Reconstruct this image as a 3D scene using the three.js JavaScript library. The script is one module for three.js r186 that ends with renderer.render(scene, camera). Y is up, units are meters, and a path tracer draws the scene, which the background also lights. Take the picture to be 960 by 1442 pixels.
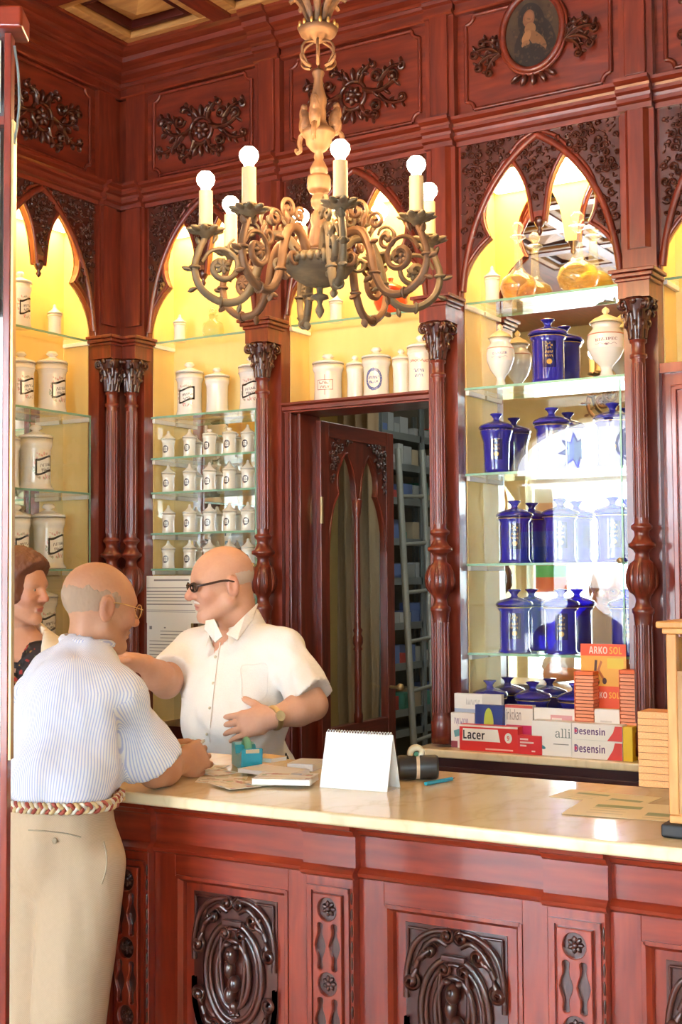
import * as THREE from 'three';
import { mergeGeometries, mergeVertices } from 'three/addons/utils/BufferGeometryUtils.js';
import { RoundedBoxGeometry } from 'three/addons/geometries/RoundedBoxGeometry.js';
import { RectAreaLightUniformsLib } from 'three/addons/lights/RectAreaLightUniformsLib.js';
import { Sky } from 'three/addons/objects/Sky.js';
import { ConvexGeometry } from 'three/addons/geometries/ConvexGeometry.js';
import { ImprovedNoise } from 'three/addons/math/ImprovedNoise.js';

// ---------- camera, sky, sun, exposure ----------
const V = (x, y, z) => new THREE.Vector3(x, y, z);
const scene = new THREE.Scene();
const FOC = 1830, YAW = 31.0 * Math.PI / 180, PITCH = 2.85 * Math.PI / 180, ROLL = 0.41 * Math.PI / 180;
const CAM = V(3.44, 1.5, 4.0);
const FWD = V(-Math.sin(YAW) * Math.cos(PITCH), Math.sin(PITCH), -Math.cos(YAW) * Math.cos(PITCH));
const R0 = FWD.clone().cross(V(0, 1, 0)).normalize(), U0 = R0.clone().cross(FWD);
const RIGHT = R0.clone().multiplyScalar(Math.cos(ROLL)).addScaledVector(U0, -Math.sin(ROLL));
const UP = U0.clone().multiplyScalar(Math.cos(ROLL)).addScaledVector(R0, Math.sin(ROLL));
const camera = new THREE.PerspectiveCamera(2 * Math.atan(721 / FOC) * 180 / Math.PI, 960 / 1442, 0.05, 200);
camera.position.copy(CAM); camera.up.copy(UP); camera.lookAt(CAM.clone().add(FWD)); camera.updateMatrixWorld();
const renderer = new THREE.WebGLRenderer({ antialias: true });
renderer.toneMapping = THREE.LinearToneMapping;
renderer.toneMappingExposure = 1.98;
renderer.shadowMap.enabled = true;
RectAreaLightUniformsLib.init();
const SUN_AT = V(0.35, 0.75, -0.55).normalize();
const sky = new Sky(); sky.scale.setScalar(100); sky.name = 'sky';
Object.assign(sky.material.uniforms.turbidity, { value: 3 }); Object.assign(sky.material.uniforms.rayleigh, { value: 1.2 });
sky.material.uniforms.sunPosition.value.copy(SUN_AT); scene.add(sky);
sky.userData.kind = 'structure';
const sun = new THREE.DirectionalLight(0xfff4e2, 22); sun.position.copy(SUN_AT.clone().multiplyScalar(30)); sun.name = 'sun';
sun.castShadow = true; sun.shadow.mapSize.set(2048, 2048);
Object.assign(sun.shadow.camera, { left: -16, right: 16, top: 16, bottom: -16, near: 1, far: 70 }); scene.add(sun);
scene.environmentIntensity = 2.6;

// ---------- pixel helpers (a pixel gives a direction; distance comes from what it touches) ----------
const ray = (x, y) => FWD.clone().addScaledVector(RIGHT, (x - 480) / FOC).addScaledVector(UP, (721 - y) / FOC);
const PD = (x, y, d) => CAM.clone().addScaledVector(ray(x, y), d);
const PZ = (x, y, z) => { const r = ray(x, y); return CAM.clone().addScaledVector(r, (z - CAM.z) / r.z); };
const PX = (x, y, X) => { const r = ray(x, y); return CAM.clone().addScaledVector(r, (X - CAM.x) / r.x); };
const PY = (x, y, Y) => { const r = ray(x, y); return CAM.clone().addScaledVector(r, (Y - CAM.y) / r.y); };

// ---------- general helpers ----------
function rng(seed) { let a = seed >>> 0; return () => { a = (a + 0x6D2B79F5) >>> 0; let t = Math.imul(a ^ (a >>> 15), 1 | a); t = (t + Math.imul(t ^ (t >>> 7), 61 | t)) ^ t; return ((t ^ (t >>> 14)) >>> 0) / 4294967296; }; }
const noise = new ImprovedNoise();
const fbm = (x, y, z, o = 4) => { let s = 0, a = 0.5; for (let i = 0; i < o; i++) { s += a * noise.noise(x, y, z); x *= 2.03; y *= 2.03; z *= 2.03; a *= 0.5; } return s; };
const clamp = (v, a = 0, b = 1) => Math.min(b, Math.max(a, v)), mix = (a, b, t) => a + (b - a) * t;
const smooth = (a, b, x) => { const t = clamp((x - a) / (b - a)); return t * t * (3 - 2 * t); };
const used = {};
function numbered(n) { if (!(n in used)) { used[n] = 0; return n; } used[n]++; return n + '_' + String(used[n]).padStart(3, '0'); }
function tag(o, label, category, group, kind) { o.userData.label = label; o.userData.category = category; if (group) o.userData.group = group; if (kind) o.userData.kind = kind; return o; }
function thing(name, label, category, pos = [0, 0, 0], turn = 0, group) { const g = new THREE.Group(); g.name = numbered(name); g.position.set(...pos); g.rotation.y = turn; scene.add(g); return tag(g, label, category, group); }
function struct(name, label, category) { const g = new THREE.Group(); g.name = name; scene.add(g); return tag(g, label, category, null, 'structure'); }
function part(name, geo, mat, parent) { const m = new THREE.Mesh(Array.isArray(geo) ? merge(geo) : geo, mat); m.name = name; parent.add(m); return m; }
function solo(name, geo, mat, label, category, group) { const m = new THREE.Mesh(Array.isArray(geo) ? merge(geo) : geo, mat); m.name = numbered(name); scene.add(m); return tag(m, label, category, group); }
function copy(o, pos, turn, label, group) { const c = o.clone(); c.name = numbered(o.name.replace(/_\d{3}$/, '')); scene.add(c); if (pos) c.position.set(...pos); if (turn !== undefined) c.rotation.y = turn; c.userData = { ...o.userData }; if (label) c.userData.label = label; if (group) c.userData.group = group; return c; }
function merge(list) { return mergeGeometries(list.map((g) => { g = g.index ? g.toNonIndexed() : g; for (const k of Object.keys(g.attributes)) if (!['position', 'normal', 'uv'].includes(k)) g.deleteAttribute(k); g.morphAttributes = {}; if (!g.attributes.uv) g.setAttribute('uv', new THREE.BufferAttribute(new Float32Array(g.attributes.position.count * 2), 2)); if (!g.attributes.normal) g.computeVertexNormals(); return g; }), false); }
// uv in metres, v along the grain axis
function uvm(g, grain = 'y') {
  g = g.index ? g.toNonIndexed() : g; const p = g.attributes.position, uv = new Float32Array(p.count * 2), a = V(), b = V(), c = V();
  for (let i = 0; i < p.count; i += 3) {
    a.fromBufferAttribute(p, i); b.fromBufferAttribute(p, i + 1); c.fromBufferAttribute(p, i + 2);
    const n = b.clone().sub(a).cross(c.clone().sub(a)); const ax = Math.abs(n.x), ay = Math.abs(n.y), az = Math.abs(n.z);
    const k = ax >= ay && ax >= az ? 'x' : ay >= az ? 'y' : 'z';
    const others = ['x', 'y', 'z'].filter((q) => q !== k); const vA = others.includes(grain) ? grain : others[1], uA = others.find((q) => q !== vA);
    [a, b, c].forEach((q, j) => { uv[(i + j) * 2] = q[uA] + q[k] * 0.37; uv[(i + j) * 2 + 1] = q[vA] + q[k] * 0.21; });
  }
  g.setAttribute('uv', new THREE.BufferAttribute(uv, 2)); return g;
}
const tr = (g, x = 0, y = 0, z = 0) => g.translate(x, y, z);
function bx(w, h, d, x, y, z, r = 0) { const g = r ? new RoundedBoxGeometry(w, h, d, 1, r) : new THREE.BoxGeometry(w, h, d); return g.translate(x, y, z); }
function bb(x0, x1, y0, y1, z0, z1, r = 0) { return bx(x1 - x0, y1 - y0, z1 - z0, (x0 + x1) / 2, (y0 + y1) / 2, (z0 + z1) / 2, r); }
function shapeOf(pts) { const s = new THREE.Shape(); pts.forEach(([x, y], i) => i ? s.lineTo(x, y) : s.moveTo(x, y)); s.closePath(); return s; }
function extr(shape, depth, bevel = 0, seg = 8) { return new THREE.ExtrudeGeometry(Array.isArray(shape) ? shapeOf(shape) : shape, { depth, bevelEnabled: bevel > 0, bevelThickness: bevel, bevelSize: bevel, bevelOffset: -bevel, bevelSegments: 1, curveSegments: seg, steps: 1 }); }
// moulding: profile [[out, y], ...] swept along x
function mould(profile, x0, x1) { const g = extr(profile.map(([a, b]) => [-a, b]), x1 - x0); g.rotateY(Math.PI / 2); return g.translate(x0, 0, 0); }
function mouldV(profile, y0, y1) { const g = extr(profile.map(([x, z]) => [x, -z]), y1 - y0); g.rotateX(-Math.PI / 2); return g.translate(0, y0, 0); }
const lathe = (pts, seg = 20) => new THREE.LatheGeometry(pts.map(([r, y]) => new THREE.Vector2(Math.max(r, 0.00001), y)), seg);
function tube(pts, r, seg = 20, rad = 6, closed = false) { return new THREE.TubeGeometry(new THREE.CatmullRomCurve3(pts.map((p) => p.isVector3 ? p : V(...p)), closed), seg, r, rad, closed); }
// tapered tube: radius function of t
function tubeT(pts, rf, seg = 24, rad = 6) {
  const c = new THREE.CatmullRomCurve3(pts.map((p) => p.isVector3 ? p : V(...p))), g = new THREE.TubeGeometry(c, seg, 1, rad, false), p = g.attributes.position;
  for (let i = 0; i <= seg; i++) { const o = c.getPointAt(i / seg), r = rf(i / seg); for (let j = 0; j <= rad; j++) { const k = i * (rad + 1) + j; p.setXYZ(k, o.x + (p.getX(k) - o.x) * r, o.y + (p.getY(k) - o.y) * r, o.z + (p.getZ(k) - o.z) * r); } }
  g.computeVertexNormals(); return g;
}
function bar(a, b, r, rad = 8) { const d = b.clone().sub(a), g = new THREE.CylinderGeometry(r, r, d.length(), rad); g.applyQuaternion(new THREE.Quaternion().setFromUnitVectors(V(0, 1, 0), d.normalize())); const m = a.clone().add(b).multiplyScalar(0.5); return g.translate(m.x, m.y, m.z); }
function ell(x, y, z, rx, ry, rz, s = 10) { return new THREE.SphereGeometry(1, s, Math.max(6, s - 3)).scale(rx, ry, rz).translate(x, y, z); }

// ---------- textures ----------
function dataTex(n, fn, srgb = true, rep = 1, m = n) {
  const d = new Uint8Array(n * m * 4); for (let y = 0; y < m; y++) for (let x = 0; x < n; x++) { const c = fn(x / n, y / m), i = (y * n + x) * 4; d[i] = clamp(c[0]) * 255; d[i + 1] = clamp(c[1]) * 255; d[i + 2] = clamp(c[2]) * 255; d[i + 3] = 255; }
  const t = new THREE.DataTexture(d, n, m); t.wrapS = t.wrapT = THREE.RepeatWrapping; t.magFilter = THREE.LinearFilter; t.minFilter = THREE.LinearMipmapLinearFilter; t.generateMipmaps = true; if (srgb) t.colorSpace = THREE.SRGBColorSpace; t.repeat.set(rep, rep); t.needsUpdate = true; return t;
}
function canv(w, h, fn) { const c = document.createElement('canvas'); c.width = w; c.height = h; fn(c.getContext('2d'), w, h); const t = new THREE.CanvasTexture(c); t.colorSpace = THREE.SRGBColorSpace; return t; }
const per = (x, y, sx, sy, z, o) => { // tileable noise on the unit square
  const f = (a, b) => fbm(a * sx, b * sy, z, o); const u = x, v = y; return f(u, v) * (1 - u) * (1 - v) + f(u - 1, v) * u * (1 - v) + f(u, v - 1) * (1 - u) * v + f(u - 1, v - 1) * u * v; };
function woodTex(base, dark, seed, sx = 26, sy = 3) {
  return dataTex(256, (x, y) => { const w = per(x, y, 3, 2, seed, 3); const g = per(x + w * 0.06, y, sx, sy, seed + 5, 4) * 1.6 + per(x, y, 90, 5, seed + 9, 2) * 0.5; const t = clamp(0.45 + g); return [mix(dark[0], base[0], t), mix(dark[1], base[1], t), mix(dark[2], base[2], t)]; }, true, 1.6);
}
const lin = (r, g, b) => new THREE.Color().setRGB(r, g, b);
const std = (o) => new THREE.MeshStandardMaterial(o), phy = (o) => new THREE.MeshPhysicalMaterial(o);
const M = {};
M.wood = phy({ map: woodTex([0.53, 0.21, 0.125], [0.34, 0.11, 0.065], 1.3), roughness: 0.36, clearcoat: 0.55, clearcoatRoughness: 0.16 });
M.woodRed = phy({ map: woodTex([0.64, 0.22, 0.105], [0.45, 0.125, 0.06], 7.7), roughness: 0.34, clearcoat: 0.8, clearcoatRoughness: 0.1 });
M.carved = phy({ map: woodTex([0.36, 0.16, 0.11], [0.21, 0.08, 0.055], 4.1), roughness: 0.3, clearcoat: 0.9, clearcoatRoughness: 0.12 });
M.woodDark = phy({ map: woodTex([0.33, 0.10, 0.07], [0.2, 0.055, 0.04], 2.2), roughness: 0.4, clearcoat: 0.3, clearcoatRoughness: 0.3 });
M.oak = std({ map: woodTex([0.80, 0.62, 0.38], [0.64, 0.45, 0.25], 3.9), roughness: 0.5 });
M.pine = std({ map: woodTex([0.90, 0.66, 0.38], [0.78, 0.51, 0.26], 5.2), roughness: 0.5 });
M.cream = std({ map: dataTex(128, (x, y) => { const t = per(x, y, 5, 5, 2.2, 4) * 0.06 + per(x, y, 40, 3, 4.4, 2) * 0.03; return [0.90 + t, 0.79 + t, 0.52 + t]; }), roughness: 0.55 });
M.plaster = std({ map: dataTex(128, (x, y) => { const t = per(x, y, 6, 6, 8.2, 4) * 0.07; return [0.86 + t, 0.78 + t, 0.6 + t]; }), roughness: 0.85 });
M.marble = phy({ map: dataTex(512, (x, y) => { const w = per(x, y, 3, 3, 1.7, 4), v = Math.abs(per(x + w * 0.2, y, 5, 9, 3.3, 4)); const k = 0.05 * Math.exp(-v * 26) + 0.05 * per(x, y, 4, 6, 9.1, 4); return [0.95 - k, 0.875 - k * 1.1, 0.71 - k * 1.3]; }, true, 1), roughness: 0.22, clearcoat: 0.35, clearcoatRoughness: 0.08 });
M.mirror = std({ color: lin(0.86, 0.87, 0.84), metalness: 1, roughness: 0.015 });
M.glass = phy({ color: lin(0.97, 0.985, 0.97), transmission: 1, thickness: 0, roughness: 0.0, ior: 1.5 });
M.glassEdge = phy({ color: lin(0.35, 0.62, 0.45), transmission: 0.4, thickness: 0, roughness: 0.25, ior: 1.5 });
M.porcelain = phy({ color: lin(0.80, 0.77, 0.70), roughness: 0.22, clearcoat: 0.6, clearcoatRoughness: 0.05 });
M.cobalt = phy({ color: lin(0.035, 0.03, 0.48), roughness: 0.07, clearcoat: 1, clearcoatRoughness: 0.02, transmission: 0.4, thickness: 0 });
M.gold = std({ color: lin(0.75, 0.50, 0.18), metalness: 0.9, roughness: 0.35 });
M.brass = std({ color: lin(0.62, 0.44, 0.2), metalness: 0.85, roughness: 0.4 });
M.antique = std({ map: dataTex(128, (x, y) => { const t = 0.5 + per(x, y, 9, 9, 6.1, 4) * 1.2; return [mix(0.36, 0.60, t), mix(0.27, 0.44, t), mix(0.21, 0.31, t)]; }), metalness: 0.35, roughness: 0.55 });
M.aged = std({ map: dataTex(128, (x, y) => { const t = 0.5 + per(x, y, 9, 9, 3.6, 4) * 1.2; return [mix(0.33, 0.58, t), mix(0.29, 0.50, t), mix(0.24, 0.38, t)]; }), metalness: 0.3, roughness: 0.6 });
M.steel = std({ color: lin(0.30, 0.34, 0.34), metalness: 0.4, roughness: 0.5 });
M.chrome = std({ color: lin(0.8, 0.8, 0.78), metalness: 1, roughness: 0.2 });
M.white = std({ color: lin(0.82, 0.81, 0.78), roughness: 0.7 });
M.paper = std({ color: lin(0.80, 0.78, 0.72), roughness: 0.85 });
M.black = std({ color: lin(0.02, 0.02, 0.022), roughness: 0.5 });
// ---------- carving: scrolls, leaves and rosettes in the x-y plane, relief towards +z ----------
function scroll(cx, cy, r, turns, a0, dir, th, z = 0.006) { const pts = []; const n = Math.ceil(turns * 9); for (let i = 0; i <= n; i++) { const t = i / n, a = a0 + dir * t * turns * 6.283, q = r * (1 - 0.86 * t); pts.push(V(cx + q * Math.cos(a), cy + q * Math.sin(a), z + 0.5 * th * t)); } return tubeT(pts, (t) => th * (0.55 + 0.6 * t), n * 2, 5).scale(1, 1, 1); }
function leaf(x, y, len, a, w, h = 0.01) { const g = new THREE.SphereGeometry(1, 8, 6), p = g.attributes.position; for (let i = 0; i < p.count; i++) { const t = (p.getX(i) + 1) / 2, tap = Math.sqrt(Math.max(0, t)) * (1 - t * 0.55) + 0.12; p.setXYZ(i, t * len, p.getY(i) * w * tap * (1 + 0.25 * Math.sin(t * 18)), p.getZ(i) * h * (0.6 + 0.6 * Math.sin(t * 3.1)) + h * 0.4 * t); } g.rotateZ(a); g.computeVertexNormals(); return g.translate(x, y, 0); }
function rosette(x, y, r) { const out = [ell(x, y, r * 0.25, r * 0.38, r * 0.38, r * 0.4, 8)]; for (let k = 0; k < 7; k++) out.push(leaf(x, y, r, k * 0.898, r * 0.42, r * 0.3)); return out; }
function acanthus(x, y, len, a, dir, th) { // a branching stem with curled ends
  const out = []; const c = Math.cos(a), s = Math.sin(a), at = (u, v) => [x + c * u - s * v, y + s * u + c * v];
  const stem = [0, 0.33, 0.66, 1].map((t) => { const q = at(len * t, dir * len * 0.16 * Math.sin(t * 3.14)); return V(q[0], q[1], 0.004); }); out.push(tubeT(stem, (t) => th * (1.25 - 0.6 * t), 10, 5));
  const e = at(len * 0.95, -dir * len * 0.10); out.push(scroll(e[0], e[1], len * 0.16, 1.3, a + dir * 1.5, -dir, th * 0.9));
  for (const [t, sd, l] of [[0.25, 1, 0.34], [0.4, -1, 0.32], [0.6, 1, 0.3], [0.78, -1, 0.26], [0.95, 1, 0.28]]) { const q = at(len * t, dir * len * 0.16 * Math.sin(t * 3.14)); out.push(leaf(q[0], q[1], len * l, a + sd * dir * 0.85, len * 0.075, th * 1.3)); }
  return out;
}
function inPoly(x, y, P) { let c = false; for (let i = 0, j = P.length - 1; i < P.length; j = i++) if ((P[i][1] > y) !== (P[j][1] > y) && x < (P[j][0] - P[i][0]) * (y - P[i][1]) / (P[j][1] - P[i][1]) + P[i][0]) c = !c; return c; }
function distPoly(x, y, P) { let m = 9; for (let i = 0, j = P.length - 1; i < P.length; j = i++) { const dx = P[i][0] - P[j][0], dy = P[i][1] - P[j][1], t = clamp(((x - P[j][0]) * dx + (y - P[j][1]) * dy) / (dx * dx + dy * dy + 1e-12)); m = Math.min(m, Math.hypot(x - P[j][0] - t * dx, y - P[j][1] - t * dy)); } return m; }
function foliage(P, seed, step = 0.03, th = 0.0042) {
  const R = rng(seed), xs = P.map((p) => p[0]), ys = P.map((p) => p[1]), out = []; let row = 0;
  for (let y = Math.min(...ys); y < Math.max(...ys); y += step * 0.86, row++) for (let x = Math.min(...xs) + (row % 2) * step / 2; x < Math.max(...xs); x += step) {
    const px = x + (R() - 0.5) * step * 0.3, py = y + (R() - 0.5) * step * 0.3; if (!inPoly(px, py, P)) continue; const d = distPoly(px, py, P); if (d < step * 0.2) continue; const r = Math.min(step * 0.52, d * 1.1), k = R();
    if (k < 0.55) out.push(scroll(px, py, r, 1.2, R() * 6.28, R() < 0.5 ? 1 : -1, th)); else if (k < 0.72) out.push(ell(px, py, 0.005, r * 0.5, r * 0.5, 0.009, 7)); 
    for (let q = 0; q < 2; q++) out.push(leaf(px, py, r * 1.15, R() * 6.28, r * 0.38, 0.007));
  }
  return out;
}
// frieze ornament, about 0.44 wide and 0.2 high
function friezeCarving(flip) {
  const out = [...rosette(0, 0, 0.038)]; out.push(new THREE.TorusGeometry(0.052, 0.008, 6, 22).translate(0, 0, 0.004));
  for (const s of [-1, 1]) { out.push(...acanthus(s * 0.045, 0.012, 0.13, s > 0 ? 0.12 : 3.02, -s, 0.010)); out.push(...acanthus(s * 0.03, 0.035, 0.085, s > 0 ? 0.95 : 2.19, s, 0.009)); out.push(...acanthus(s * 0.03, -0.035, 0.085, s > 0 ? -0.8 : 3.94, -s, 0.009)); out.push(...acanthus(s * 0.11, 0.03, 0.10, s > 0 ? 0.5 : 2.64, s, 0.008)); out.push(...acanthus(s * 0.11, -0.02, 0.10, s > 0 ? -0.35 : 3.49, -s, 0.008)); out.push(scroll(s * 0.10, 0.052, 0.026, 1.4, 0, s, 0.007)); out.push(scroll(s * 0.095, -0.055, 0.024, 1.4, 3, -s, 0.007)); }
  for (const s of [-1, 1]) for (let k = -1; k <= 1; k++) out.push(leaf(k * 0.014, s * 0.05, 0.055, s * 1.57 - k * 0.5 * s, 0.014, 0.012));
  return out;
}
// ---------- arcade joinery ----------
const SPRING = 2.44, RAIL0 = 2.985, RAIL1 = 3.066, FR1 = 3.48, CEIL = 3.6, DEEP = 0.16;
function archCurve(hw, n = 7) { // left half of the opening edge, from springing to the pendant
  const S = hw / 0.292, q = (a, c, b) => { const o = []; for (let i = 0; i < n; i++) { const t = i / n; o.push([((1 - t) ** 2 * a[0] + 2 * t * (1 - t) * c[0] + t * t * b[0]) * S, (1 - t) ** 2 * a[1] + 2 * t * (1 - t) * c[1] + t * t * b[1]]); } return o; };
  return [...q([-0.292, SPRING], [-0.285, 2.575], [-0.178, 2.645]), ...q([-0.178, 2.645], [-0.255, 2.765], [-0.104, 2.908]), ...q([-0.104, 2.908], [-0.028, 2.83], [-0.026, 2.70]), [-0.02 * S, 2.675]];
}
function outerArch(hw, n = 16) { const o = []; for (let i = 0; i <= n; i++) { const t = i / n; o.push([-(hw - 0.014) * (1 - t) ** 2 - 2 * t * (1 - t) * (hw * 0.82), (1 - t) ** 2 * 2.47 + 2 * t * (1 - t) * 2.83 + t * t * 2.965]); } return o; }
function colPts() { // turned half column, base at 0 (marble) to 1.43, radii in metres
  return [[0, 0], [0.036, 0], [0.036, 0.028], [0.034, 0.03], [0.036, 0.04], [0.036, 0.07], [0.03, 0.075], [0.031, 0.085], [0.027, 0.09], [0.0265, 0.40], [0.030, 0.432], [0.034, 0.438], [0.034, 0.45], [0.026, 0.455], [0.021, 0.475], [0.026, 0.49], [0.033, 0.497], [0.042, 0.515], [0.0435, 0.54], [0.042, 0.565], [0.034, 0.592], [0.024, 0.60], [0.021, 0.62], [0.028, 0.632], [0.042, 0.64], [0.042, 0.65], [0.032, 0.656], [0.022, 0.675], [0.024, 0.69], [0.033, 0.697], [0.033, 0.706], [0.022, 0.715], [0.021, 1.225], [0.027, 1.228], [0.027, 1.238], [0.021, 1.241], [0.021, 1.272], [0.027, 1.276], [0.027, 1.284]];
}
const COL = (() => { const body = lathe(colPts(), 18); const out = [body]; // flutes as raised reeds on the shafts, gadroons on the bulb
  for (let k = 0; k < 10; k++) { const a = k * 0.628; out.push(bar(V(0.0212 * Math.cos(a), 0.73, 0.0212 * Math.sin(a)), V(0.0205 * Math.cos(a), 1.21, 0.0205 * Math.sin(a)), 0.0034, 5)); out.push(bar(V(0.0268 * Math.cos(a), 0.1, 0.0268 * Math.sin(a)), V(0.0262 * Math.cos(a), 0.4, 0.0262 * Math.sin(a)), 0.0042, 5)); }
  for (let k = 0; k < 9; k++) { const a = k * 0.698; out.push(tubeT([[0.033, 0.497], [0.042, 0.515], [0.0435, 0.54], [0.041, 0.567], [0.034, 0.592]].map(([r, y]) => V(r * Math.cos(a), y, r * Math.sin(a))), (t) => 0.002 + 0.007 * Math.sin(t * 3.14), 8, 5)); }
  return uvm(merge(out)); })();
const CAPITAL = (() => { const out = [lathe([[0.02, 0], [0.024, 0.03], [0.03, 0.08], [0.042, 0.115], [0.046, 0.12], [0.046, 0.13], [0, 0.13]], 14)];
  const tier = (n, y0, len, r0, curl, off) => { for (let k = 0; k < n; k++) { const a = (k + off) * 6.283 / n, pts = [[r0, y0], [r0 + 0.004, y0 + len * 0.5], [r0 + curl * 0.7, y0 + len * 0.95], [r0 + curl * 1.3, y0 + len * 0.85], [r0 + curl * 1.1, y0 + len * 0.68]].map(([r, y]) => V(r * Math.cos(a), y, r * Math.sin(a))); out.push(tubeT(pts, (t) => 0.009 - 0.003 * t, 9, 5)); } };
  tier(8, 0.004, 0.055, 0.022, 0.014, 0); tier(8, 0.03, 0.06, 0.026, 0.017, 0.5); tier(4, 0.06, 0.066, 0.034, 0.022, 0.5);
  for (let k = 0; k < 4; k++) { const a = (k + 0.5) * 1.5708, g = merge([scroll(0, 0, 0.017, 1.5, 1.57, -1, 0.005), scroll(0, 0, 0.017, 1.5, 1.57, -1, 0.005).translate(0, 0, -0.01)]); g.rotateY(-a); out.push(g.translate(0.05 * Math.cos(a), 0.105, 0.05 * Math.sin(a))); out.push(ell(0.046 * Math.cos(a + 0.785), 0.117, 0.046 * Math.sin(a + 0.785), 0.011, 0.011, 0.011, 7)); }
  return uvm(merge(out)); })();
const ABACUS = (() => uvm(merge([bb(-0.05, 0.05, 0, 0.05, -0.05, 0.05), bb(-0.058, 0.058, 0.05, 0.062, -0.055, 0.058, 0.004), bb(-0.066, 0.066, 0.062, 0.076, -0.06, 0.066, 0.004), bb(-0.074, 0.074, 0.076, 0.088, -0.06, 0.074, 0.003)])))();
const mirrorPanels = [];
function column(parent, x, z, base = 0.945, shaftOnly) { const c = part('column', COL, M.wood, parent); c.position.set(x, base, z); const k = part('capital', CAPITAL, M.carved, c); k.position.set(0, 1.284, 0); const b = part('capital_block', ABACUS, M.wood, c); b.position.set(0, 1.412, -0.012); return c; }
function pilaster(parent, x, w, base = 0) {
  const b = part('pilaster', uvm(merge([bb(x - w / 2, x + w / 2, base, RAIL0, -DEEP, 0.028), mouldV([[x - w / 2 + 0.016, 0.028], [x + w / 2 - 0.016, 0.028], [x + w / 2 - 0.03, 0.046], [x - w / 2 + 0.03, 0.046]], 2.53, RAIL0)])), M.wood, parent); return b;
}
const railProf = (o) => [[-0.02, RAIL0 - 0.012], [0.018 + o, RAIL0 - 0.012], [0.02 + o, RAIL0 + 0.004], [0.036 + o, RAIL0 + 0.008], [0.037 + o, RAIL0 + 0.02], [0.028 + o, RAIL0 + 0.024], [0.03 + o, RAIL0 + 0.034], [0.044 + o, RAIL0 + 0.04], [0.045 + o, RAIL0 + 0.05], [0.036 + o, RAIL0 + 0.054], [0.04 + o, RAIL0 + 0.062], [0.06 + o, RAIL0 + 0.07], [0.061 + o, RAIL1], [-0.02, RAIL1]];
const corniceProf = (o) => [[-0.02, FR1 - 0.045], [0.02 + o, FR1 - 0.045], [0.026 + o, FR1 - 0.04], [0.026 + o, FR1 - 0.03], [0.018 + o, FR1 - 0.026], [0.018 + o, FR1 - 0.008], [0.034 + o, FR1 - 0.004], [0.036 + o, FR1 + 0.008], [0.03 + o, FR1 + 0.012], [0.04 + o, FR1 + 0.02], [0.062 + o, FR1 + 0.03], [0.064 + o, FR1 + 0.044], [0.056 + o, FR1 + 0.048], [0.07 + o, FR1 + 0.058], [0.096 + o, FR1 + 0.066], [0.1 + o, FR1 + 0.084], [0.092 + o, FR1 + 0.088], [0.118 + o, FR1 + 0.098], [0.13 + o, FR1 + 0.108], [0.13 + o, CEIL], [-0.02, CEIL]];
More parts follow.
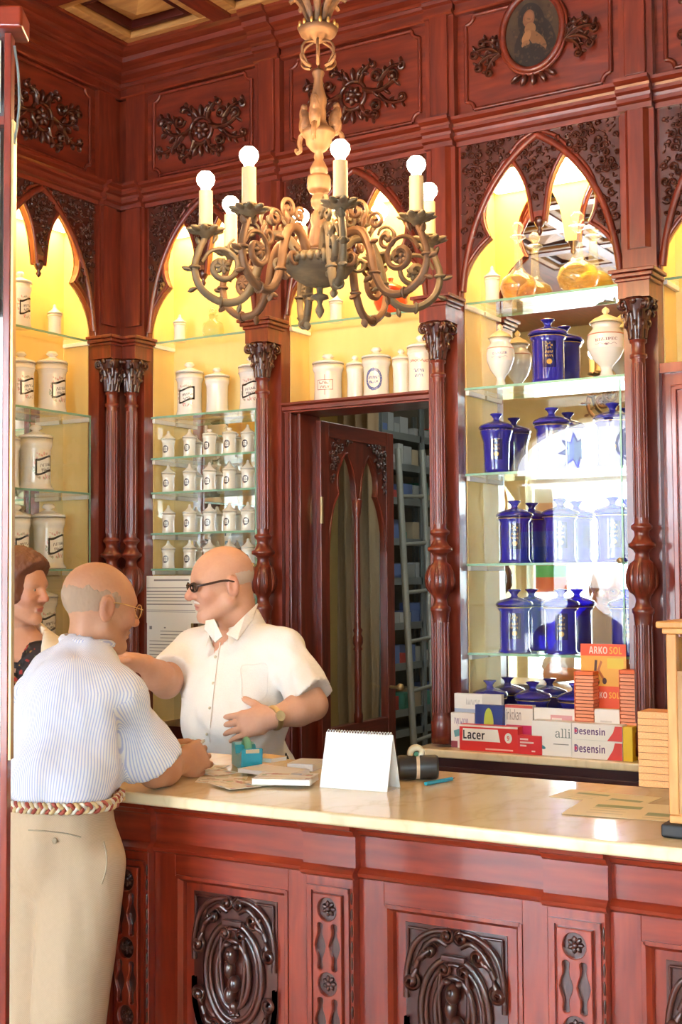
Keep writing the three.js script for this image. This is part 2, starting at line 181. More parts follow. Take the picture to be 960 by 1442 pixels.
function bay(parent, x0, x1, seed, o = {}) {
  const xc = (x0 + x1) / 2, hw = (x1 - x0) / 2, bottom = o.bottom ?? 0.93;
  const L = archCurve(hw), edge = [...L, ...L.slice().reverse().map(([x, y]) => [-x, y])].map(([x, y]) => [x + xc, y]);
  const P = [...edge, [x1, SPRING], [x1, RAIL0], [x0, RAIL0], [x0, SPRING]].filter((p, i, A) => !i || Math.hypot(p[0] - A[i - 1][0], p[1] - A[i - 1][1]) > 1e-4);
  const ap = part('arch_panel', uvm(extr(P, 0.024, 0.003).translate(0, 0, -0.022)), M.wood, parent);
  part('arch_backing', extr(P, 0.003).translate(0, 0, -0.031), M.cream, ap);
  part('arch_bead', uvm(merge([edge.slice(0, 8), edge.slice(7, 22), edge.slice(-22, -7), edge.slice(-8)].map((e) => tube(e.map(([x, y]) => [x, y, 0.006]), 0.0075, 18, 5)))), M.wood, ap);
  const oa = outerArch(hw); part('arch_rib', uvm(merge([-1, 1].map((s) => tube(oa.map(([x, y]) => [xc - s * x, y, 0.008]), 0.0125, 24, 6)).concat([-1, 1].map((s) => tube([[xc + s * 0.104, 2.912, 0.006], [xc + s * 0.06, 2.955, 0.006], [xc + s * 0.012, 2.978, 0.006]], 0.008, 8, 5))))), M.wood, ap);
  const sp = (s) => [...oa.slice(2).map(([x, y]) => [xc - s * x * 1.02, y + 0.012]), [xc + s * 0.02, 2.975], [xc + s * (hw - 0.012), 2.975], [xc + s * (hw - 0.012), 2.5]];
  const lobe = (s) => [[xc + s * (hw - 0.03), 2.53], [xc + s * (hw * 0.86), 2.60], [xc + s * hw * 0.66, 2.655], [xc + s * hw * 0.76, 2.74], [xc + s * hw * 0.8, 2.72]];
  const mid = [[xc - 0.02, 2.71], [xc + 0.02, 2.71], [xc + 0.035, 2.80], [xc + 0.085, 2.905], [xc + 0.05, 2.945], [xc, 2.96], [xc - 0.05, 2.945], [xc - 0.085, 2.905], [xc - 0.035, 2.80]];
  part('carved_foliage', uvm(merge([...foliage(sp(1), seed), ...foliage(sp(-1), seed + 1), ...foliage(mid, seed + 2, 0.026), ...foliage(lobe(1), seed + 3, 0.024), ...foliage(lobe(-1), seed + 4, 0.024)])).translate(0, 0, 0.005), M.carved, ap);
  part('carving_ground', merge([sp(1), sp(-1), mid, lobe(1), lobe(-1)].map((q) => extr(q, 0.0016).translate(0, 0, 0.005))), M.carved, ap);
  part('pendant', lathe([[0, -0.045], [0.006, -0.04], [0.011, -0.03], [0.006, -0.02], [0.013, -0.012], [0.018, 0], [0.02, 0.012], [0.014, 0.02], [0, 0.022]], 10).translate(xc, 2.672, -0.006), M.carved, ap);
  part('rail', uvm(mould(railProf(0), x0, x1), 'x'), M.wood, parent);
  friezeBay(parent, x0, x1, o);
  // niche
  const ny0 = o.nicheBottom ?? bottom;
  for (const [x, s] of [[x0, 1], [x1, -1]]) part('side_board', uvm(bb(Math.min(x, x + s * 0.004), Math.max(x, x + s * 0.004), ny0, 2.90, -DEEP, -0.032)), M.cream, parent);
  const my = o.allMirror ? 2.9 : 2.135; if (ny0 < my) part('mirror', bb(x0, x1, ny0, my, -DEEP - 0.004, -DEEP), M.mirror, parent); if (my < 2.9) part('back_board', uvm(bb(x0, x1, Math.max(my, ny0), 2.9, -DEEP - 0.004, -DEEP)), M.cream, parent);
  part('niche_top', bb(x0, x1, 2.9, 2.93, -DEEP - 0.004, -0.03), M.cream, parent);
  return { xc, hw };
}
function friezeBay(parent, x0, x1, o = {}) {
  const f = part('frieze_panel', uvm(bb(x0, x1, RAIL1, FR1, -0.03, 0.0), 'x'), M.wood, parent), a = 0.035, y0 = RAIL1 + 0.03, y1 = FR1 - 0.055, c = 0.03, r = 0.0075, xl = x0 + a, xr = x1 - a;
  const arc = (cx, cy, s) => tube([0, 0.25, 0.5, 0.75, 1].map((t) => { const A = (s + t) * 1.5708; return [cx + c * Math.cos(A), cy + c * Math.sin(A), 0.004]; }), r, 8, 5);
  part('panel_moulding', uvm(merge([bar(V(xl + c, y0, 0.004), V(xr - c, y0, 0.004), r, 6), bar(V(xl + c, y1, 0.004), V(xr - c, y1, 0.004), r, 6), bar(V(xl, y0 + c, 0.004), V(xl, y1 - c, 0.004), r, 6), bar(V(xr, y0 + c, 0.004), V(xr, y1 - c, 0.004), r, 6), arc(xl, y0, 0), arc(xr, y0, 1), arc(xr, y1, 2), arc(xl, y1, 3)])), M.wood, f);
  if (!o.noCarving) part('carved_ornament', uvm(merge(friezeCarving())).scale(o.cs ?? 1, o.cs ?? 1, 1.2).translate((x0 + x1) / 2, 3.238, 0.004), M.carved, f);
  part('cornice', uvm(mould(corniceProf(0), x0, x1), 'x'), M.wood, parent);
}
function breaks(parent, x0, x1, o = 0.03) { // rail, frieze strip and cornice breaking forward over a pilaster
  part('rail_break', uvm(mould(railProf(o), x0, x1), 'x'), M.wood, parent);
  part('frieze_strip', uvm(merge([bb(x0, x1, RAIL1, FR1, -0.03, 0.03), bb(x0 + 0.02, x1 - 0.02, RAIL1 + 0.02, FR1 - 0.04, 0.03, 0.042, 0.004)])), M.wood, parent);
  part('cornice_break', uvm(mould(corniceProf(0.02), x0, x1), 'x'), M.wood, parent);
}
const wallBack = struct('wall_back', 'carved mahogany arcade wall with mirrored shelf niches', 'wall');
pilaster(wallBack, 0.745, 0.11); pilaster(wallBack, 1.465, 0.11); pilaster(wallBack, 2.16, 0.11); pilaster(wallBack, 2.86, 0.11);
for (const [x0, x1] of [[0.69, 0.80], [1.41, 1.52], [2.105, 2.215], [2.805, 2.915]]) breaks(wallBack, x0, x1);
column(wallBack, 0.752, 0.08); column(wallBack, 1.472, 0.08); column(wallBack, 2.168, 0.08); column(wallBack, 2.866, 0.08);
bay(wallBack, 0.147, 0.69, 11); bay(wallBack, 0.80, 1.41, 21, { nicheBottom: 2.14 }); bay(wallBack, 1.52, 2.105, 31, { noCarving: true, allMirror: true }); bay(wallBack, 2.215, 2.805, 41, { nicheBottom: 2.16 });
// corner pilaster
part('corner_pilaster', uvm(merge([bb(-0.2, 0.147, 0, FR1, -0.2, 0.0), bb(0.0, 0.147, 0, RAIL0, 0, 0.022), bb(0.06, 0.135, 2.5, RAIL0, 0.022, 0.035)])), M.wood, wallBack);
part('corner_rail', uvm(mould(railProf(0.025), 0.0, 0.147), 'x'), M.wood, wallBack); part('corner_cornice', uvm(mould(corniceProf(0), -0.02, 0.147), 'x'), M.wood, wallBack);
part('corner_strip', uvm(bb(0.05, 0.147, RAIL1, FR1, 0, 0.02)), M.wood, wallBack);
// base cupboards under the niches, solid backing behind mirrors, door lining
part('base_cupboard', uvm(merge([bb(0.147, 0.69, 0, 0.93, -0.18, 0.02), bb(0.2, 0.64, 0.15, 0.8, 0.02, 0.032, 0.005)])), M.woodDark, wallBack);
part('base_cupboard', uvm(merge([bb(1.52, 2.105, 0, 0.90, -0.18, 0.02), bb(1.58, 2.05, 0.15, 0.8, 0.02, 0.032, 0.005)])), M.woodDark, wallBack);
part('lower_panel', uvm(merge([bb(2.215, 2.805, 0, 2.16, -0.1, -0.005), bb(2.215, 2.805, 2.13, 2.16, -0.01, 0.02), bb(2.245, 2.262, 0.95, 2.09, -0.006, 0.008, 0.003), bb(2.76, 2.777, 0.95, 2.09, -0.006, 0.008, 0.003), bb(2.245, 2.777, 2.075, 2.092, -0.006, 0.008, 0.003)])), M.woodRed, wallBack);
part('partition', merge([bb(-0.3, 0.80, 0, CEIL, -0.20, -0.17), bb(1.41, 6.0, 0, CEIL, -0.20, -0.17), bb(0.80, 1.41, 2.14, CEIL, -0.20, -0.17), bb(2.915, 6.0, 0, CEIL, -0.17, -0.03)]), M.plaster, wallBack);
part('lintel', uvm(merge([bb(0.80, 1.41, 2.105, 2.14, -0.17, 0.012), mould([[0.012, 2.11], [0.022, 2.113], [0.024, 2.126], [0.034, 2.132], [0.034, 2.14], [0.012, 2.14]], 0.80, 1.41)]), 'x'), M.wood, wallBack);
part('door_jamb', uvm(merge([bb(0.80, 0.83, 0, 2.105, -0.17, 0.01, 0.004), bb(0.83, 0.845, 0, 2.105, -0.17, -0.03, 0.003), bb(0.812, 0.822, 0, 2.105, 0.01, 0.016)])), M.wood, wallBack); part('door_jamb', uvm(bb(1.40, 1.41, 0, 2.105, -0.17, 0.01)), M.wood, wallBack);
// left wall arcade in the same joinery; local x runs along -z, local z out along +x
const wallLeft = struct('wall_left', 'carved mahogany arcade wall with entrance opening', 'wall'); wallLeft.rotation.y = Math.PI / 2;
bay(wallLeft, -0.755, -0.147, 51); pilaster(wallLeft, -0.81, 0.11); breaks(wallLeft, -0.865, -0.755); column(wallLeft, -0.80, 0.08);
bay(wallLeft, -1.45, -0.865, 61); pilaster(wallLeft, -1.505, 0.11); breaks(wallLeft, -1.56, -1.45);
part('corner_pilaster', uvm(merge([bb(-0.147, 0.0, 0, RAIL0, 0, 0.022), bb(-0.147, 0.0, 0, FR1, -0.2, 0.0), bb(-0.135, -0.06, 2.5, RAIL0, 0.022, 0.035)])), M.wood, wallLeft);
part('corner_rail', uvm(mould(railProf(0.025), -0.147, 0.0), 'x'), M.wood, wallLeft); part('corner_cornice', uvm(mould(corniceProf(0), -0.147, 0.02), 'x'), M.wood, wallLeft); part('corner_strip', uvm(bb(-0.147, -0.05, RAIL1, FR1, 0, 0.02)), M.wood, wallLeft);
part('base_cupboard', uvm(bb(-1.56, -0.147, 0, 0.93, -0.18, 0.02)), M.woodDark, wallLeft);
column(wallBack, 0.112, 0.058); column(wallLeft, -0.112, 0.058);
part('partition', bb(-1.56, 0.3, 0, CEIL, -0.30, -0.17), M.plaster, wallLeft);
// plain part of the left wall, set back beyond the arcade
part('return_wall', bb(-1.66, -1.56, 0, CEIL, -1.7, -0.0), M.plaster, wallLeft); part('plain_wall', bb(-6.2, -1.66, 0, CEIL, -1.85, -1.6), M.plaster, wallLeft);
// room shell
const bigTex = dataTex(256, (x, y) => { const t = per(x, y, 9, 9, 5.5, 4) * 0.16 + per(x, y, 60, 60, 2.5, 2) * 0.1; return [0.62 + t, 0.52 + t, 0.42 + t]; }, true, 0.6);
const fl = struct('floor', 'polished beige stone shop floor', 'floor'); part('floor_slab', uvm(bb(-1.8, 6, -0.1, 0, -2.6, 6.25), 'x'), phy({ map: bigTex, roughness: 0.35 }), fl);
const wr = struct('wall_right', 'plain cream side wall of the shop', 'wall'); part('wall_panel', bb(5.7, 6, 0, CEIL, -0.2, 6.1), M.plaster, wr);
const wf = struct('wall_front', 'plain cream front wall with an arched street entrance', 'wall');
{ const sh = shapeOf([[-1.85, 0], [6, 0], [6, CEIL], [-1.85, CEIL]]), h = new THREE.Path(); h.moveTo(-0.92, 0.02); h.lineTo(-0.92, 2.36); h.absellipse(0.1, 2.36, 1.02, 0.44, Math.PI, 0, true); h.lineTo(1.12, 0.02); h.closePath(); sh.holes.push(h); const w2 = new THREE.Path(); w2.moveTo(-1.38, 0.6); w2.lineTo(-1.02, 0.6); w2.lineTo(-1.02, 2.15); w2.lineTo(-1.2, 2.4); w2.lineTo(-1.38, 2.15); w2.closePath(); sh.holes.push(w2); const w3 = new THREE.Path(); w3.moveTo(2.4, 0.6); w3.lineTo(5.4, 0.6); w3.lineTo(5.4, 2.8); w3.lineTo(2.4, 2.8); w3.closePath(); sh.holes.push(w3); part('wall_panel', extr(sh, 0.25, 0, 24).translate(0, 0, 6.0), M.plaster, wf); }
{ const w = struct('window_2', 'wide shop window in the front wall', 'window'); w.position.set(0, 0, 6.12); part('window_frame', merge([bb(2.4, 2.46, 0.6, 2.8, -0.03, 0.03), bb(5.34, 5.4, 0.6, 2.8, -0.03, 0.03), bb(2.46, 5.34, 0.6, 0.67, -0.03, 0.03), bb(2.46, 5.34, 2.73, 2.8, -0.03, 0.03), bb(3.87, 3.93, 0.67, 2.73, -0.03, 0.03)]), M.woodDark, w); part('pane', bb(2.45, 3.88, 0.66, 2.74, -0.002, 0.002), M.glass, w); part('pane', bb(3.92, 5.35, 0.66, 2.74, -0.002, 0.002), M.glass, w); }
// ceiling: beams, tan coffer frames and raised pyramid panels
const ceil = struct('ceiling', 'coffered ceiling of mahogany beams and tan panels', 'ceiling');
part('ceiling_deck', bb(-1.85, 6, CEIL + 0.09, CEIL + 0.3, -2.7, 6.25), M.woodDark, ceil);
{ const pitch = 0.5, c0 = 0.15, frame = merge([bb(0, 0.42, 0, 0.03, 0, 0.045, 0.006), bb(0, 0.42, 0, 0.03, 0.375, 0.42, 0.006), bb(0, 0.045, 0, 0.03, 0.045, 0.375, 0.006), bb(0.375, 0.42, 0, 0.03, 0.045, 0.375, 0.006)]), inner = merge([bb(0.06, 0.36, 0.015, 0.05, 0.06, 0.085, 0.004), bb(0.06, 0.36, 0.015, 0.05, 0.335, 0.36, 0.004), bb(0.06, 0.085, 0.015, 0.05, 0.085, 0.335, 0.004), bb(0.335, 0.36, 0.015, 0.05, 0.085, 0.335, 0.004)]);
  const pyr = new THREE.ConeGeometry(0.165, 0.05, 4, 1).rotateY(Math.PI / 4).rotateX(Math.PI).translate(0.21, 0.018, 0.21); uvm(frame, 'x'); uvm(inner, 'x'); const py2 = uvm(pyr, 'x');
  const rows = [], nI = 11, nJ = 11; for (let i = 0; i <= nI; i++) rows.push(bb(c0 + i * pitch - 0.08, c0 + i * pitch, CEIL - 0.01, CEIL + 0.1, -0.05, 6.0)); 
  rows.push(bb(-1.6, 0.07, CEIL - 0.01, CEIL + 0.1, 1.6, 6.0)); for (const g of rows) part('beam', uvm(g, 'z'), M.wood, ceil);
  const cross = []; for (let j = 0; j <= nJ; j++) cross.push(bb(0, 6, CEIL - 0.008, CEIL + 0.1, 0.115 + j * pitch - 0.08, 0.115 + j * pitch)); for (const g of cross) part('cross_beam', uvm(g, 'x'), M.wood, ceil);
  for (let i = 0; i < nI; i++) for (let j = 0; j < nJ; j++) { const x = c0 + i * pitch, z = 0.115 + j * pitch; const f = part('coffer_frame', frame, M.oak, ceil); f.position.set(x, CEIL, z); part('coffer_moulding', inner, M.woodDark, f); const q = part('coffer_pyramid', py2, M.oak, f); }
}
// luminous tops of the niches
function nicheLight(x, y, z, w, d, turn, where) {
  const t = thing('niche_light', 'glowing white light panel under the top of ' + where, 'light', [x, y, z], turn);
  part('housing', bb(-w / 2, w / 2, 0, 0.012, -d / 2, d / 2), M.white, t); part('diffuser', bb(-w / 2 + 0.004, w / 2 - 0.004, -0.006, 0, -d / 2 + 0.003, d / 2 - 0.003), M.lampFace, t);
  const l = new THREE.RectAreaLight(0xffcf7a, 12, w - 0.02, d - 0.01); l.position.set(0, -0.009, 0); l.rotation.x = -Math.PI / 2; l.name = 'niche_glow'; t.add(l);
}
M.lampFace = std({ color: lin(0.9, 0.88, 0.8), emissive: lin(1, 0.86, 0.55), emissiveIntensity: 3.2, roughness: 0.6 });
nicheLight(0.4185, 2.887, -0.095, 0.52, 0.115, 0, 'the mirrored niche beside the room corner');
nicheLight(1.105, 2.887, -0.095, 0.58, 0.115, 0, 'the short niche over the doorway');
nicheLight(1.8125, 2.887, -0.095, 0.56, 0.115, 0, 'the niche holding blue jars');
nicheLight(2.51, 2.887, -0.095, 0.56, 0.115, 0, 'the short niche over a red panel');
nicheLight(-0.095, 2.887, 0.451, 0.58, 0.115, Math.PI / 2, 'the side wall niche nearest the corner');
nicheLight(-0.095, 2.887, 1.157, 0.56, 0.115, Math.PI / 2, 'the side wall niche beyond the woman');
// ---------- street outside the entrance, seen in mirrors and glass ----------
{ const g = struct('pavement', 'pale sunlit street paving outside the shop', 'ground'); part('paving', uvm(bb(-9, 12, -0.12, -0.02, 6.25, 13.4), 'x'), std({ map: dataTex(128, (x, y) => { const t = per(x, y, 8, 8, 1.1, 4) * 0.1; return [0.80 + t, 0.76 + t, 0.70 + t]; }, true, 0.5), roughness: 0.9 }), g);
  const b = struct('wall_opposite', 'cream sunlit house across the street', 'building'); b.position.set(0, -0.02, 13.4); part('house_wall', bb(-9, 12, 0, 8, 0, 0.5), std({ color: lin(0.8, 0.76, 0.68), roughness: 0.9 }), b);
  const wm = std({ color: lin(0.06, 0.07, 0.08), roughness: 0.2 }), shut = std({ color: lin(0.2, 0.12, 0.07), roughness: 0.6 });
  for (let i = 0; i < 6; i++) for (let j = 0; j < 3; j++) { const w = part('house_window', bb(-8 + i * 3.3, -7 + i * 3.3, j * 2.7 + 0.7, j * 2.7 + 2.2, -0.02, 0.02), wm, b); part('shutter', bb(-8.45 + i * 3.3, -8 + i * 3.3, j * 2.7 + 0.7, j * 2.7 + 2.2, -0.05, -0.01), shut, w); }
  // fanlight sign in the arch
  const f = thing('fanlight_sign', 'white translucent arched sign with a blue star over the street door', 'sign', [0.1, 2.33, 6.1]); const half = []; for (let i = 0; i <= 24; i++) { const a = i / 24 * Math.PI; half.push([1.0 * Math.cos(a), 0.03 + 0.42 * Math.sin(a)]); } half.push([-1.0, 0], [1.0, 0]);
  part('panel', extr(half, 0.012), std({ color: lin(0.9, 0.9, 0.92), emissive: lin(0.92, 0.95, 1), emissiveIntensity: 9, roughness: 0.9 }), f); { const sl = new THREE.RectAreaLight(0xeaf2ff, 4, 1.7, 0.36); sl.position.set(0, 0.19, -0.03); sl.rotation.y = 0; sl.name = 'sign_glow'; f.add(sl); } const star = (r) => Array.from({ length: 16 }, (_, i) => { const a = i * Math.PI / 8 + 0.12, q = i % 2 ? r * 0.52 : r; return [q * Math.cos(a), q * Math.sin(a)]; }); const bl = std({ color: lin(0.12, 0.25, 0.75), roughness: 0.4 }), sky2 = std({ color: lin(0.35, 0.62, 0.9), emissive: lin(0.4, 0.66, 1), emissiveIntensity: 5, roughness: 0.4 });
  part('star_outline', extr(star(0.155), 0.01).translate(-0.48, 0.19, -0.012), bl, f); part('star_face', extr(star(0.118), 0.008).translate(-0.48, 0.19, -0.018), sky2, f); part('ring', new THREE.TorusGeometry(0.13, 0.012, 8, 40).translate(0, 0.22, -0.01), bl, f); part('letter_n', merge([bb(-0.075, -0.045, -0.09, 0.09, -0.02, 0), bb(0.045, 0.075, -0.09, 0.09, -0.02, 0), extr([[-0.075, 0.09], [-0.04, 0.09], [0.075, -0.09], [0.04, -0.09]], 0.02).translate(0, 0, -0.02)]).rotateY(0).translate(0, 0.22, -0.004), bl, f);
  const tb = thing('transom_bar', 'white wooden transom under the arched sign', 'transom', [0.1, 2.27, 6.1]); part('bar', bb(-1.01, 1.01, 0, 0.06, -0.04, 0.05, 0.006), M.white, tb);
  const bn = thing('striped_banner', 'banner of coloured horizontal stripes hanging in the street doorway', 'banner', [-0.76, 1.35, 6.16]); [[0.95, 0.95, 0.9], [0.85, 0.5, 0.3], [0.8, 0.15, 0.35], [0.75, 0.88, 0.95], [0.2, 0.5, 0.85], [0.15, 0.6, 0.2], [0.85, 0.2, 0.08]].forEach((c, k) => part('stripe', bb(-0.145, 0.145, 0.9 - (k + 1) * 0.128, 0.9 - k * 0.128, -0.004, 0.004), std({ color: lin(...c), roughness: 0.8 }), bn));
  const w = struct('window_1', 'cream gothic tracery window beside the street entrance', 'window'); w.position.set(-1.2, 0, 6.1); const tw = M.pine; part('tracery', merge([bar(V(0, 0.6, 0), V(0, 1.6, 0), 0.012), bar(V(-0.17, 0.6, 0), V(-0.17, 2.15, 0), 0.014), bar(V(0.17, 0.6, 0), V(0.17, 2.15, 0), 0.014), bar(V(-0.17, 1.25, 0), V(0.17, 1.25, 0), 0.012), tube([[-0.17, 1.6, 0], [-0.12, 1.8, 0], [0, 1.95, 0], [0.06, 2.1, 0], [0, 2.38, 0]], 0.012, 14, 6), tube([[0.17, 1.6, 0], [0.12, 1.8, 0], [0, 1.95, 0], [-0.06, 2.1, 0], [0, 2.38, 0]], 0.012, 14, 6), tube([[-0.17, 1.6, 0], [-0.085, 1.78, 0], [0, 1.6, 0], [0.085, 1.78, 0], [0.17, 1.6, 0]], 0.010, 16, 6)]), tw, w); part('pane', bb(-0.18, 0.18, 0.6, 2.4, 0.015, 0.018), phy({ color: lin(0.85, 0.8, 0.6), transmission: 0.6, thickness: 0, roughness: 0.6 }), w);
}
// ---------- glass shelves ----------
function shelfOn(wall, x0, x1, y, label) { // wall 0 = back, 1 = left
  const t = thing('glass_shelf', label, 'shelf', [0, 0, 0], wall ? Math.PI / 2 : 0, 'glass shelves in the arcade niches');
  const d = y > 2.3 ? -0.033 : -0.012; part('pane', bb(x0 + 0.006, x1 - 0.006, y - 0.008, y, -0.157, d - 0.003), M.glass, t); part('front_edge', bb(x0 + 0.006, x1 - 0.006, y - 0.008, y, d - 0.003, d), M.glassEdge, t);
  for (const x of [x0 + 0.012, x1 - 0.012]) part('bracket', bb(x - 0.007, x + 0.007, y - 0.024, y - 0.0085, -0.152, -0.02, 0.002), M.white, t);
  return t;
}
const ORD = ['first', 'second', 'third', 'fourth', 'fifth', 'sixth', 'seventh'];
for (const y of [2.44, 2.138, 1.834, 1.537, 1.24]) shelfOn(1, -0.755, -0.147, y, `glass shelf in the side wall niche, ${ORD[[2.44, 2.138, 1.834, 1.537, 1.24].indexOf(y)]} from its arch`);
for (const y of [2.44, 2.138, 1.974, 1.838, 1.677, 1.537, 1.24]) shelfOn(0, 0.147, 0.69, y, `glass shelf in the corner niche of small white jars, ${ORD[[2.44, 2.138, 1.974, 1.838, 1.677, 1.537, 1.24].indexOf(y)]} from its arch`);
shelfOn(0, 0.80, 1.41, 2.44, 'glass shelf in the short niche above the open doorway');
for (const y of [2.44, 2.142, 1.848, 1.541, 1.24]) shelfOn(0, 1.52, 2.105, y, `glass shelf in the blue jar niche, ${ORD[[2.44, 2.142, 1.848, 1.541, 1.24].indexOf(y)]} from its arch`);
shelfOn(0, 2.215, 2.805, 2.44, 'glass shelf in the niche above the plain red panel');
for (const [w, x0, x1, l] of [[0, 0.147, 0.69, 'sliding glass pane closing the niche of small white jars'], [0, 1.52, 2.105, 'sliding glass pane closing the blue jar niche'], [1, -0.755, -0.147, 'sliding glass pane closing the side wall niche']]) { const t = thing('sliding_glass_door', l, 'glass door', [0, 0, 0], w ? Math.PI / 2 : 0); part('sheet', new THREE.PlaneGeometry(x1 - x0 - 0.006, 1.176).translate((x0 + x1) / 2, 1.538, -0.004), M.glass, t); part('knob', lathe([[0, 0], [0.004, 0], [0.004, 0.012], [0.009, 0.016], [0.009, 0.022], [0, 0.024]], 10).rotateX(Math.PI / 2).translate(x1 - 0.03, 1.545, -0.002), M.brass, t); part('edge_strip', bb(x1 - 0.028, x1 - 0.022, 0.95, 2.126, -0.002, 0.001), M.glassEdge, t); }
// ---------- jars ----------
const scrib = (c, x, y, w, h, R) => { c.beginPath(); for (let i = 0; i < w; i += h * 0.7) { const X = x + i; c.moveTo(X, y + (R() < 0.4 ? 0 : h)); c.lineTo(X + h * 0.15, y + R() * h); c.lineTo(X + h * 0.42, y + (R() < 0.5 ? h : 0)); } c.stroke(); };
const bannerTex = [3, 9].map((sd) => canv(256, 256, (c, w, h) => { const R = rng(sd); c.fillStyle = '#e9e3d6'; c.fillRect(0, 0, w, h);
  for (let i = 0; i < 60; i++) { c.fillStyle = ['#c98a86', '#8fa07e', '#b7a48c', '#cf7f78'][Math.floor(R() * 4)]; c.globalAlpha = 0.55; const a = R(), x = a < 0.5 ? 20 + R() * 50 : 60 + R() * 150, y = a < 0.5 ? 70 + R() * 120 : (R() < 0.5 ? 40 + R() * 20 : 195 + R() * 25); c.beginPath(); c.ellipse(x, y, 5 + R() * 9, 4 + R() * 5, R() * 3, 0, 7); c.fill(); } c.globalAlpha = 1;
  const band = (o) => { c.beginPath(); c.moveTo(60 - o, 96 - o); c.bezierCurveTo(110, 100 - o, 150, 60 - o, 216 + o, 66 - o); c.lineTo(216 + o, 150 + o); c.bezierCurveTo(150, 150 + o, 110, 190 + o, 60 - o, 184 + o); c.closePath(); }; band(15); c.fillStyle = '#1b1617'; c.fill(); band(0); c.fillStyle = '#ece8df'; c.fill(); c.strokeStyle = '#3a3232'; c.lineWidth = 4; c.save(); c.translate(0, 20); c.rotate(-0.13); scrib(c, 74, 108, 112, 22, R); scrib(c, 84, 142, 96, 20, R); c.restore(); }));
const smallTex = canv(128, 128, (c, w, h) => { const R = rng(5); c.fillStyle = '#e9e4d8'; c.fillRect(0, 0, w, h); c.fillStyle = '#4b4347'; c.beginPath(); c.ellipse(60, 62, 44, 36, -0.2, 0, 7); c.fill(); c.fillStyle = '#e4dfd4'; c.fillRect(38, 42, 50, 38); c.strokeStyle = '#544a4c'; c.lineWidth = 3; scrib(c, 42, 50, 40, 9, R); scrib(c, 42, 64, 40, 9, R); c.fillStyle = '#a5716f'; c.globalAlpha = 0.6; c.beginPath(); c.arc(36, 92, 9, 0, 7); c.fill(); });
const wreathTex = [['#3a4a93', 4], ['#a46b5e', 8], ['#4a5596', 12]].map(([col, sd]) => canv(256, 256, (c, w, h) => { const R = rng(sd); c.fillStyle = '#ebe5d6'; c.fillRect(0, 0, w, h); c.strokeStyle = col; c.lineWidth = 5; if (sd === 4) { for (let i = 0; i < 70; i++) { const a = i / 70 * 6.283; c.beginPath(); c.arc(128 + 78 * Math.cos(a), 130 + 88 * Math.sin(a), 6 + R() * 6, 0, 7); c.globalAlpha = 0.7; c.stroke(); } c.globalAlpha = 1; } if (sd === 8) { c.strokeRect(50, 90, 156, 90); c.beginPath(); c.moveTo(128, 40); c.lineTo(128, 90); c.moveTo(128, 180); c.lineTo(128, 230); c.stroke(); } c.lineWidth = 6; scrib(c, 70, 104, 116, 24, R); scrib(c, 84, 144, 90, 22, R); if (sd === 12) { c.fillStyle = '#b0746c'; c.globalAlpha = 0.6; for (let i = 0; i < 40; i++) { c.beginPath(); c.arc(20 + i * 5.5, 30 + R() * 20, 6, 0, 7); c.fill(); } } }));
const wordTex = (word, col, sub) => canv(512, 256, (c, w, h) => { c.fillStyle = '#ebe2d8'; c.fillRect(0, 0, w, h); c.fillStyle = col; c.font = 'bold 74px serif'; c.textAlign = 'center'; c.save(); c.translate(256, 128); c.rotate(-0.06); c.fillText(word, 0, 0); c.restore(); c.strokeStyle = col; c.lineWidth = 5; c.beginPath(); for (let i = 0; i <= 40; i++) c.lineTo(90 + i * 8, 175 + 14 * Math.sin(i * 0.5) + (sub ? 10 : 0)); c.stroke(); c.beginPath(); for (let k = 0; k < 9; k++) { c.moveTo(256, 190); c.lineTo(256 + 34 * Math.cos(k * 0.4), 190 + 40 * Math.sin(k * 0.4)); } c.stroke(); });
const goldTex = canv(128, 256, (c, w, h) => { const R = rng(31); c.fillStyle = '#0c0f52'; c.fillRect(0, 0, w, h); c.fillStyle = '#c79a4a'; c.strokeStyle = '#c79a4a'; c.lineWidth = 4; c.beginPath(); c.arc(64, 46, 18, 0, 7); c.stroke(); for (let k = 0; k < 7; k++) { c.beginPath(); c.arc(64 + 28 * Math.cos(k), 46 + 28 * Math.sin(k), 5, 0, 7); c.fill(); } c.lineWidth = 5; scrib(c, 26, 96, 76, 22, R); scrib(c, 26, 134, 76, 22, R); for (let k = 0; k < 9; k++) { c.beginPath(); c.ellipse(64, 200, 5, 24, (k - 4) * 0.35, 0, 7); c.stroke(); } });
const glossy = (map) => phy({ map, roughness: 0.22, clearcoat: 0.5, clearcoatRoughness: 0.05 });
M.banner = bannerTex.map(glossy); M.small = glossy(smallTex); M.wreath = wreathTex.map(glossy); M.words = [glossy(wordTex('TANGIR', '#5a5c8e')), glossy(wordTex('RIZ.IPEC', '#7d4a55', 1))]; M.goldText = phy({ map: goldTex, roughness: 0.1, clearcoat: 1 });
function patch(r0, r1, y0, y1, half) { const g = new THREE.CylinderGeometry(r1, r0, y1 - y0, 12, 1, true, -half, half * 2); return g.translate(0, (y0 + y1) / 2, 0); }
const proto = {};
function jarProto(kind, mat, build) { const t = new THREE.Group(); t.name = 'jar'; build(t); proto[kind] = t; }
const knobLid = (r, h) => [[0, h * 0.30], [r * 0.3, h * 0.285], [r * 0.42, h * 0.22], [r * 0.2, h * 0.17], [r * 0.55, h * 0.12], [r * 1.03, h * 0.07], [r * 1.08, h * 0.05], [r * 1.08, 0], [0, 0]].reverse();
const spireLid = (r, h) => [[0, 0], [r * 1.12, 0], [r * 1.12, h * 0.05], [r * 0.95, h * 0.08], [r * 0.45, h * 0.2], [r * 0.22, h * 0.3], [r * 0.26, h * 0.34], [r * 0.15, h * 0.40], [0, h * 0.42]];
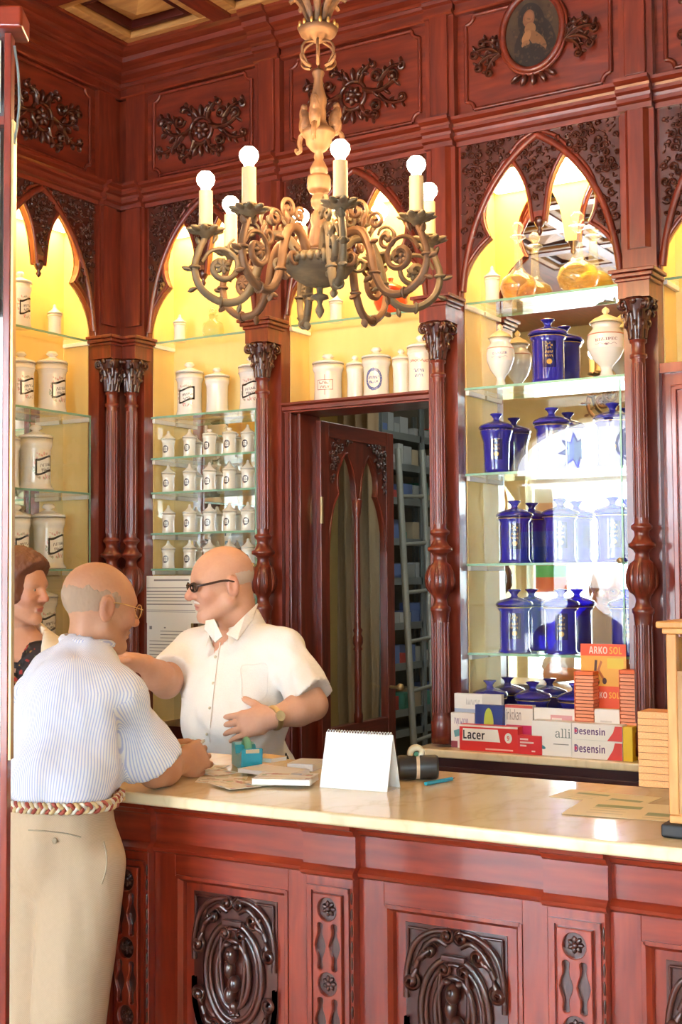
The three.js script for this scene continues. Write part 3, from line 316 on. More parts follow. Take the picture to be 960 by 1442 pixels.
const albBody = (r, h, foot) => [[0, 0], [r * (foot ? 1.12 : 1), 0], [r * (foot ? 1.14 : 1.02), h * 0.03], [r * (foot ? 1.0 : 0.98), h * 0.09], [r * 0.94, h * 0.16], [r * 0.92, h * 0.5], [r * 0.94, h * 0.78], [r * 1.0, h * 0.84], [r * 1.05, h * 0.88], [r * 1.06, h], [0, h]];
function makeJar(kind, r, h, label, o = {}) {
  const t = new THREE.Group(); const L = lathe, lidF = o.lid === 'spire' ? spireLid : knobLid, bh = h * (o.lid === 'spire' ? 0.68 : 0.78);
  part('body', L(albBody(r, bh, o.foot), 22), o.mat ?? M.porcelain, t); const lid = part('lid', L(lidF(r, h * (o.lid === 'spire' ? 0.76 : 0.75)), 20), o.mat ?? M.porcelain, t); lid.position.y = bh;
  if (o.rings) part('rim_ring', new THREE.TorusGeometry(r * 1.05, r * 0.035, 5, 22).rotateX(Math.PI / 2).translate(0, bh * 0.885, 0), o.ringMat ?? M.porcelain, t);
  if (o.art) part('label_art', patch(r * 0.945, r * 0.945, bh * 0.12, bh * 0.82, o.half ?? 0.95), o.art, t);
  return t;
}
function putJar(g, wall, px, py, y, turn, name, label, group, zz = -0.085) {
  g.name = numbered(name); scene.add(g); tag(g, label, 'jar', group);
  if (wall) { const p = PX(px, py, zz); g.position.set(zz, y, p.z); g.rotation.y = Math.PI / 2 + turn; } else { const p = PZ(px, py, zz); g.position.set(p.x, y, zz); g.rotation.y = turn; } g.position.y += 0.0004; return g; }
const G1 = 'large lettered porcelain jars', G2 = 'small porcelain jars in the corner niche', G3 = 'cobalt blue glass jars';
// side wall niche
putJar(makeJar('a', 0.042, 0.215, '', { art: M.banner[0] }), 1, 28, 455, 2.44, -0.2, 'porcelain_jar', 'large banner-lettered white jar under the side wall arch', G1);
putJar(makeJar('s', 0.027, 0.125, '', { lid: 'spire', ringMat: M.brass, rings: 1 }), 1, 77, 470, 2.44, 0, 'porcelain_jar', 'small plain white spire-lidded jar under the side wall arch', G1);
putJar(makeJar('a', 0.051, 0.215, '', { art: M.banner[0], rings: 1 }), 1, 29, 573, 2.138, -0.2, 'porcelain_jar', 'banner-lettered white jar on the second side wall shelf, farther from the corner', G1);
putJar(makeJar('a', 0.056, 0.24, '', { art: M.banner[1], rings: 1 }), 1, 73, 580, 2.138, -0.2, 'porcelain_jar', 'banner-lettered white jar on the second side wall shelf, next to the corner', G1);
putJar(makeJar('a', 0.06, 0.25, '', { art: M.banner[1], foot: 1 }), 1, 50, 690, 1.834, -0.2, 'porcelain_jar', 'tall footed white jar with a banner label on the third side wall shelf', G1);
putJar(makeJar('a', 0.05, 0.225, '', {}), 1, 8, 685, 1.834, 0, 'porcelain_jar', 'plain white jar beside the tall footed jar on the third side wall shelf', G1);
putJar(makeJar('a', 0.052, 0.24, '', { art: M.banner[0] }), 1, 22, 800, 1.537, -0.2, 'porcelain_jar', 'banner-lettered white jar above the woman, partly hidden by her hair', G1);
putJar(makeJar('a', 0.060, 0.25, '', { art: M.banner[1], foot: 1 }), 1, 68, 800, 1.537, -0.2, 'porcelain_jar', 'wide footed banner-lettered jar above the woman beside the corner columns', G1);
putJar(makeJar('a', 0.058, 0.24, '', { art: M.banner[0] }), 1, 58, 905, 1.24, -0.2, 'porcelain_jar', 'banner-lettered white jar behind the shoulder of the woman', G1);
// corner niche
putJar(makeJar('s', 0.024, 0.112, '', { lid: 'spire', rings: 1, ringMat: M.brass }), 0, 253, 478, 2.44, 0, 'porcelain_jar', 'small white spire-lidded jar on the top shelf of the corner niche', G1);
putJar(makeJar('a', 0.052, 0.215, '', { art: M.banner[0], rings: 1 }), 0, 267, 580, 2.138, 0.3, 'porcelain_jar', 'banner-lettered jar over the small jars, next to the corner pilaster', G1);
putJar(makeJar('a', 0.046, 0.185, '', {}), 0, 306, 578, 2.138, 0.3, 'porcelain_jar', 'plain cream jar between two banner-lettered jars in the corner niche', G1, -0.1);
putJar(makeJar('a', 0.050, 0.21, '', { art: M.banner[1], rings: 1 }), 0, 355, 573, 2.138, 0.3, 'porcelain_jar', 'banner-lettered jar over the small jars, next to the door column', G1);
{ const A = makeJar('s', 0.0255, 0.112, '', { lid: 'spire', art: M.small, half: 0.8 }), B = makeJar('s', 0.0265, 0.105, '', { art: M.small, half: 0.8 });
  [1.974, 1.838, 1.677, 1.537].forEach((y, r) => [237, 267, 295, 323, 349].forEach((px, k) => { const g = (r === 0 && k > 1 && k < 4 ? B : A).clone(); putJar(g, 0, px + (r > 1 ? 0 : 0), 700, y, 0.15 + 0.1 * Math.sin(k * 3 + r), 'small_jar', `small white apothecary jar on ${['the upper', 'the second', 'the third', 'the lowest'][r]} small-jar shelf, ${ORD[k]} from the corner pilaster`, G2, -0.07); })); }
// niche over the door
putJar(makeJar('a', 0.055, 0.185, '', { art: M.wreath[1] }), 0, 462, 556, 2.14, 0.3, 'porcelain_jar', 'white jar with a boxed red label over the doorway', G1);
putJar(makeJar('a', 0.032, 0.175, '', {}), 0, 500, 553, 2.14, 0.3, 'porcelain_jar', 'plain cream jar between the boxed and the wreathed jar over the doorway', G1, -0.115);
putJar(makeJar('a', 0.050, 0.19, '', { art: M.wreath[0] }), 0, 530, 551, 2.14, 0.3, 'porcelain_jar', 'white jar with a blue wreath over the doorway', G1);
putJar(makeJar('a', 0.032, 0.18, '', {}), 0, 565, 549, 2.14, 0.3, 'porcelain_jar', 'plain cream jar next to the blue wreath jar over the doorway', G1, -0.115);
putJar(makeJar('a', 0.047, 0.215, '', { art: M.wreath[2], rings: 1 }), 0, 593, 546, 2.14, 0.3, 'porcelain_jar', 'white jar with blue script and a pink border beside a column capital', G1);
putJar(makeJar('s', 0.024, 0.112, '', { lid: 'spire', rings: 1, ringMat: M.brass }), 0, 473, 455, 2.44, 0, 'porcelain_jar', 'small white spire-lidded jar on the shelf above the doorway jars', G1);
{ const t = thing('glass_bowl', 'orange red covered glass bowl above the doorway jars', 'bowl', [0, 0, 0], 0, null), p = PZ(550, 445, -0.085); t.position.set(p.x, 2.4404, -0.085); const red = phy({ color: lin(0.75, 0.10, 0.03), roughness: 0.08, transmission: 0.3, thickness: 0, clearcoat: 1 }); part('bowl', lathe([[0, 0], [0.03, 0], [0.03, 0.006], [0.05, 0.02], [0.062, 0.045], [0.06, 0.07], [0.05, 0.082], [0, 0.084]], 20), red, t); part('lid', lathe([[0, 0], [0.052, 0], [0.045, 0.02], [0.02, 0.035], [0.008, 0.04], [0.012, 0.052], [0, 0.06]], 18).translate(0, 0.083, 0), red, t); }
{ const t = thing('glass_bottle', 'squat clear glass bottle on the top shelf of the corner niche', 'bottle'), p = PZ(300, 470, -0.085); t.position.set(p.x, 2.4404, -0.085); const cg = phy({ color: lin(0.75, 0.85, 0.6), transmission: 0.85, thickness: 0, roughness: 0.03 }); part('body', lathe([[0, 0], [0.035, 0], [0.044, 0.025], [0.04, 0.055], [0.018, 0.07], [0.016, 0.085], [0.02, 0.09], [0, 0.09]], 18), cg, t); part('stopper', ell(0, 0.104, 0, 0.016, 0.016, 0.016, 10), cg, t); }
// urns and blue jars
function urn(r, h, art) { const t = new THREE.Group(); part('body', lathe([[0, 0], [r * 0.62, 0], [r * 0.62, h * 0.025], [r * 0.36, h * 0.05], [r * 0.28, h * 0.12], [r * 0.34, h * 0.17], [r * 0.72, h * 0.28], [r * 0.97, h * 0.42], [r, h * 0.52], [r * 0.93, h * 0.62], [r * 0.72, h * 0.68], [r * 0.7, h * 0.71], [r * 0.8, h * 0.76], [0, h * 0.76]], 24), M.porcelain, t); part('lid', lathe([[0, 0], [r * 0.86, 0], [r * 0.86, h * 0.02], [r * 0.62, h * 0.07], [r * 0.2, h * 0.12], [r * 0.1, h * 0.135], [r * 0.2, h * 0.165], [r * 0.18, h * 0.2], [0, h * 0.235]], 20).translate(0, h * 0.76, 0), std({ color: lin(0.80, 0.68, 0.38), roughness: 0.3 }), t); part('neck_band', new THREE.TorusGeometry(r * 0.95, r * 0.03, 5, 24).rotateX(Math.PI / 2).translate(0, h * 0.6, 0), std({ color: lin(0.6, 0.22, 0.12), roughness: 0.4 }), t); part('label_art', patch(r * 0.99, r * 1.004, h * 0.40, h * 0.58, 0.95), art, t); return t; }
putJar(urn(0.049, 0.225, M.words[0]), 0, 705, 540, 2.142, 0.35, 'urn_jar', 'white footed urn lettered in blue on the second shelf of the blue jar niche', G1);
putJar(urn(0.063, 0.24, M.words[1]), 0, 854, 527, 2.142, 0.35, 'urn_jar', 'large white footed urn lettered in brown on the second shelf of the blue jar niche', G1);
function blue(r, h, flare) { const t = new THREE.Group(), b = h * 0.73; part('body', lathe(flare ? [[0, 0], [r * 0.8, 0], [r * 0.8, b * 0.1], [r * 0.86, b * 0.7], [r * 1.05, b * 0.93], [r * 1.06, b], [0, b]] : [[0, 0], [r * 1.0, 0], [r, b * 0.03], [r * 0.9, b * 0.09], [r * 0.9, b * 0.88], [r * 1.02, b * 0.93], [r * 1.02, b], [0, b]], 24), M.cobalt, t); part('lid', lathe([[0, 0], [r * 1.12, 0], [r * 1.14, h * 0.03], [r * 1.02, h * 0.07], [r * 0.6, h * 0.11], [r * 0.25, h * 0.135], [r * 0.18, h * 0.17], [r * 0.3, h * 0.215], [r * 0.4, h * 0.235], [r * 0.4, h * 0.255], [0, h * 0.265]], 22).translate(0, b, 0), M.cobalt, t); part('gold_band', new THREE.TorusGeometry(r * 1.03, r * 0.03, 5, 26).rotateX(Math.PI / 2).translate(0, b * 0.965, 0), M.gold, t); part('gold_script', patch(r * 0.905, r * 0.905, b * 0.3, b * 0.85, 0.42), M.goldText, t); return t; }
putJar(blue(0.060, 0.222), 0, 772, 533, 2.142, 0.45, 'blue_jar', 'cobalt blue lidded glass jar standing between two white urns', G3);
const b1 = blue(0.056, 0.215), b2 = blue(0.054, 0.21, true);
const blueRow = (y, name, list) => list.forEach(([px, f], k) => putJar((f ? b2 : b1).clone(), 0, px, 700, y, 0.4, 'blue_jar', `cobalt blue lidded glass jar on the ${name} in its niche, ${ORD[k]} from the doorway`, G3));
blueRow(1.848, 'third shelf', [[700, 1], [778, 0], [864, 0]]); blueRow(1.541, 'fourth shelf', [[724, 0], [788, 0], [862, 0]]); blueRow(1.24, 'fifth shelf', [[722, 0], [787, 0], [880, 0]]); blueRow(0.932, 'marble ledge', [[686, 0], [746, 0], [806, 0]]);
// flasks
const flaskGlass = phy({ color: lin(0.96, 0.96, 0.92), transmission: 0.92, thickness: 0, roughness: 0.02 }), yellow = phy({ color: lin(0.92, 0.72, 0.03), transmission: 0.88, thickness: 0, roughness: 0.05, clearcoat: 0.5 }), amber = phy({ color: lin(0.88, 0.60, 0.08), transmission: 0.85, thickness: 0, roughness: 0.05, clearcoat: 0.5 });
function flask(px, py, r, h, liq, label) { const t = thing('glass_flask', label, 'flask', [0, 0, 0], 0, 'long necked flasks of coloured liquid'), p = PZ(px, py, -0.085); t.position.set(p.x, 2.4404, -0.085); const bh = r * 1.5;
  part('glass', lathe([[0, 0], [r * 0.5, 0], [r * 0.85, bh * 0.18], [r, bh * 0.45], [r * 0.86, bh * 0.75], [r * 0.45, bh * 0.95], [r * 0.25, bh * 1.15], [r * 0.2, h * 0.7], [r * 0.2, h * 0.76], [r * 0.42, h * 0.79], [r * 0.42, h * 0.81], [r * 0.14, h * 0.81]], 24), flaskGlass, t);
  part('liquid', lathe([[0, 0.003], [r * 0.48, 0.003], [r * 0.82, bh * 0.19], [r * 0.96, bh * 0.45], [r * 0.84, bh * 0.73], [r * 0.5, bh * 0.88], [0, bh * 0.88]], 24), liq, t); part('stopper', lathe([[0, -0.02], [r * 0.12, -0.02], [r * 0.16, 0.0], [r * 0.14, 0.008], [r * 0.3, 0.022], [r * 0.32, 0.034], [r * 0.2, 0.047], [0, 0.05]], 14).translate(0, h * 0.81, 0), flaskGlass, t); }
flask(730, 412, 0.064, 0.27, amber, 'round long-necked flask of amber liquid beside the column');
flask(814, 403, 0.072, 0.275, yellow, 'round long-necked flask of bright yellow liquid under the arch');
putJar(makeJar('s', 0.026, 0.13, '', { lid: 'spire', rings: 1, ringMat: M.brass }), 0, 693, 418, 2.44, 0, 'porcelain_jar', 'small white spire-lidded jar beside the amber flask', G1);
putJar(makeJar('s', 0.026, 0.12, '', { rings: 1, ringMat: M.brass }), 0, 879, 394, 2.44, 0, 'porcelain_jar', 'small white jar beside the yellow flask', G1);
// ---------- storeroom behind the doorway ----------
const wsr = struct('wall_storeroom', 'plain walls of the storeroom behind the doorway', 'wall'); part('side_panel', bb(-0.3, -0.2, 0, 2.9, -2.6, -0.2), M.plaster, wsr); part('yellow_panel', bb(-0.2, 0.31, 0, 2.8, -1.5, -1.45), M.cream, wsr); part('end_panel', bb(-0.3, 3.2, 0, 2.9, -2.7, -2.6), std({ color: lin(0.35, 0.33, 0.28), roughness: 0.9 }), wsr); part('far_panel', bb(3.1, 3.2, 0, 2.9, -2.6, -0.2), M.plaster, wsr); part('storeroom_ceiling', bb(-0.3, 3.2, 2.8, 2.9, -2.6, -0.2), M.plaster, wsr);
{ const l = thing('storeroom_lamp', 'white tube lamp on the storeroom ceiling', 'light', [1.25, 2.76, -1.2]); part('tube', new THREE.CylinderGeometry(0.02, 0.02, 1.0, 10).rotateX(Math.PI / 2), std({ color: lin(0.9, 0.9, 0.9), emissive: lin(0.8, 0.95, 1), emissiveIntensity: 3 }), l); part('fitting', bb(-0.04, 0.04, 0.02, 0.04, -0.52, 0.52), M.white, l); const a = new THREE.RectAreaLight(0xf2f4ea, 22, 0.06, 1.0); a.position.set(0, -0.025, 0); a.rotation.x = -Math.PI / 2; a.name = 'tube_glow'; l.add(a); }
{ const X = 0.30, z0 = -1.6, t = thing('metal_rack', 'grey slotted metal shelving rack in the storeroom', 'rack', [X, 0, z0]);
  const ys = [612, 655, 703, 760, 815, 878, 935, 1000].map((y) => PX(570, y, X).y); for (const y of [...ys, 0.72, 0.45, 0.15]) part('rack_shelf', merge([bb(-0.28, 0, -0.012, 0, -0.9, 0), bb(-0.006, 0.002, -0.03, 0.006, -0.9, 0)]).translate(0, y, 0), M.steel, t);
  for (const z of [0.0, -0.45, -0.9]) for (const x of [0.0, -0.28]) part('rack_post', merge([bb(x - 0.018, x + 0.018, 0, 2.4, z - 0.002, z + 0.002), bb(x - 0.002 * 0 - 0.002, x + 0.002, 0, 2.4, z - 0.018, z + 0.018)]), M.steel, t);
  const R = rng(77), cols = [[0.75, 0.78, 0.75], [0.12, 0.42, 0.32], [0.62, 0.66, 0.68], [0.68, 0.12, 0.1], [0.2, 0.3, 0.62], [0.75, 0.62, 0.42], [0.55, 0.6, 0.6]].map((c) => std({ color: lin(...c.map((v) => v * 0.8)), roughness: 0.6 })); const cn = ['white', 'green', 'pale grey', 'red', 'blue', 'tan', 'grey']; const base = new THREE.BoxGeometry(1, 1, 1).translate(0, 0.5, 0);
  const NTH = [...ORD, 'eighth', 'ninth', 'tenth', 'eleventh', 'twelfth', 'thirteenth', 'fourteenth', 'fifteenth', 'sixteenth']; ys.forEach((y, k) => { let z = -0.03, n = 0; while (z > -0.86) { const w = 0.05 + R() * 0.07, h = 0.04 + R() * 0.075, c = Math.floor(R() * 7); const m = solo('medicine_carton', base, cols[c], `${cn[c]} medicine carton, ${NTH[n++]} from the near rack post, ${k + 1 > 7 ? 'lowest' : ORD[k]} rack shelf in view`, 'carton', 'cartons on the storeroom rack'); m.scale.set(0.12, h, w); m.position.set(X - 0.075, y + 0.0005, z0 + z - w / 2); z -= w + 0.008 + (R() < 0.2 ? 0.06 : 0); } });
}
{ const t = thing('step_ladder', 'pale metal ladder leaning on the storeroom rack', 'ladder'); const a0 = PD(560, 632, 6.42), a1 = PD(583, 1060, 6.2), b0 = PD(594, 634, 6.66), b1_ = PD(613, 1060, 6.45); const ext = (p, q, y) => p.clone().lerp(q, (p.y - y) / (p.y - q.y)); const lm = std({ color: lin(0.42, 0.44, 0.40), metalness: 0.3, roughness: 0.45 }); const A1 = ext(a0, a1, 0), B1 = ext(b0, b1_, 0); part('rail', bar(a0, A1, 0.017, 8), lm, t); part('rail', bar(b0, B1, 0.017, 8), lm, t); for (let k = 1; k < 9; k++) { const f = k / 9; part('rung', bar(a0.clone().lerp(A1, f), b0.clone().lerp(B1, f), 0.010, 6), lm, t); } }
{ const t = thing('hanging_curtain', 'long tan curtain hanging in the storeroom', 'curtain', [0.30, 0, -1.38]); const g = new THREE.PlaneGeometry(0.22, 2.3, 60, 6), p = g.attributes.position; for (let i = 0; i < p.count; i++) { const x = p.getX(i), y = p.getY(i); p.setZ(i, 0.02 * Math.sin(x * 95 + 0.9 * Math.sin(y * 2)) + 0.007 * Math.sin(x * 190 + y)); if (y < -0.4) p.setX(i, x * (0.8 + 0.1 * Math.abs(y))); } g.computeVertexNormals(); g.translate(0, 1.35, 0); part('cloth', g, std({ color: lin(0.44, 0.31, 0.18), roughness: 0.9, side: THREE.DoubleSide }), t); part('rod', bar(V(-0.15, 2.5, 0), V(0.15, 2.5, 0), 0.01), M.brass, t); }
// open glazed door leaf into the storeroom: local x along -z
{ const d = struct('door_1', 'open mahogany door leaf with a gothic glazed panel', 'door'); d.position.set(0.848, 0, -0.14); d.rotation.y = Math.PI / 2; const W = 0.57, T = 0.018;
  part('stile', uvm(bb(0, 0.062, 0.01, 2.09, -T, T, 0.004)), M.wood, d); part('stile', uvm(bb(W - 0.062, W, 0.01, 2.09, -T, T, 0.004)), M.wood, d); part('top_rail', uvm(bb(0.062, W - 0.062, 2.03, 2.09, -T, T, 0.004), 'x'), M.wood, d); part('bottom_rail', uvm(merge([bb(0.062, W - 0.062, 0.78, 0.93, -T, T, 0.004), bb(0.062, W - 0.062, 0.01, 0.78, -T * 0.6, T * 0.6)]), 'x'), M.wood, d);
  const xc = W / 2, hw = W / 2 - 0.062, Q = (a, c, b, n = 8) => Array.from({ length: n }, (_, i) => { const t = i / n; return [(1 - t) ** 2 * a[0] + 2 * t * (1 - t) * c[0] + t * t * b[0], (1 - t) ** 2 * a[1] + 2 * t * (1 - t) * c[1] + t * t * b[1]]; });
  const L = [...Q([-hw, 1.60], [-hw + 0.01, 1.76], [-hw * 0.66, 1.82]), ...Q([-hw * 0.66, 1.82], [-hw * 0.82, 1.90], [-hw * 0.40, 1.985]), ...Q([-hw * 0.40, 1.985], [-0.02, 1.93], [-0.018, 1.82]), [-0.014, 1.80]], E2 = [...L, ...L.slice().reverse().map(([x, y]) => [-x, y])].map(([x, y]) => [x + xc, y]); const P = [...E2, [xc + hw, 2.035], [xc - hw, 2.035]];
  const tp = part('tracery', uvm(extr(P, 0.022, 0.002).translate(0, 0, -0.011)), M.wood, d); part('tracery_bead', uvm(merge([E2.slice(0, 9), E2.slice(8, 25), E2.slice(-25, -8), E2.slice(-9)].map((e) => tube(e.map(([x, y]) => [x, y, 0.012]), 0.006, 16, 5)))), M.wood, tp); part('carved_foliage', uvm(merge([-1, 1].flatMap((s) => foliage([[xc + s * hw, 1.74], [xc + s * hw, 2.03], [xc + s * 0.03, 2.03], [xc + s * hw * 0.5, 1.985], [xc + s * hw * 0.82, 1.88]], 300 + s, 0.03)))).translate(0, 0, 0.012), M.carved, tp);
  part('mullion_column', uvm(lathe([[0, 0], [0.018, 0], [0.018, 0.03], [0.014, 0.04], [0.014, 0.28], [0.02, 0.285], [0.014, 0.295], [0.021, 0.31], [0.021, 0.33], [0.014, 0.345], [0.02, 0.36], [0.013, 0.37], [0.012, 0.80], [0.017, 0.82], [0.022, 0.87], [0, 0.88]], 12).translate(xc, 0.93, 0.006)), M.wood, d);
  part('pane', bb(0.058, W - 0.058, 0.92, 2.03, -0.003, 0.0), M.glass, d); part('hinge', bb(-0.004, 0.006, 1.7, 1.8, 0.016, 0.024), M.brass, d); part('handle', lathe([[0, 0], [0.006, 0], [0.006, 0.03], [0.016, 0.04], [0.014, 0.055], [0, 0.06]], 10).rotateX(Math.PI / 2).translate(W - 0.045, 1.05, 0.018), M.brass, d); }
// ---------- marble ledge under the blue jars ----------
{ const t = thing('marble_ledge', 'narrow cream marble ledge under the blue jar niche', 'ledge'); part('slab', uvm(bb(1.40, 2.95, 0.905, 0.932, 0.03, 0.16, 0.006), 'x'), M.marble, t); part('slab_inner', uvm(bb(1.523, 2.102, 0.905, 0.932, -0.155, 0.03), 'x'), M.marble, t); part('ledge_front', uvm(merge([bb(1.42, 2.95, 0.80, 0.905, 0.03, 0.135), bb(1.42, 2.95, 0.86, 0.875, 0.135, 0.145, 0.003)]), 'x'), M.woodDark, t); part('drawer_knob', ell(2.05, 0.85, 0.15, 0.014, 0.014, 0.012), M.woodDark, t); }
// ---------- shop counter ----------
{ const c = thing('shop_counter', 'long mahogany shop counter with carved panels and pilasters', 'counter', [0, 0, 0]); const FZ = 1.565, xs = [0.839, 1.397, 1.955, 2.513, 3.071];
  part('carcass', uvm(bb(0.76, 3.2, 0.02, 0.965, 1.02, FZ - 0.045), 'x'), M.woodDark, c);
  part('plinth', uvm(bb(0.76, 3.2, 0, 0.12, 1.03, FZ + 0.01, 0.004), 'x'), M.woodRed, c);
  const bandProf = (o) => [[FZ - 0.05, 0.855], [FZ + 0.004 + o, 0.855], [FZ + 0.014 + o, 0.861], [FZ + 0.016 + o, 0.868], [FZ + 0.008 + o, 0.876], [FZ + 0.002 + o, 0.88], [FZ + 0.002 + o, 0.945], [FZ + 0.01 + o, 0.95], [FZ + 0.014 + o, 0.958], [FZ + 0.026 + o, 0.963], [FZ + 0.028 + o, 0.971], [FZ - 0.05, 0.971]];
  const plate = (() => { const s = shapeOf([[-0.036, 0], [0.036, 0], [0.036, 0.66], [-0.036, 0.66]]); for (let k = 0; k < 4; k++) { const y = 0.628 - k * 0.158; const h = new THREE.Path(); for (let i = 0; i < 22; i++) { const a = -i * 0.2856; i ? h.lineTo(0.024 * Math.cos(a), y + 0.025 * Math.sin(a)) : h.moveTo(0.024, y); } h.closePath(); s.holes.push(h); for (const x of [-0.0178, 0.0178]) { const q = new THREE.Path(), yc = y - 0.079, pts = []; for (let i = 0; i < 26; i++) { const a = -i / 26 * 6.283, v = Math.sin(a), w = 0.0125 * Math.sqrt(Math.max(0.02, 1 - v ** 6)) * (0.78 + 0.34 * Math.cos(v * 5.4)); pts.push([x + Math.sign(Math.cos(a)) * w, yc + v * 0.05]); } pts.forEach(([u, w2], i) => i ? q.lineTo(u, w2) : q.moveTo(u, w2)); q.closePath(); s.holes.push(q); } } return uvm(extr(s, 0.009, 0.0015, 10)); })();
  const ros = uvm(merge([0, 1, 2, 3].flatMap((k) => rosette(0, 0.628 - k * 0.158, 0.018))));
  for (const x of xs) { const p = part('pilaster', uvm(merge([bb(x - 0.06, x + 0.06, 0.12, 0.86, FZ - 0.05, FZ + 0.024, 0.003), bb(x - 0.052, x - 0.042, 0.14, 0.83, FZ + 0.024, FZ + 0.031), bb(x + 0.042, x + 0.052, 0.14, 0.83, FZ + 0.024, FZ + 0.031), bb(x - 0.052, x + 0.052, 0.826, 0.836, FZ + 0.024, FZ + 0.034)])), M.woodRed, c); const b = part('strapwork', plate, M.woodRed, p); b.position.set(x, 0.16, FZ + 0.0245); const r = part('carved_rosettes', ros, M.carved, p); r.position.set(x, 0.16, FZ + 0.024); part('strapwork_ground', bb(x - 0.036, x + 0.036, 0.16, 0.82, FZ + 0.0235, FZ + 0.0255), M.carved, p); part('cornice_break', uvm(mould(bandProf(0.022), x - 0.066, x + 0.066), 'x'), M.woodRed, p); part('bead_row', merge(Array.from({ length: 20 }, (_, k) => ell(x + 0.056, 0.815 - k * 0.034, FZ + 0.0245, 0.003, 0.014, 0.004, 6))), M.carved, p); }
  // carved medallion
  const med = (() => { const o = [], oval = (a, b, r, z = 0.004) => tube(Array.from({ length: 24 }, (_, i) => [a * Math.cos(i * 0.2618), b * Math.sin(i * 0.2618), z]), r, 48, 6, true); o.push(oval(0.078, 0.115, 0.0075), oval(0.066, 0.102, 0.005), oval(0.044, 0.076, 0.007, 0.006));
    const top = (s) => tube([[s * 0.112, 0.02, 0.004], [s * 0.11, 0.08, 0.004], [s * 0.09, 0.135, 0.004], [s * 0.05, 0.163, 0.004], [s * 0.012, 0.168, 0.004]], 0.0065, 18, 6); for (const s of [-1, 1]) for (const f of [1, -1]) { o.push(top(s).scale(1, f, 1)); o.push(scroll(s * 0.016, f * 0.158, 0.016, 1.4, 1.57, s * f, 0.006), scroll(s * 0.098, f * 0.055, 0.019, 1.5, 1.57 * f, s * f, 0.007), scroll(s * 0.055, f * 0.125, 0.02, 1.3, 0.4, -s, 0.006)); o.push(tube([[s * 0.016, f * 0.14, 0.005], [s * 0.04, f * 0.15, 0.006], [s * 0.07, f * 0.125, 0.005], [s * 0.09, f * 0.085, 0.004]], 0.0065, 12, 5), leaf(s * 0.05, f * 0.13, 0.05, f * (s > 0 ? -0.7 : 3.84), 0.012, 0.012), leaf(s * 0.085, f * 0.09, 0.045, f * (s > 0 ? -1.2 : 4.34), 0.012, 0.01));
      o.push(tube([[s * 0.108, f * 0.165, 0.002], [s * 0.06, f * 0.165, 0.002]], 0.003, 4, 5), tube([[s * 0.108, f * 0.165, 0.002], [s * 0.108, f * 0.105, 0.002]], 0.003, 4, 5), tube([[s * 0.06, f * 0.165, 0.002], [s * 0.09, f * 0.14, 0.002], [s * 0.108, f * 0.105, 0.002]], 0.003, 6, 5)); }
    o.push(bb(-0.028, 0.028, 0.108, 0.122, 0, 0.014, 0.004)); for (const s of [-1, 1]) o.push(scroll(s * 0.022, 0.09, 0.014, 1.4, 1.57, s, 0.006), tube([[s * 0.03, 0.082, 0.008], [s * 0.034, 0.04, 0.008], [s * 0.03, -0.02, 0.008], [s * 0.02, -0.07, 0.008]], 0.005, 12, 5));
    o.push(ell(0, 0.045, 0.012, 0.016, 0.022, 0.018), ell(0, 0.05, 0.026, 0.006, 0.008, 0.006, 7), ell(-0.006, 0.012, 0.01, 0.013, 0.022, 0.015), ell(0.008, -0.018, 0.012, 0.016, 0.02, 0.016), ell(-0.006, -0.045, 0.01, 0.015, 0.02, 0.015), ell(0.004, -0.07, 0.008, 0.012, 0.014, 0.012), ell(-0.012, 0.068, 0.01, 0.01, 0.008, 0.012), ell(0.014, 0.066, 0.01, 0.009, 0.008, 0.012), ...rosette(0, -0.09, 0.016)); for (let k = -2; k <= 2; k++) o.push(leaf(0, -0.1, 0.04, -1.57 + k * 0.45, 0.008, 0.012)); return uvm(merge(o)); })();
  for (let i = 0; i < xs.length - 1; i++) { const x0 = xs[i] + 0.06, x1 = xs[i + 1] - 0.06, xm = (x0 + x1) / 2; part('band', uvm(mould(bandProf(0), x0, x1), 'x'), M.woodRed, c);
    part('frame_stile', uvm(bb(x0, x0 + 0.062, 0.12, 0.856, FZ - 0.04, FZ, 0.002)), M.woodRed, c); part('frame_stile', uvm(bb(x1 - 0.062, x1, 0.12, 0.856, FZ - 0.04, FZ, 0.002)), M.woodRed, c); part('frame_rail', uvm(bb(x0 + 0.062, x1 - 0.062, 0.806, 0.856, FZ - 0.04, FZ - 0.0005), 'x'), M.woodRed, c); part('frame_rail', uvm(bb(x0 + 0.062, x1 - 0.062, 0.12, 0.30, FZ - 0.04, FZ - 0.0005), 'x'), M.woodRed, c);
    const a = x0 + 0.066, b = x1 - 0.066; const f = part('door_panel', uvm(bb(a - 0.004, b + 0.004, 0.30, 0.806, FZ - 0.04, FZ - 0.02)), M.woodRed, c);
    part('panel_moulding', uvm(merge([mouldV([[a - 0.004, FZ - 0.02], [a + 0.014, FZ - 0.02], [a + 0.012, FZ - 0.008], [a + 0.004, FZ + 0.003], [a - 0.004, FZ + 0.003]], 0.3, 0.806), mouldV([[b + 0.004, FZ - 0.02], [b - 0.014, FZ - 0.02], [b - 0.012, FZ - 0.008], [b - 0.004, FZ + 0.003], [b + 0.004, FZ + 0.003]], 0.3, 0.806), mould([[FZ - 0.02, 0.79], [FZ - 0.008, 0.792], [FZ + 0.003, 0.80], [FZ + 0.003, 0.808], [FZ - 0.02, 0.808]], a, b)])), M.woodRed, f);
    part('carving_ground', uvm(bb(xm - 0.116, xm + 0.116, 0.425, 0.772, FZ - 0.0205, FZ - 0.017)), M.carved, f); const m = part('carved_medallion', med, M.carved, f); m.position.set(xm, 0.598, FZ - 0.016); }
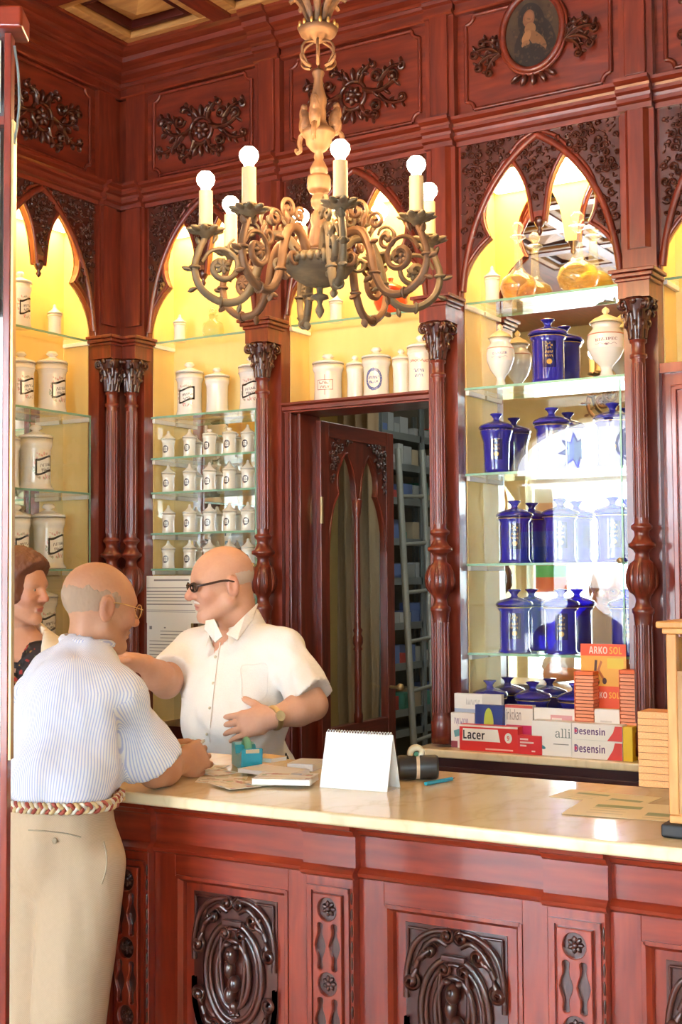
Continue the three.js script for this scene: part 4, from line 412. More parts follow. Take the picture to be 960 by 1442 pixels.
  const top = thing('counter_top', 'thick cream marble slab on the shop counter', 'counter top'); part('slab', uvm(bb(0.73, 3.45, 0.972, 1.0, 0.98, 1.625, 0.007), 'x'), M.marble, top);
}
// ---------- things on the counter ----------
const CT = 1.0005;
function onCounter(px, py) { const p = PY(px, py, 1.0); return [p.x, CT, p.z]; }
{ const teal = phy({ color: lin(0.03, 0.36, 0.48), roughness: 0.3, clearcoat: 0.3 }); const p = PY(338, 1083, 1.0); const t = thing('tape_dispenser', 'turquoise tape dispenser with a green roll on the counter', 'tape dispenser', [p.x, CT, p.z - 0.03], -0.75);
  part('base', extr([[-0.075, 0], [0.07, 0], [0.078, 0.022], [0.085, 0.058], [0.06, 0.05], [0.035, 0.038], [-0.005, 0.038], [-0.02, 0.058], [-0.045, 0.062], [-0.075, 0.06]].map(([x, y]) => [x * 0.85, y]), 0.05, 0.003).translate(0, 0, -0.025), teal, t); part('tape_roll', new THREE.TorusGeometry(0.022, 0.009, 8, 22).scale(1, 1, 1.1).translate(-0.002, 0.05, 0), phy({ color: lin(0.25, 0.62, 0.38), roughness: 0.25, transmission: 0.3, thickness: 0 }), t); part('cutter', bb(0.068, 0.074, 0.046, 0.056, -0.018, 0.018), M.chrome, t); }
const flyerTex = [11, 23, 37].map((sd) => canv(256, 180, (c, w, h) => { const R = rng(sd); c.fillStyle = '#e3ddcb'; c.fillRect(0, 0, w, h); for (let i = 0; i < 26; i++) { c.fillStyle = ['#b3825a', '#6a8aa8', '#8fa36c', '#d9c9a0', '#a8574a', '#d8d6d0'][Math.floor(R() * 6)]; c.globalAlpha = 0.7; c.fillRect(R() * w, R() * h, 20 + R() * 60, 8 + R() * 34); } c.globalAlpha = 1; c.fillStyle = '#f0ead8'; c.fillRect(20, 120, 120, 40); }));
{ const names = ['flyer with brown and blue pictures lying below the turquoise dispenser', 'flyer with green print lying against the turquoise dispenser', 'flyer with picture strips under the thick booklet', 'flyer lying by the folded hands of the customer', 'flyer poking out from under the other leaflets'];
  [[312, 1098, 0.5, 0], [300, 1088, -0.3, 1], [345, 1106, 0.9, 2], [285, 1082, 0.2, 0], [330, 1108, -0.5, 1]].forEach(([px, py, a, k], i) => { const q = PY(px, py, 1.0); const m = solo('printed_flyer', bb(-0.06, 0.06, 0, 0.0008, -0.042, 0.042), std({ map: flyerTex[k], roughness: 0.5 }), names[i], 'flyer', 'flyers on the counter'); m.position.set(q.x, CT + i * 0.0011, q.z); m.rotation.y = a; }); }
function booklet(px, py, w, d, h, a, cover, label, lift = 0) { const q = PY(px, py, 1.0), t = thing('booklet', label, 'booklet', [q.x, CT + lift, q.z], a, 'booklets on the counter'); part('pages', bb(-w / 2, w / 2, 0.001, h - 0.001, -d / 2, d / 2), M.paper, t); part('cover', merge([bb(-w / 2 - 0.001, w / 2 + 0.001, h - 0.001, h, -d / 2 - 0.001, d / 2 + 0.001), bb(-w / 2 - 0.001, w / 2 + 0.001, 0, 0.001, -d / 2 - 0.001, d / 2 + 0.001)]), cover, t); }
booklet(402, 1105, 0.14, 0.10, 0.014, 0.35, std({ map: flyerTex[1], roughness: 0.4 }), 'thick white booklet with a green cover print beside the tent calendar', 0.006);
booklet(385, 1092, 0.16, 0.09, 0.010, -0.1, M.paper, 'thin cream pad behind the thick booklet', 0.006);
booklet(375, 1080, 0.09, 0.06, 0.012, -0.15, std({ color: lin(0.72, 0.50, 0.22), roughness: 0.6 }), 'small tan notepad beside the turquoise dispenser', 0.0165);
booklet(432, 1082, 0.07, 0.10, 0.018, 0.2, std({ color: lin(0.62, 0.60, 0.55), roughness: 0.5 }), 'small pale box-shaped pad behind the tent calendar', 0);
{ const L = PY(450, 1109, 1.0), Rr = PY(545, 1116, 1.0); const mid = L.clone().add(Rr).multiplyScalar(0.5), a = Math.atan2(-(Rr.z - L.z), Rr.x - L.x), w = L.distanceTo(Rr), t = thing('desk_calendar', 'white tent calendar with a wire spine on the counter', 'calendar', [mid.x, CT, mid.z], a);
  const calTex = canv(256, 200, (c) => { c.fillStyle = '#f3f1ec'; c.fillRect(0, 0, 256, 200); c.strokeStyle = '#ece9e3'; c.lineWidth = 1; for (let i = 0; i < 8; i++) { c.strokeRect(24 + i * 27, 40, 27, 140); } for (let j = 0; j < 6; j++) c.strokeRect(24, 40 + j * 28, 216, 28); c.fillStyle = '#e3e0da'; for (let j = 0; j < 5; j++) for (let i = 0; i < 8; i++) c.fillRect(32 + i * 27, 50 + j * 28, 9, 7); });
  const H = 0.125, D = 0.075; part('front_sheet', new THREE.BoxGeometry(w, 0.132, 0.0015).translate(0, 0.066, 0).rotateX(-0.285), std({ map: calTex, roughness: 0.7 }), t); part('back_sheet', new THREE.BoxGeometry(w, 0.132, 0.0015).translate(0, 0.066, 0).rotateX(0.285).translate(0, 0, -D), M.paper, t); part('foot_sheet', bb(-w / 2, w / 2, 0, 0.0012, -D, 0), M.paper, t);
  part('wire_spine', merge(Array.from({ length: 24 }, (_, k) => new THREE.TorusGeometry(0.0055, 0.0009, 4, 10).rotateY(Math.PI / 2).translate(-w / 2 + 0.006 + k * (w - 0.012) / 23, 0.1275, -D / 2))), M.white, t); }
{ const q = PY(588, 1100, 1.0), t = thing('hand_tape_gun', 'black drum-shaped tape dispenser with a cream roll on the counter', 'tape dispenser', [q.x - 0.01, CT, q.z - 0.02], 0.55); const bk = std({ color: lin(0.035, 0.032, 0.03), roughness: 0.45 }); const dr = lathe([[0, -0.05], [0.026, -0.05], [0.03, -0.044], [0.03, -0.006], [0.026, -0.004], [0.026, 0.004], [0.03, 0.006], [0.03, 0.044], [0.026, 0.05], [0, 0.05]], 24).rotateZ(Math.PI / 2).translate(0, 0.0302, 0); part('drum', dr, bk, t); part('tape_band', new THREE.CylinderGeometry(0.0285, 0.0285, 0.008, 24).rotateZ(Math.PI / 2).translate(0, 0.0302, 0), std({ color: lin(0.7, 0.5, 0.3), roughness: 0.5 }), t); part('cream_roll', new THREE.TorusGeometry(0.014, 0.009, 8, 18).scale(1, 1, 1.2).rotateY(0.2).translate(-0.004, 0.063, -0.004), std({ color: lin(0.75, 0.68, 0.48), roughness: 0.5 }), t); part('green_core', new THREE.CylinderGeometry(0.006, 0.006, 0.025, 10).rotateX(Math.PI / 2).translate(-0.004, 0.063, -0.004), std({ color: lin(0.05, 0.2, 0.1), roughness: 0.5 }), t); part('strap', tube([[-0.05, 0.03, 0], [-0.075, 0.026, -0.02], [-0.085, 0.008, -0.04], [-0.07, 0.004, -0.05]], 0.004, 12, 6), bk, t); }
{ const a = PY(599, 1107, 1.0), b = PY(636, 1100, 1.0), t = thing('ballpoint_pen', 'turquoise ballpoint pen beside the black drum dispenser', 'pen', [0, 0, 0]); a.y = b.y = 1.0055; part('barrel', bar(a, b, 0.0048, 10), phy({ color: lin(0.02, 0.38, 0.52), roughness: 0.2, clearcoat: 0.5 }), t); const d = b.clone().sub(a).normalize(); const tip = new THREE.ConeGeometry(0.0046, 0.016, 10).applyQuaternion(new THREE.Quaternion().setFromUnitVectors(V(0, 1, 0), d)); const e = b.clone().addScaledVector(d, 0.008); part('tip', tip.translate(e.x, e.y, e.z), M.chrome, t); }
{ const tex = canv(256, 160, (c) => { c.fillStyle = '#e9dcae'; c.fillRect(0, 0, 256, 160); c.fillStyle = '#8fa56f'; c.fillRect(40, 40, 90, 26); c.fillRect(150, 90, 86, 30); c.fillStyle = '#b9b488'; for (let i = 0; i < 6; i++) c.fillRect(40 + (i % 2) * 110, 76 + i * 12, 70, 4); }); const names = ['pale green printed sheet under the counter glass, flat beside the wooden case', 'second green printed sheet lying closer to the ledge'];
  [[885, 1142, 0.28, 0.19, 0.1], [840, 1122, 0.22, 0.12, -0.05]].forEach(([px, py, w, d, a], i) => { const q = PY(px, py, 1.0), m = solo('printed_sheet', bb(-w / 2, w / 2, 0, 0.0006, -d / 2, d / 2), std({ map: tex, roughness: 0.4 }), names[i], 'sheet', 'printed sheets on the counter'); m.position.set(q.x + 0.02, CT + 0.001 * (1 - i), q.z); m.rotation.y = a; }); }
// wooden glazed case at the end of the counter
{ const q = PY(931, 1180, 1.0), t = thing('wooden_case', 'pale wooden glazed case with a cornice on dark feet', 'display case', [q.x + 0.012, CT, q.z - 0.012]); const W = 0.26, D = 0.25; part('foot', merge([bb(-0.014, W, 0, 0.028, -0.04, 0.012, 0.006)]), M.black, t); part('base_board', uvm(bb(0, W, 0.028, 0.045, -D, 0, 0.003), 'x'), M.pine, t); part('corner_post', uvm(bb(0, 0.02, 0.045, 0.41, -0.02, 0, 0.003)), M.pine, t); part('corner_post', uvm(bb(0, 0.02, 0.045, 0.41, -D, -D + 0.02, 0.003)), M.pine, t); part('front_panel', uvm(bb(0.02, W, 0.045, 0.335, -0.012, -0.002)), M.pine, t); part('panel_frame', uvm(merge([bb(0.022, 0.032, 0.05, 0.335, -0.002, 0.003), bb(0.032, W, 0.325, 0.335, -0.002, 0.003)])), M.oak, t); part('glass', bb(0.02, W, 0.335, 0.41, -0.012, -0.009), M.glass, t); part('side_panel', uvm(bb(0.003, 0.012, 0.045, 0.40, -D + 0.02, -0.02)), M.pine, t); part('cornice', uvm(merge([bb(-0.006, W, 0.41, 0.422, -D - 0.006, 0.006, 0.003), bb(-0.016, W, 0.422, 0.436, -D - 0.014, 0.014, 0.004)])), M.pine, t); part('back_panel', uvm(bb(0.02, W, 0.045, 0.41, -D, -D + 0.01)), M.oak, t);
  for (let k = 0; k < 11; k++) part('side_tray', bb(-0.091, 0.003, 0.08 + k * 0.0145, 0.0935 + k * 0.0145, -0.17, -0.1), M.pine, t); t.scale.y = 0.94; }
// tall glazed notice cabinet at the edge of view, between camera and customer
{ const A = PD(15, 250, 2.2), t = thing('notice_cabinet', 'tall wooden glazed cabinet showing typed sheets, beside the customer', 'cabinet', [A.x, 0, A.z], YAW + 0.05); const wm = M.woodRed; part('post', uvm(bb(-0.012, 0, 0.02, 2.43, -0.03, 0, 0.002)), wm, t); part('post', uvm(bb(-0.3, -0.27, 0.02, 2.43, -0.03, 0)), wm, t); part('plinth', uvm(bb(-0.3, 0.0, 0, 0.12, -0.03, 0.004)), wm, t); part('back_panel', uvm(bb(-0.27, -0.012, 0.1, 2.43, -0.03, -0.02)), M.woodDark, t); part('cross_rail', uvm(bb(-0.27, -0.012, 2.27, 2.285, -0.02, -0.001), 'x'), M.woodRed, t); part('cornice', uvm(bb(-0.32, 0.022, 2.43, 2.47, -0.05, 0.02, 0.006), 'x'), M.woodRed, t); part('pane', bb(-0.27, -0.012, 0.12, 2.43, -0.006, -0.004), M.glass, t);
  const pt = canv(128, 256, (c, w, h) => { c.fillStyle = '#e6e2d4'; c.fillRect(0, 0, w, h); c.fillStyle = '#8d887c'; for (let i = 0; i < 40; i++) c.fillRect(10, 10 + i * 6, 100 + (i * 37 % 16), 2); }); for (const [y0, y1] of [[2.295, 2.42], [2.1, 2.262], [1.75, 2.08]]) { part('typed_sheet', new THREE.BoxGeometry(0.22, y1 - y0, 0.0015).translate(-0.13, (y0 + y1) / 2, -0.012), std({ map: pt, roughness: 0.8 }), t); } 
  part('metal_edge', uvm(bb(0.0, 0.004, 1.2, 2.28, -0.03, -0.004)), M.brass, t); part('switch_cord', tube([[0.003, 2.41, -0.01], [0.010, 2.36, -0.01], [0.011, 2.3, -0.01], [0.004, 2.24, -0.01]], 0.0025, 14, 6), M.steel, t); }
// notices on the glass of the corner niche
{ const noteTex = [1, 2].map((k) => canv(256, 320, (c, w, h) => { const R = rng(60 + k); c.fillStyle = '#ebe6d8'; c.fillRect(0, 0, w, h); c.fillStyle = '#8a8680'; if (k === 1) { c.fillRect(52, 24, 150, 12); for (let i = 0; i < 6; i++) c.fillRect(20, 80 + i * 22, 190 + R() * 30, i === 1 || i === 5 ? 8 : 5); for (let i = 0; i < 2; i++) c.fillRect(20, 232 + i * 12, 210, 3); } else { c.fillRect(30, 30, 14, 26); c.fillRect(110, 36, 10, 10); for (let i = 0; i < 9; i++) c.fillRect(30 + (i < 3 ? 60 : 0), 66 + i * 26, 120 + R() * 60, 5); } }));
  [[200, 811, 284, 878, 0, 'typed notice sheet taped to the niche glass beside the pharmacist'], [202, 876, 268, 936, 1, 'second typed sheet taped below the notice on the niche glass']].forEach(([x0, y0, x1, y1, k, lb]) => { const a = PZ(x0, y0, 0.008), b = PZ(x1, y1, 0.008); const m = solo('notice_sheet', bb(a.x, b.x, b.y, a.y, 0.0065 - k * 0.003, 0.0075 - k * 0.003), std({ map: noteTex[k], roughness: 0.85 }), lb, 'notice'); }); }
// ---------- chandelier ----------
{ const DC = 3.3, C0 = PD(449, 262, DC), S = DC / FOC, HB = PD(449, 262, DC).y; const hpx = (y) => PD(449, y, DC).y; const R = 0.287;
  const c = thing('chandelier', 'antique bronze eight-armed chandelier with glowing globe bulbs', 'chandelier', [C0.x, 0, C0.z]); const L = (pts, m, n, seg = 18) => part(n, lathe(pts.map(([w, y]) => [w * S / 2, hpx(y)]).reverse(), seg), m, c);
  // stem: [width px, y px]
  L([[0, 94], [14, 95], [18, 100], [12, 108], [15, 122], [23, 135], [24, 142], [20, 150], [22, 158], [20, 168], [26, 174], [32, 178], [48, 184], [46, 190], [38, 194], [36, 202], [22, 211], [12, 214], [14, 221], [12, 225], [18, 230], [25, 237], [25, 243], [14, 247], [31, 248], [33, 252], [33, 266], [28, 271], [14, 273], [18, 276], [24, 283], [22, 290], [12, 296], [22, 302], [26, 312], [20, 320], [26, 326], [30, 340], [24, 346], [30, 350], [60, 354], [66, 362], [0, 363]], M.antique, 'stem', 20);
  L([[0, 362], [94, 364], [104, 370], [98, 380], [76, 392], [44, 402], [18, 406], [0, 407]], M.aged, 'dish', 28); part('dish_beading', merge(Array.from({ length: 30 }, (_, k) => ell(0.09 * Math.cos(k * 0.2094), hpx(372), 0.09 * Math.sin(k * 0.2094), 0.0095, 0.014, 0.0095, 6))), M.aged, c);
  L([[0, 405], [10, 407], [8, 415], [24, 418], [26, 422], [10, 425], [6, 430], [13, 438], [12, 442], [5, 448], [0, 451]], M.aged, 'finial', 14);
  L([[0, 31], [40, 31], [57, 37], [50, 45], [30, 51], [18, 54], [0, 55]], M.antique, 'crown_cup', 22);
  part('crown_points', merge(Array.from({ length: 14 }, (_, k) => ell(27 * S * Math.cos(k * 0.4488), hpx(33), 27 * S * Math.sin(k * 0.4488), 0.005, 0.009, 0.005, 6))), M.gold, c);
  for (let k = 0; k < 8; k++) { const a = k * 0.785 + 0.3, P = [[10, 34], [14, 20], [20, 4], [32, -8], [40, -2]].map(([r, y]) => V(r * S * Math.cos(a), hpx(y), r * S * Math.sin(a))); part('plume', tubeT(P, (t) => 0.0065 * (0.5 + Math.sin(t * 2.8)), 12, 6), M.antique, c); }
  for (let k = 0; k < 6; k++) { const a = k * 1.047, P = [[8, 54], [22, 60], [26, 72], [20, 84], [12, 93]].map(([r, y]) => V(r * S * Math.cos(a), hpx(y), r * S * Math.sin(a))); part('cage_strap', tube(P, 0.0035, 12, 5), M.antique, c); const e = [[12, 91], [22, 88], [28, 80], [26, 76]].map(([r, y]) => V(r * S * Math.cos(a), hpx(y), r * S * Math.sin(a))); part('cage_scroll', tubeT(e, (t) => 0.0045 * (1.2 - 0.5 * t), 8, 5), M.antique, c); }
  L([[0, -120], [4, -120], [5, -20], [10, 0], [12, 20], [8, 31], [0, 31]], M.brass, 'rod', 12);
  part('ceiling_rose', lathe([[0, CEIL - 0.06], [0.02, CEIL - 0.06], [0.05, CEIL - 0.03], [0.06, CEIL], [0, CEIL]], 18), M.brass, c); part('hanging_rod', new THREE.CylinderGeometry(0.006, 0.006, CEIL - 0.05 - hpx(-120), 8).translate(0, (CEIL - 0.05 + hpx(-120)) / 2, 0), M.brass, c);
  for (let k = 0; k < 3; k++) { const a = k * 2.094 + 1.2, f = (r, y) => V(r * S * Math.cos(a), hpx(y), r * S * Math.sin(a)); part('figure', merge([tubeT([f(18, 186), f(26, 176), f(24, 162), f(28, 150), f(26, 142)], (t) => 0.012 * (0.6 + Math.sin(t * 3)) * (1 - 0.3 * t), 14, 7), ell(...f(27, 144).toArray(), 0.009, 0.011, 0.009, 8), tubeT([f(20, 184), f(32, 182), f(36, 194), f(34, 204), f(42, 206), f(43, 200)], (t) => 0.008 * (1.1 - 0.6 * t), 14, 6), tubeT([f(24, 162), f(32, 158), f(31, 150)], () => 0.005, 6, 5)]), M.antique, c); }
  const arm = (() => { const P = (l) => l.map(([r, y]) => V(r, HB + y, 0)); const o = [tubeT(P([[0.055, -0.175], [0.085, -0.135], [0.125, -0.135], [0.15, -0.18], [0.165, -0.245], [0.2, -0.298], [0.25, -0.305], [0.3, -0.272], [0.315, -0.22], [0.303, -0.175], [0.287, -0.14]]), (t) => 0.0125 - 0.004 * t, 46, 8)];
    const sp = (cx, cy, r, a0, d, th, n = 1.4) => o.push(scroll(cx, HB + cy, r, n, a0, d, th)); sp(0.245, -0.215, 0.052, 0.2, 1, 0.0085, 1.5); sp(0.12, -0.085, 0.032, -1.4, 1, 0.007); sp(0.175, -0.12, 0.024, 3.2, -1, 0.006); sp(0.205, -0.17, 0.028, 1.2, -1, 0.006); sp(0.10, -0.20, 0.025, 1.6, 1, 0.006); sp(0.075, -0.09, 0.02, 2.6, -1, 0.006);
    o.push(...rosette(0.245, HB - 0.215, 0.022)); for (const [r, y, l, a] of [[0.315, -0.23, 0.035, 0.3], [0.305, -0.27, 0.03, -0.4], [0.165, -0.25, 0.035, 3.6], [0.2, -0.305, 0.028, -1.3], [0.13, -0.13, 0.04, 1.3], [0.09, -0.14, 0.03, 2.2], [0.15, -0.17, 0.03, 0.2], [0.27, -0.16, 0.03, 2.0], [0.3, -0.17, 0.03, 1.2]]) o.push(leaf(r, HB + y, l, a, 0.009, 0.009)); for (const [r, y] of [[0.165, -0.245], [0.315, -0.22], [0.25, -0.305]]) o.push(new THREE.TorusGeometry(0.012, 0.004, 5, 10).rotateY(1.57).rotateZ(r > 0.3 || r < 0.2 ? 1.57 : 0).translate(r, HB + y, 0)); return uvm(merge(o)); })();
  const cup = (() => { const o = [lathe([[0, -0.016], [0.01, -0.016], [0.016, -0.006], [0.034, 0.004], [0.036, 0.008], [0.016, 0.006], [0.013, 0.016], [0, 0.016]], 14)]; for (let k = 0; k < 9; k++) { const a = k * 0.698; const g = leaf(0.012, 0, 0.04, 0, 0.014, 0.006); g.rotateX(-1.57).rotateZ(0.12).rotateY(a); o.push(g); } return uvm(merge(o)); })();
  const candle = lathe([[0, 0], [0.0175, 0], [0.0185, 0.004], [0.0175, 0.012], [0.0172, 0.088], [0.012, 0.09], [0, 0.09]], 14), bulbG = lathe([[0, -0.026], [0.011, -0.026], [0.013, -0.018], [0.020, -0.010], [0.0235, 0.0], [0.0215, 0.011], [0.013, 0.0205], [0, 0.0238]], 18);
  M.candle = std({ color: lin(0.72, 0.52, 0.28), roughness: 0.6 }); M.bulb = std({ color: lin(1, 0.95, 0.85), emissive: lin(1, 0.86, 0.62), emissiveIntensity: 9, roughness: 0.3 });
  const toCam = Math.atan2(-(CAM.z - C0.z), CAM.x - C0.x);
  for (let k = 0; k < 8; k++) { const a = toCam + (10 + k * 45) * Math.PI / 180; const A = part('arm', arm, k % 2 ? M.antique : M.aged, c); A.rotation.y = a; const b = part('drip_cup', cup, M.aged, A); b.position.set(R, HB - 0.132, 0); const q = part('candle_sleeve', candle, M.candle, A); q.position.set(R, HB - 0.116, 0); const u = part('globe_bulb', bulbG, M.bulb, A); u.position.set(R, HB, 0); const l = new THREE.PointLight(0xffcf8f, 0.3); l.name = 'bulb_light'; l.position.set(R, HB, 0); l.shadow.radius = 1; A.add(l); }
}
// ---------- oval painting and its carved sprays ----------
{ const tx = canv(256, 300, (c, w, h) => { c.fillStyle = '#3a2a1c'; c.fillRect(0, 0, w, h); const g = (x, y, rx, ry, col, rot = 0) => { c.fillStyle = col; c.beginPath(); c.ellipse(x, y, rx, ry, rot, 0, 7); c.fill(); }; const R = rng(8); for (let i = 0; i < 200; i++) { c.globalAlpha = 0.12; g(R() * w, R() * h, 10 + R() * 26, 8 + R() * 20, ['#4d3922', '#332417', '#57452c'][i % 3]); } c.globalAlpha = 1; g(140, 220, 96, 110, '#231a16'); g(124, 110, 60, 84, '#1f1713', -0.25); g(170, 170, 52, 84, '#1f1713', -0.4); g(112, 92, 27, 37, '#6f4630', 0.12); g(113, 84, 20, 22, '#7d5238'); g(118, 138, 26, 28, '#7a5638'); g(150, 190, 58, 24, '#6d4a2e', 0.85); g(100, 168, 18, 30, '#8c6240', 0.5); g(96, 196, 20, 14, '#7d5638', -0.4); g(118, 250, 70, 50, '#1f1815'); c.globalAlpha = 0.3; for (let i = 0; i < 120; i++) g(40 + R() * 180, 40 + R() * 230, 3 + R() * 8, 2 + R() * 5, ['#6b4a30', '#1d1512', '#7d5a3a'][i % 3], R() * 3); });
  const t = thing('oval_painting', 'small dark oval painting of a veiled figure in a mahogany frame', 'painting', [1.806, 3.314, 0.012]); const ov = new THREE.Shape(); ov.absellipse(0, 0, 0.1, 0.122, 0, 6.283, false); const g = new THREE.ShapeGeometry(ov, 40); const p = g.attributes.position, u = g.attributes.uv; for (let i = 0; i < p.count; i++) u.setXY(i, p.getX(i) / 0.2 + 0.5, p.getY(i) / 0.244 + 0.5); part('canvas', g.translate(0, 0, 0.006), std({ map: tx, roughness: 0.45 }), t);
  part('frame', merge([[0.107, 0.13, 0.012], [0.118, 0.141, 0.007]].map(([a, b, r], k) => tube(Array.from({ length: 28 }, (_, i) => [a * Math.cos(i * 0.2244), b * Math.sin(i * 0.2244), k ? 0.002 : 0.008]), r, 60, 7, true))), M.wood, t); part('backing', extr(ov, 0.008).translate(0, 0, -0.008), M.wood, t);
  const sp = []; for (const s of [-1, 1]) { for (const [a, l] of [[0.75, 0.085], [0.25, 0.1], [-0.3, 0.09], [-0.85, 0.075], [1.2, 0.06]]) sp.push(...acanthus(s * 0.118, -0.05, l, s > 0 ? a : Math.PI - a, s, 0.008)); } for (let k = -2; k <= 2; k++) sp.push(leaf(k * 0.02, -0.135, 0.05, -1.57 + k * 0.5, 0.014, 0.014)); part('carved_spray', uvm(merge(sp)), M.carved, t); }
// ---------- cartons on the marble ledge ----------
const LY = 0.9325;
const face = (draw, w = 256, h = 128) => std({ map: canv(w, h, draw), roughness: 0.45 });
function carton(x0, x1, y0, y1, z, dep, front, side, label, name = 'medicine_box', bottom) { // px rectangle of the front face, standing at depth z
  const a = PZ(x0, (y0 + y1) / 2, z), b = PZ(x1, (y0 + y1) / 2, z), T = PZ((x0 + x1) / 2, y0, z).y, yb = bottom ?? LY, w = b.x - a.x, h = T - yb, t = thing(name, label, 'box', [(a.x + b.x) / 2, yb, z - dep / 2], 0, 'medicine boxes on the marble ledge');
  part('carton', bb(-w / 2, w / 2, 0, h, -dep / 2, dep / 2), side, t); part('printed_face', bb(-w / 2 + 0.0002, w / 2 - 0.0002, 0.0002, h - 0.0002, dep / 2, dep / 2 + 0.0006), front, t); part('printed_end', bb(w / 2, w / 2 + 0.0006, 0.0004, h - 0.0004, -dep / 2 + 0.0002, dep / 2 - 0.0002), side, t); return { t, top: yb + h }; }
const C_ = (r, g, b) => std({ color: lin(r, g, b), roughness: 0.5 }); const wht = C_(0.8, 0.77, 0.7), red = C_(0.72, 0.05, 0.05), yel = C_(0.85, 0.55, 0.02), org = C_(0.85, 0.16, 0.03);
const txt = (c, s, x, y, px, col, font = 'sans-serif', bold = 'bold') => { c.fillStyle = col; c.font = `${bold} ${px}px ${font}`; c.fillText(s, x, y); };
carton(640, 679, 977, 1050, 0.06, 0.022, face((c, w, h) => { c.fillStyle = '#efe8dc'; c.fillRect(0, 0, w, h); c.fillStyle = '#a9b4c8'; c.fillRect(0, 36, w, 10); c.strokeStyle = '#c0b8ae'; c.lineWidth = 3; scrib(c, 110, 14, 120, 12, rng(3)); }), wht, 'tall white box with a pale blue stripe at the end of the ledge');
carton(679, 706, 978, 1020, 0.06, 0.02, face((c, w, h) => { c.fillStyle = '#d8cfc2'; c.fillRect(0, 0, w, h); c.fillStyle = '#b56a50'; c.fillRect(50, 24, 90, 30); c.fillStyle = '#c9a890'; c.fillRect(150, 30, 60, 30); }), wht, 'white box with a brown picture behind the blue box');
carton(635, 668, 1004, 1052, 0.088, 0.022, face((c, w, h) => { c.fillStyle = '#eee6da'; c.fillRect(0, 0, w, h); c.strokeStyle = '#9a7fa0'; c.lineWidth = 5; scrib(c, 40, 20, 150, 20, rng(6)); c.fillStyle = '#6fa9a8'; c.beginPath(); c.moveTo(30, 66); c.lineTo(256, 40); c.lineTo(256, 66); c.lineTo(40, 90); c.fill(); c.fillStyle = '#8c3a44'; c.fillRect(0, 104, 70, 24); }), wht, 'white box with purple script and a teal swoosh beside the column');
carton(669, 707, 993, 1024, 0.09, 0.022, face((c, w, h) => { c.fillStyle = '#2c3f86'; c.fillRect(0, 0, w, h); c.fillStyle = '#b9c64a'; c.beginPath(); c.arc(128, 54, 46, 0, 7); c.fill(); c.fillStyle = '#8fae4c'; c.fillRect(30, 66, 196, 14); c.fillStyle = '#c7cde2'; c.fillRect(24, 104, 120, 8); c.fillStyle = '#9fc07a'; c.fillRect(206, 98, 26, 18); }), C_(0.03, 0.05, 0.25), 'blue box with a yellow green disc standing behind the red toothpaste box');
carton(711, 750, 993, 1042, 0.07, 0.025, face((c, w, h) => { c.fillStyle = '#efe4d0'; c.fillRect(0, 0, w, h); c.fillStyle = '#cf5a50'; c.fillRect(0, 0, w, 8); txt(c, 'inkokan', 10, 42, 40, '#7a6a5c', 'sans-serif', ''); c.fillStyle = '#d8376a'; c.fillRect(10, 56, 236, 72); c.fillStyle = '#c42e3a'; c.fillRect(10, 84, 200, 44); }), C_(0.75, 0.66, 0.55), 'cream and pink box beside the blue box');
carton(647, 729, 1022, 1058, 0.132, 0.036, face((c, w, h) => { c.fillStyle = '#dd2f2a'; c.fillRect(0, 0, w, h); c.fillStyle = '#f1e9da'; c.beginPath(); c.moveTo(30, 22); c.lineTo(340, 22); c.lineTo(360, 100); c.lineTo(24, 100); c.fill(); txt(c, 'Lacer', 26, 88, 76, '#2a2422'); c.fillStyle = '#f1e9da'; c.beginPath(); c.arc(430, 70, 32, 0, 7); c.fill(); c.fillStyle = '#dd2f2a'; c.font = 'bold 40px sans-serif'; c.fillText('9', 418, 84); c.fillStyle = '#f0b6a8'; c.fillRect(230, 140, 240, 10); c.fillStyle = '#efe3d2'; c.fillRect(0, 0, w, 12); }, 512, 160), red, 'long red and white toothpaste box in front of the ledge boxes');
carton(729, 762, 1036, 1061, 0.134, 0.024, face((c, w, h) => { c.fillStyle = '#d82c30'; c.fillRect(0, 0, w, h); c.fillStyle = '#f0cdbf'; c.fillRect(24, 20, 90, 12); c.fillRect(24, 42, 150, 12); c.fillRect(24, 64, 70, 12); c.fillRect(150, 100, 40, 10); }), red, 'small red box beside the long toothpaste box');
carton(752, 812, 998, 1040, 0.07, 0.02, face((c, w, h) => { c.fillStyle = '#efe6da'; c.fillRect(0, 0, w, h); c.fillStyle = '#dda0a0'; c.fillRect(100, 18, 130, 44); c.fillStyle = '#f2dcd4'; c.fillRect(108, 26, 60, 28); }), wht, 'white box with a pink rectangle behind the plain white box');
carton(749, 804, 1016, 1063, 0.128, 0.05, face((c, w, h) => { c.fillStyle = '#efe9de'; c.fillRect(0, 0, w, h); txt(c, 'alli', 150, 92, 70, '#7a8478', 'serif', ''); c.fillStyle = '#8b8a80'; c.fillRect(140, 128, 100, 5); c.fillStyle = '#3c8f9c'; c.beginPath(); c.ellipse(60, 150, 30, 11, 0.3, 0, 7); c.fill(); }, 256, 200), wht, 'square white box with thin green lettering beside the red box');
{ const f = face((c, w, h) => { c.fillStyle = '#efe6da'; c.fillRect(0, 0, w, h); c.fillStyle = '#e2463c'; c.beginPath(); c.moveTo(360, 128); c.lineTo(420, 60); c.lineTo(440, 10); c.lineTo(512, 10); c.lineTo(512, 128); c.fill(); txt(c, 'Desensin', 20, 86, 74, '#5a2f66'); c.fillStyle = '#c83a62'; c.beginPath(); c.arc(40, 60, 14, 0, 7); c.fill(); }, 512, 128); const lo = carton(805, 876, 1043, 1066, 0.135, 0.04, f, wht, 'lower white box lettered in purple, in the stack of two'); carton(805, 876, 1020, 1043, 0.135, 0.04, f, wht, 'upper white box lettered in purple, in the stack of two', 'medicine_box', lo.top + 0.0006); }
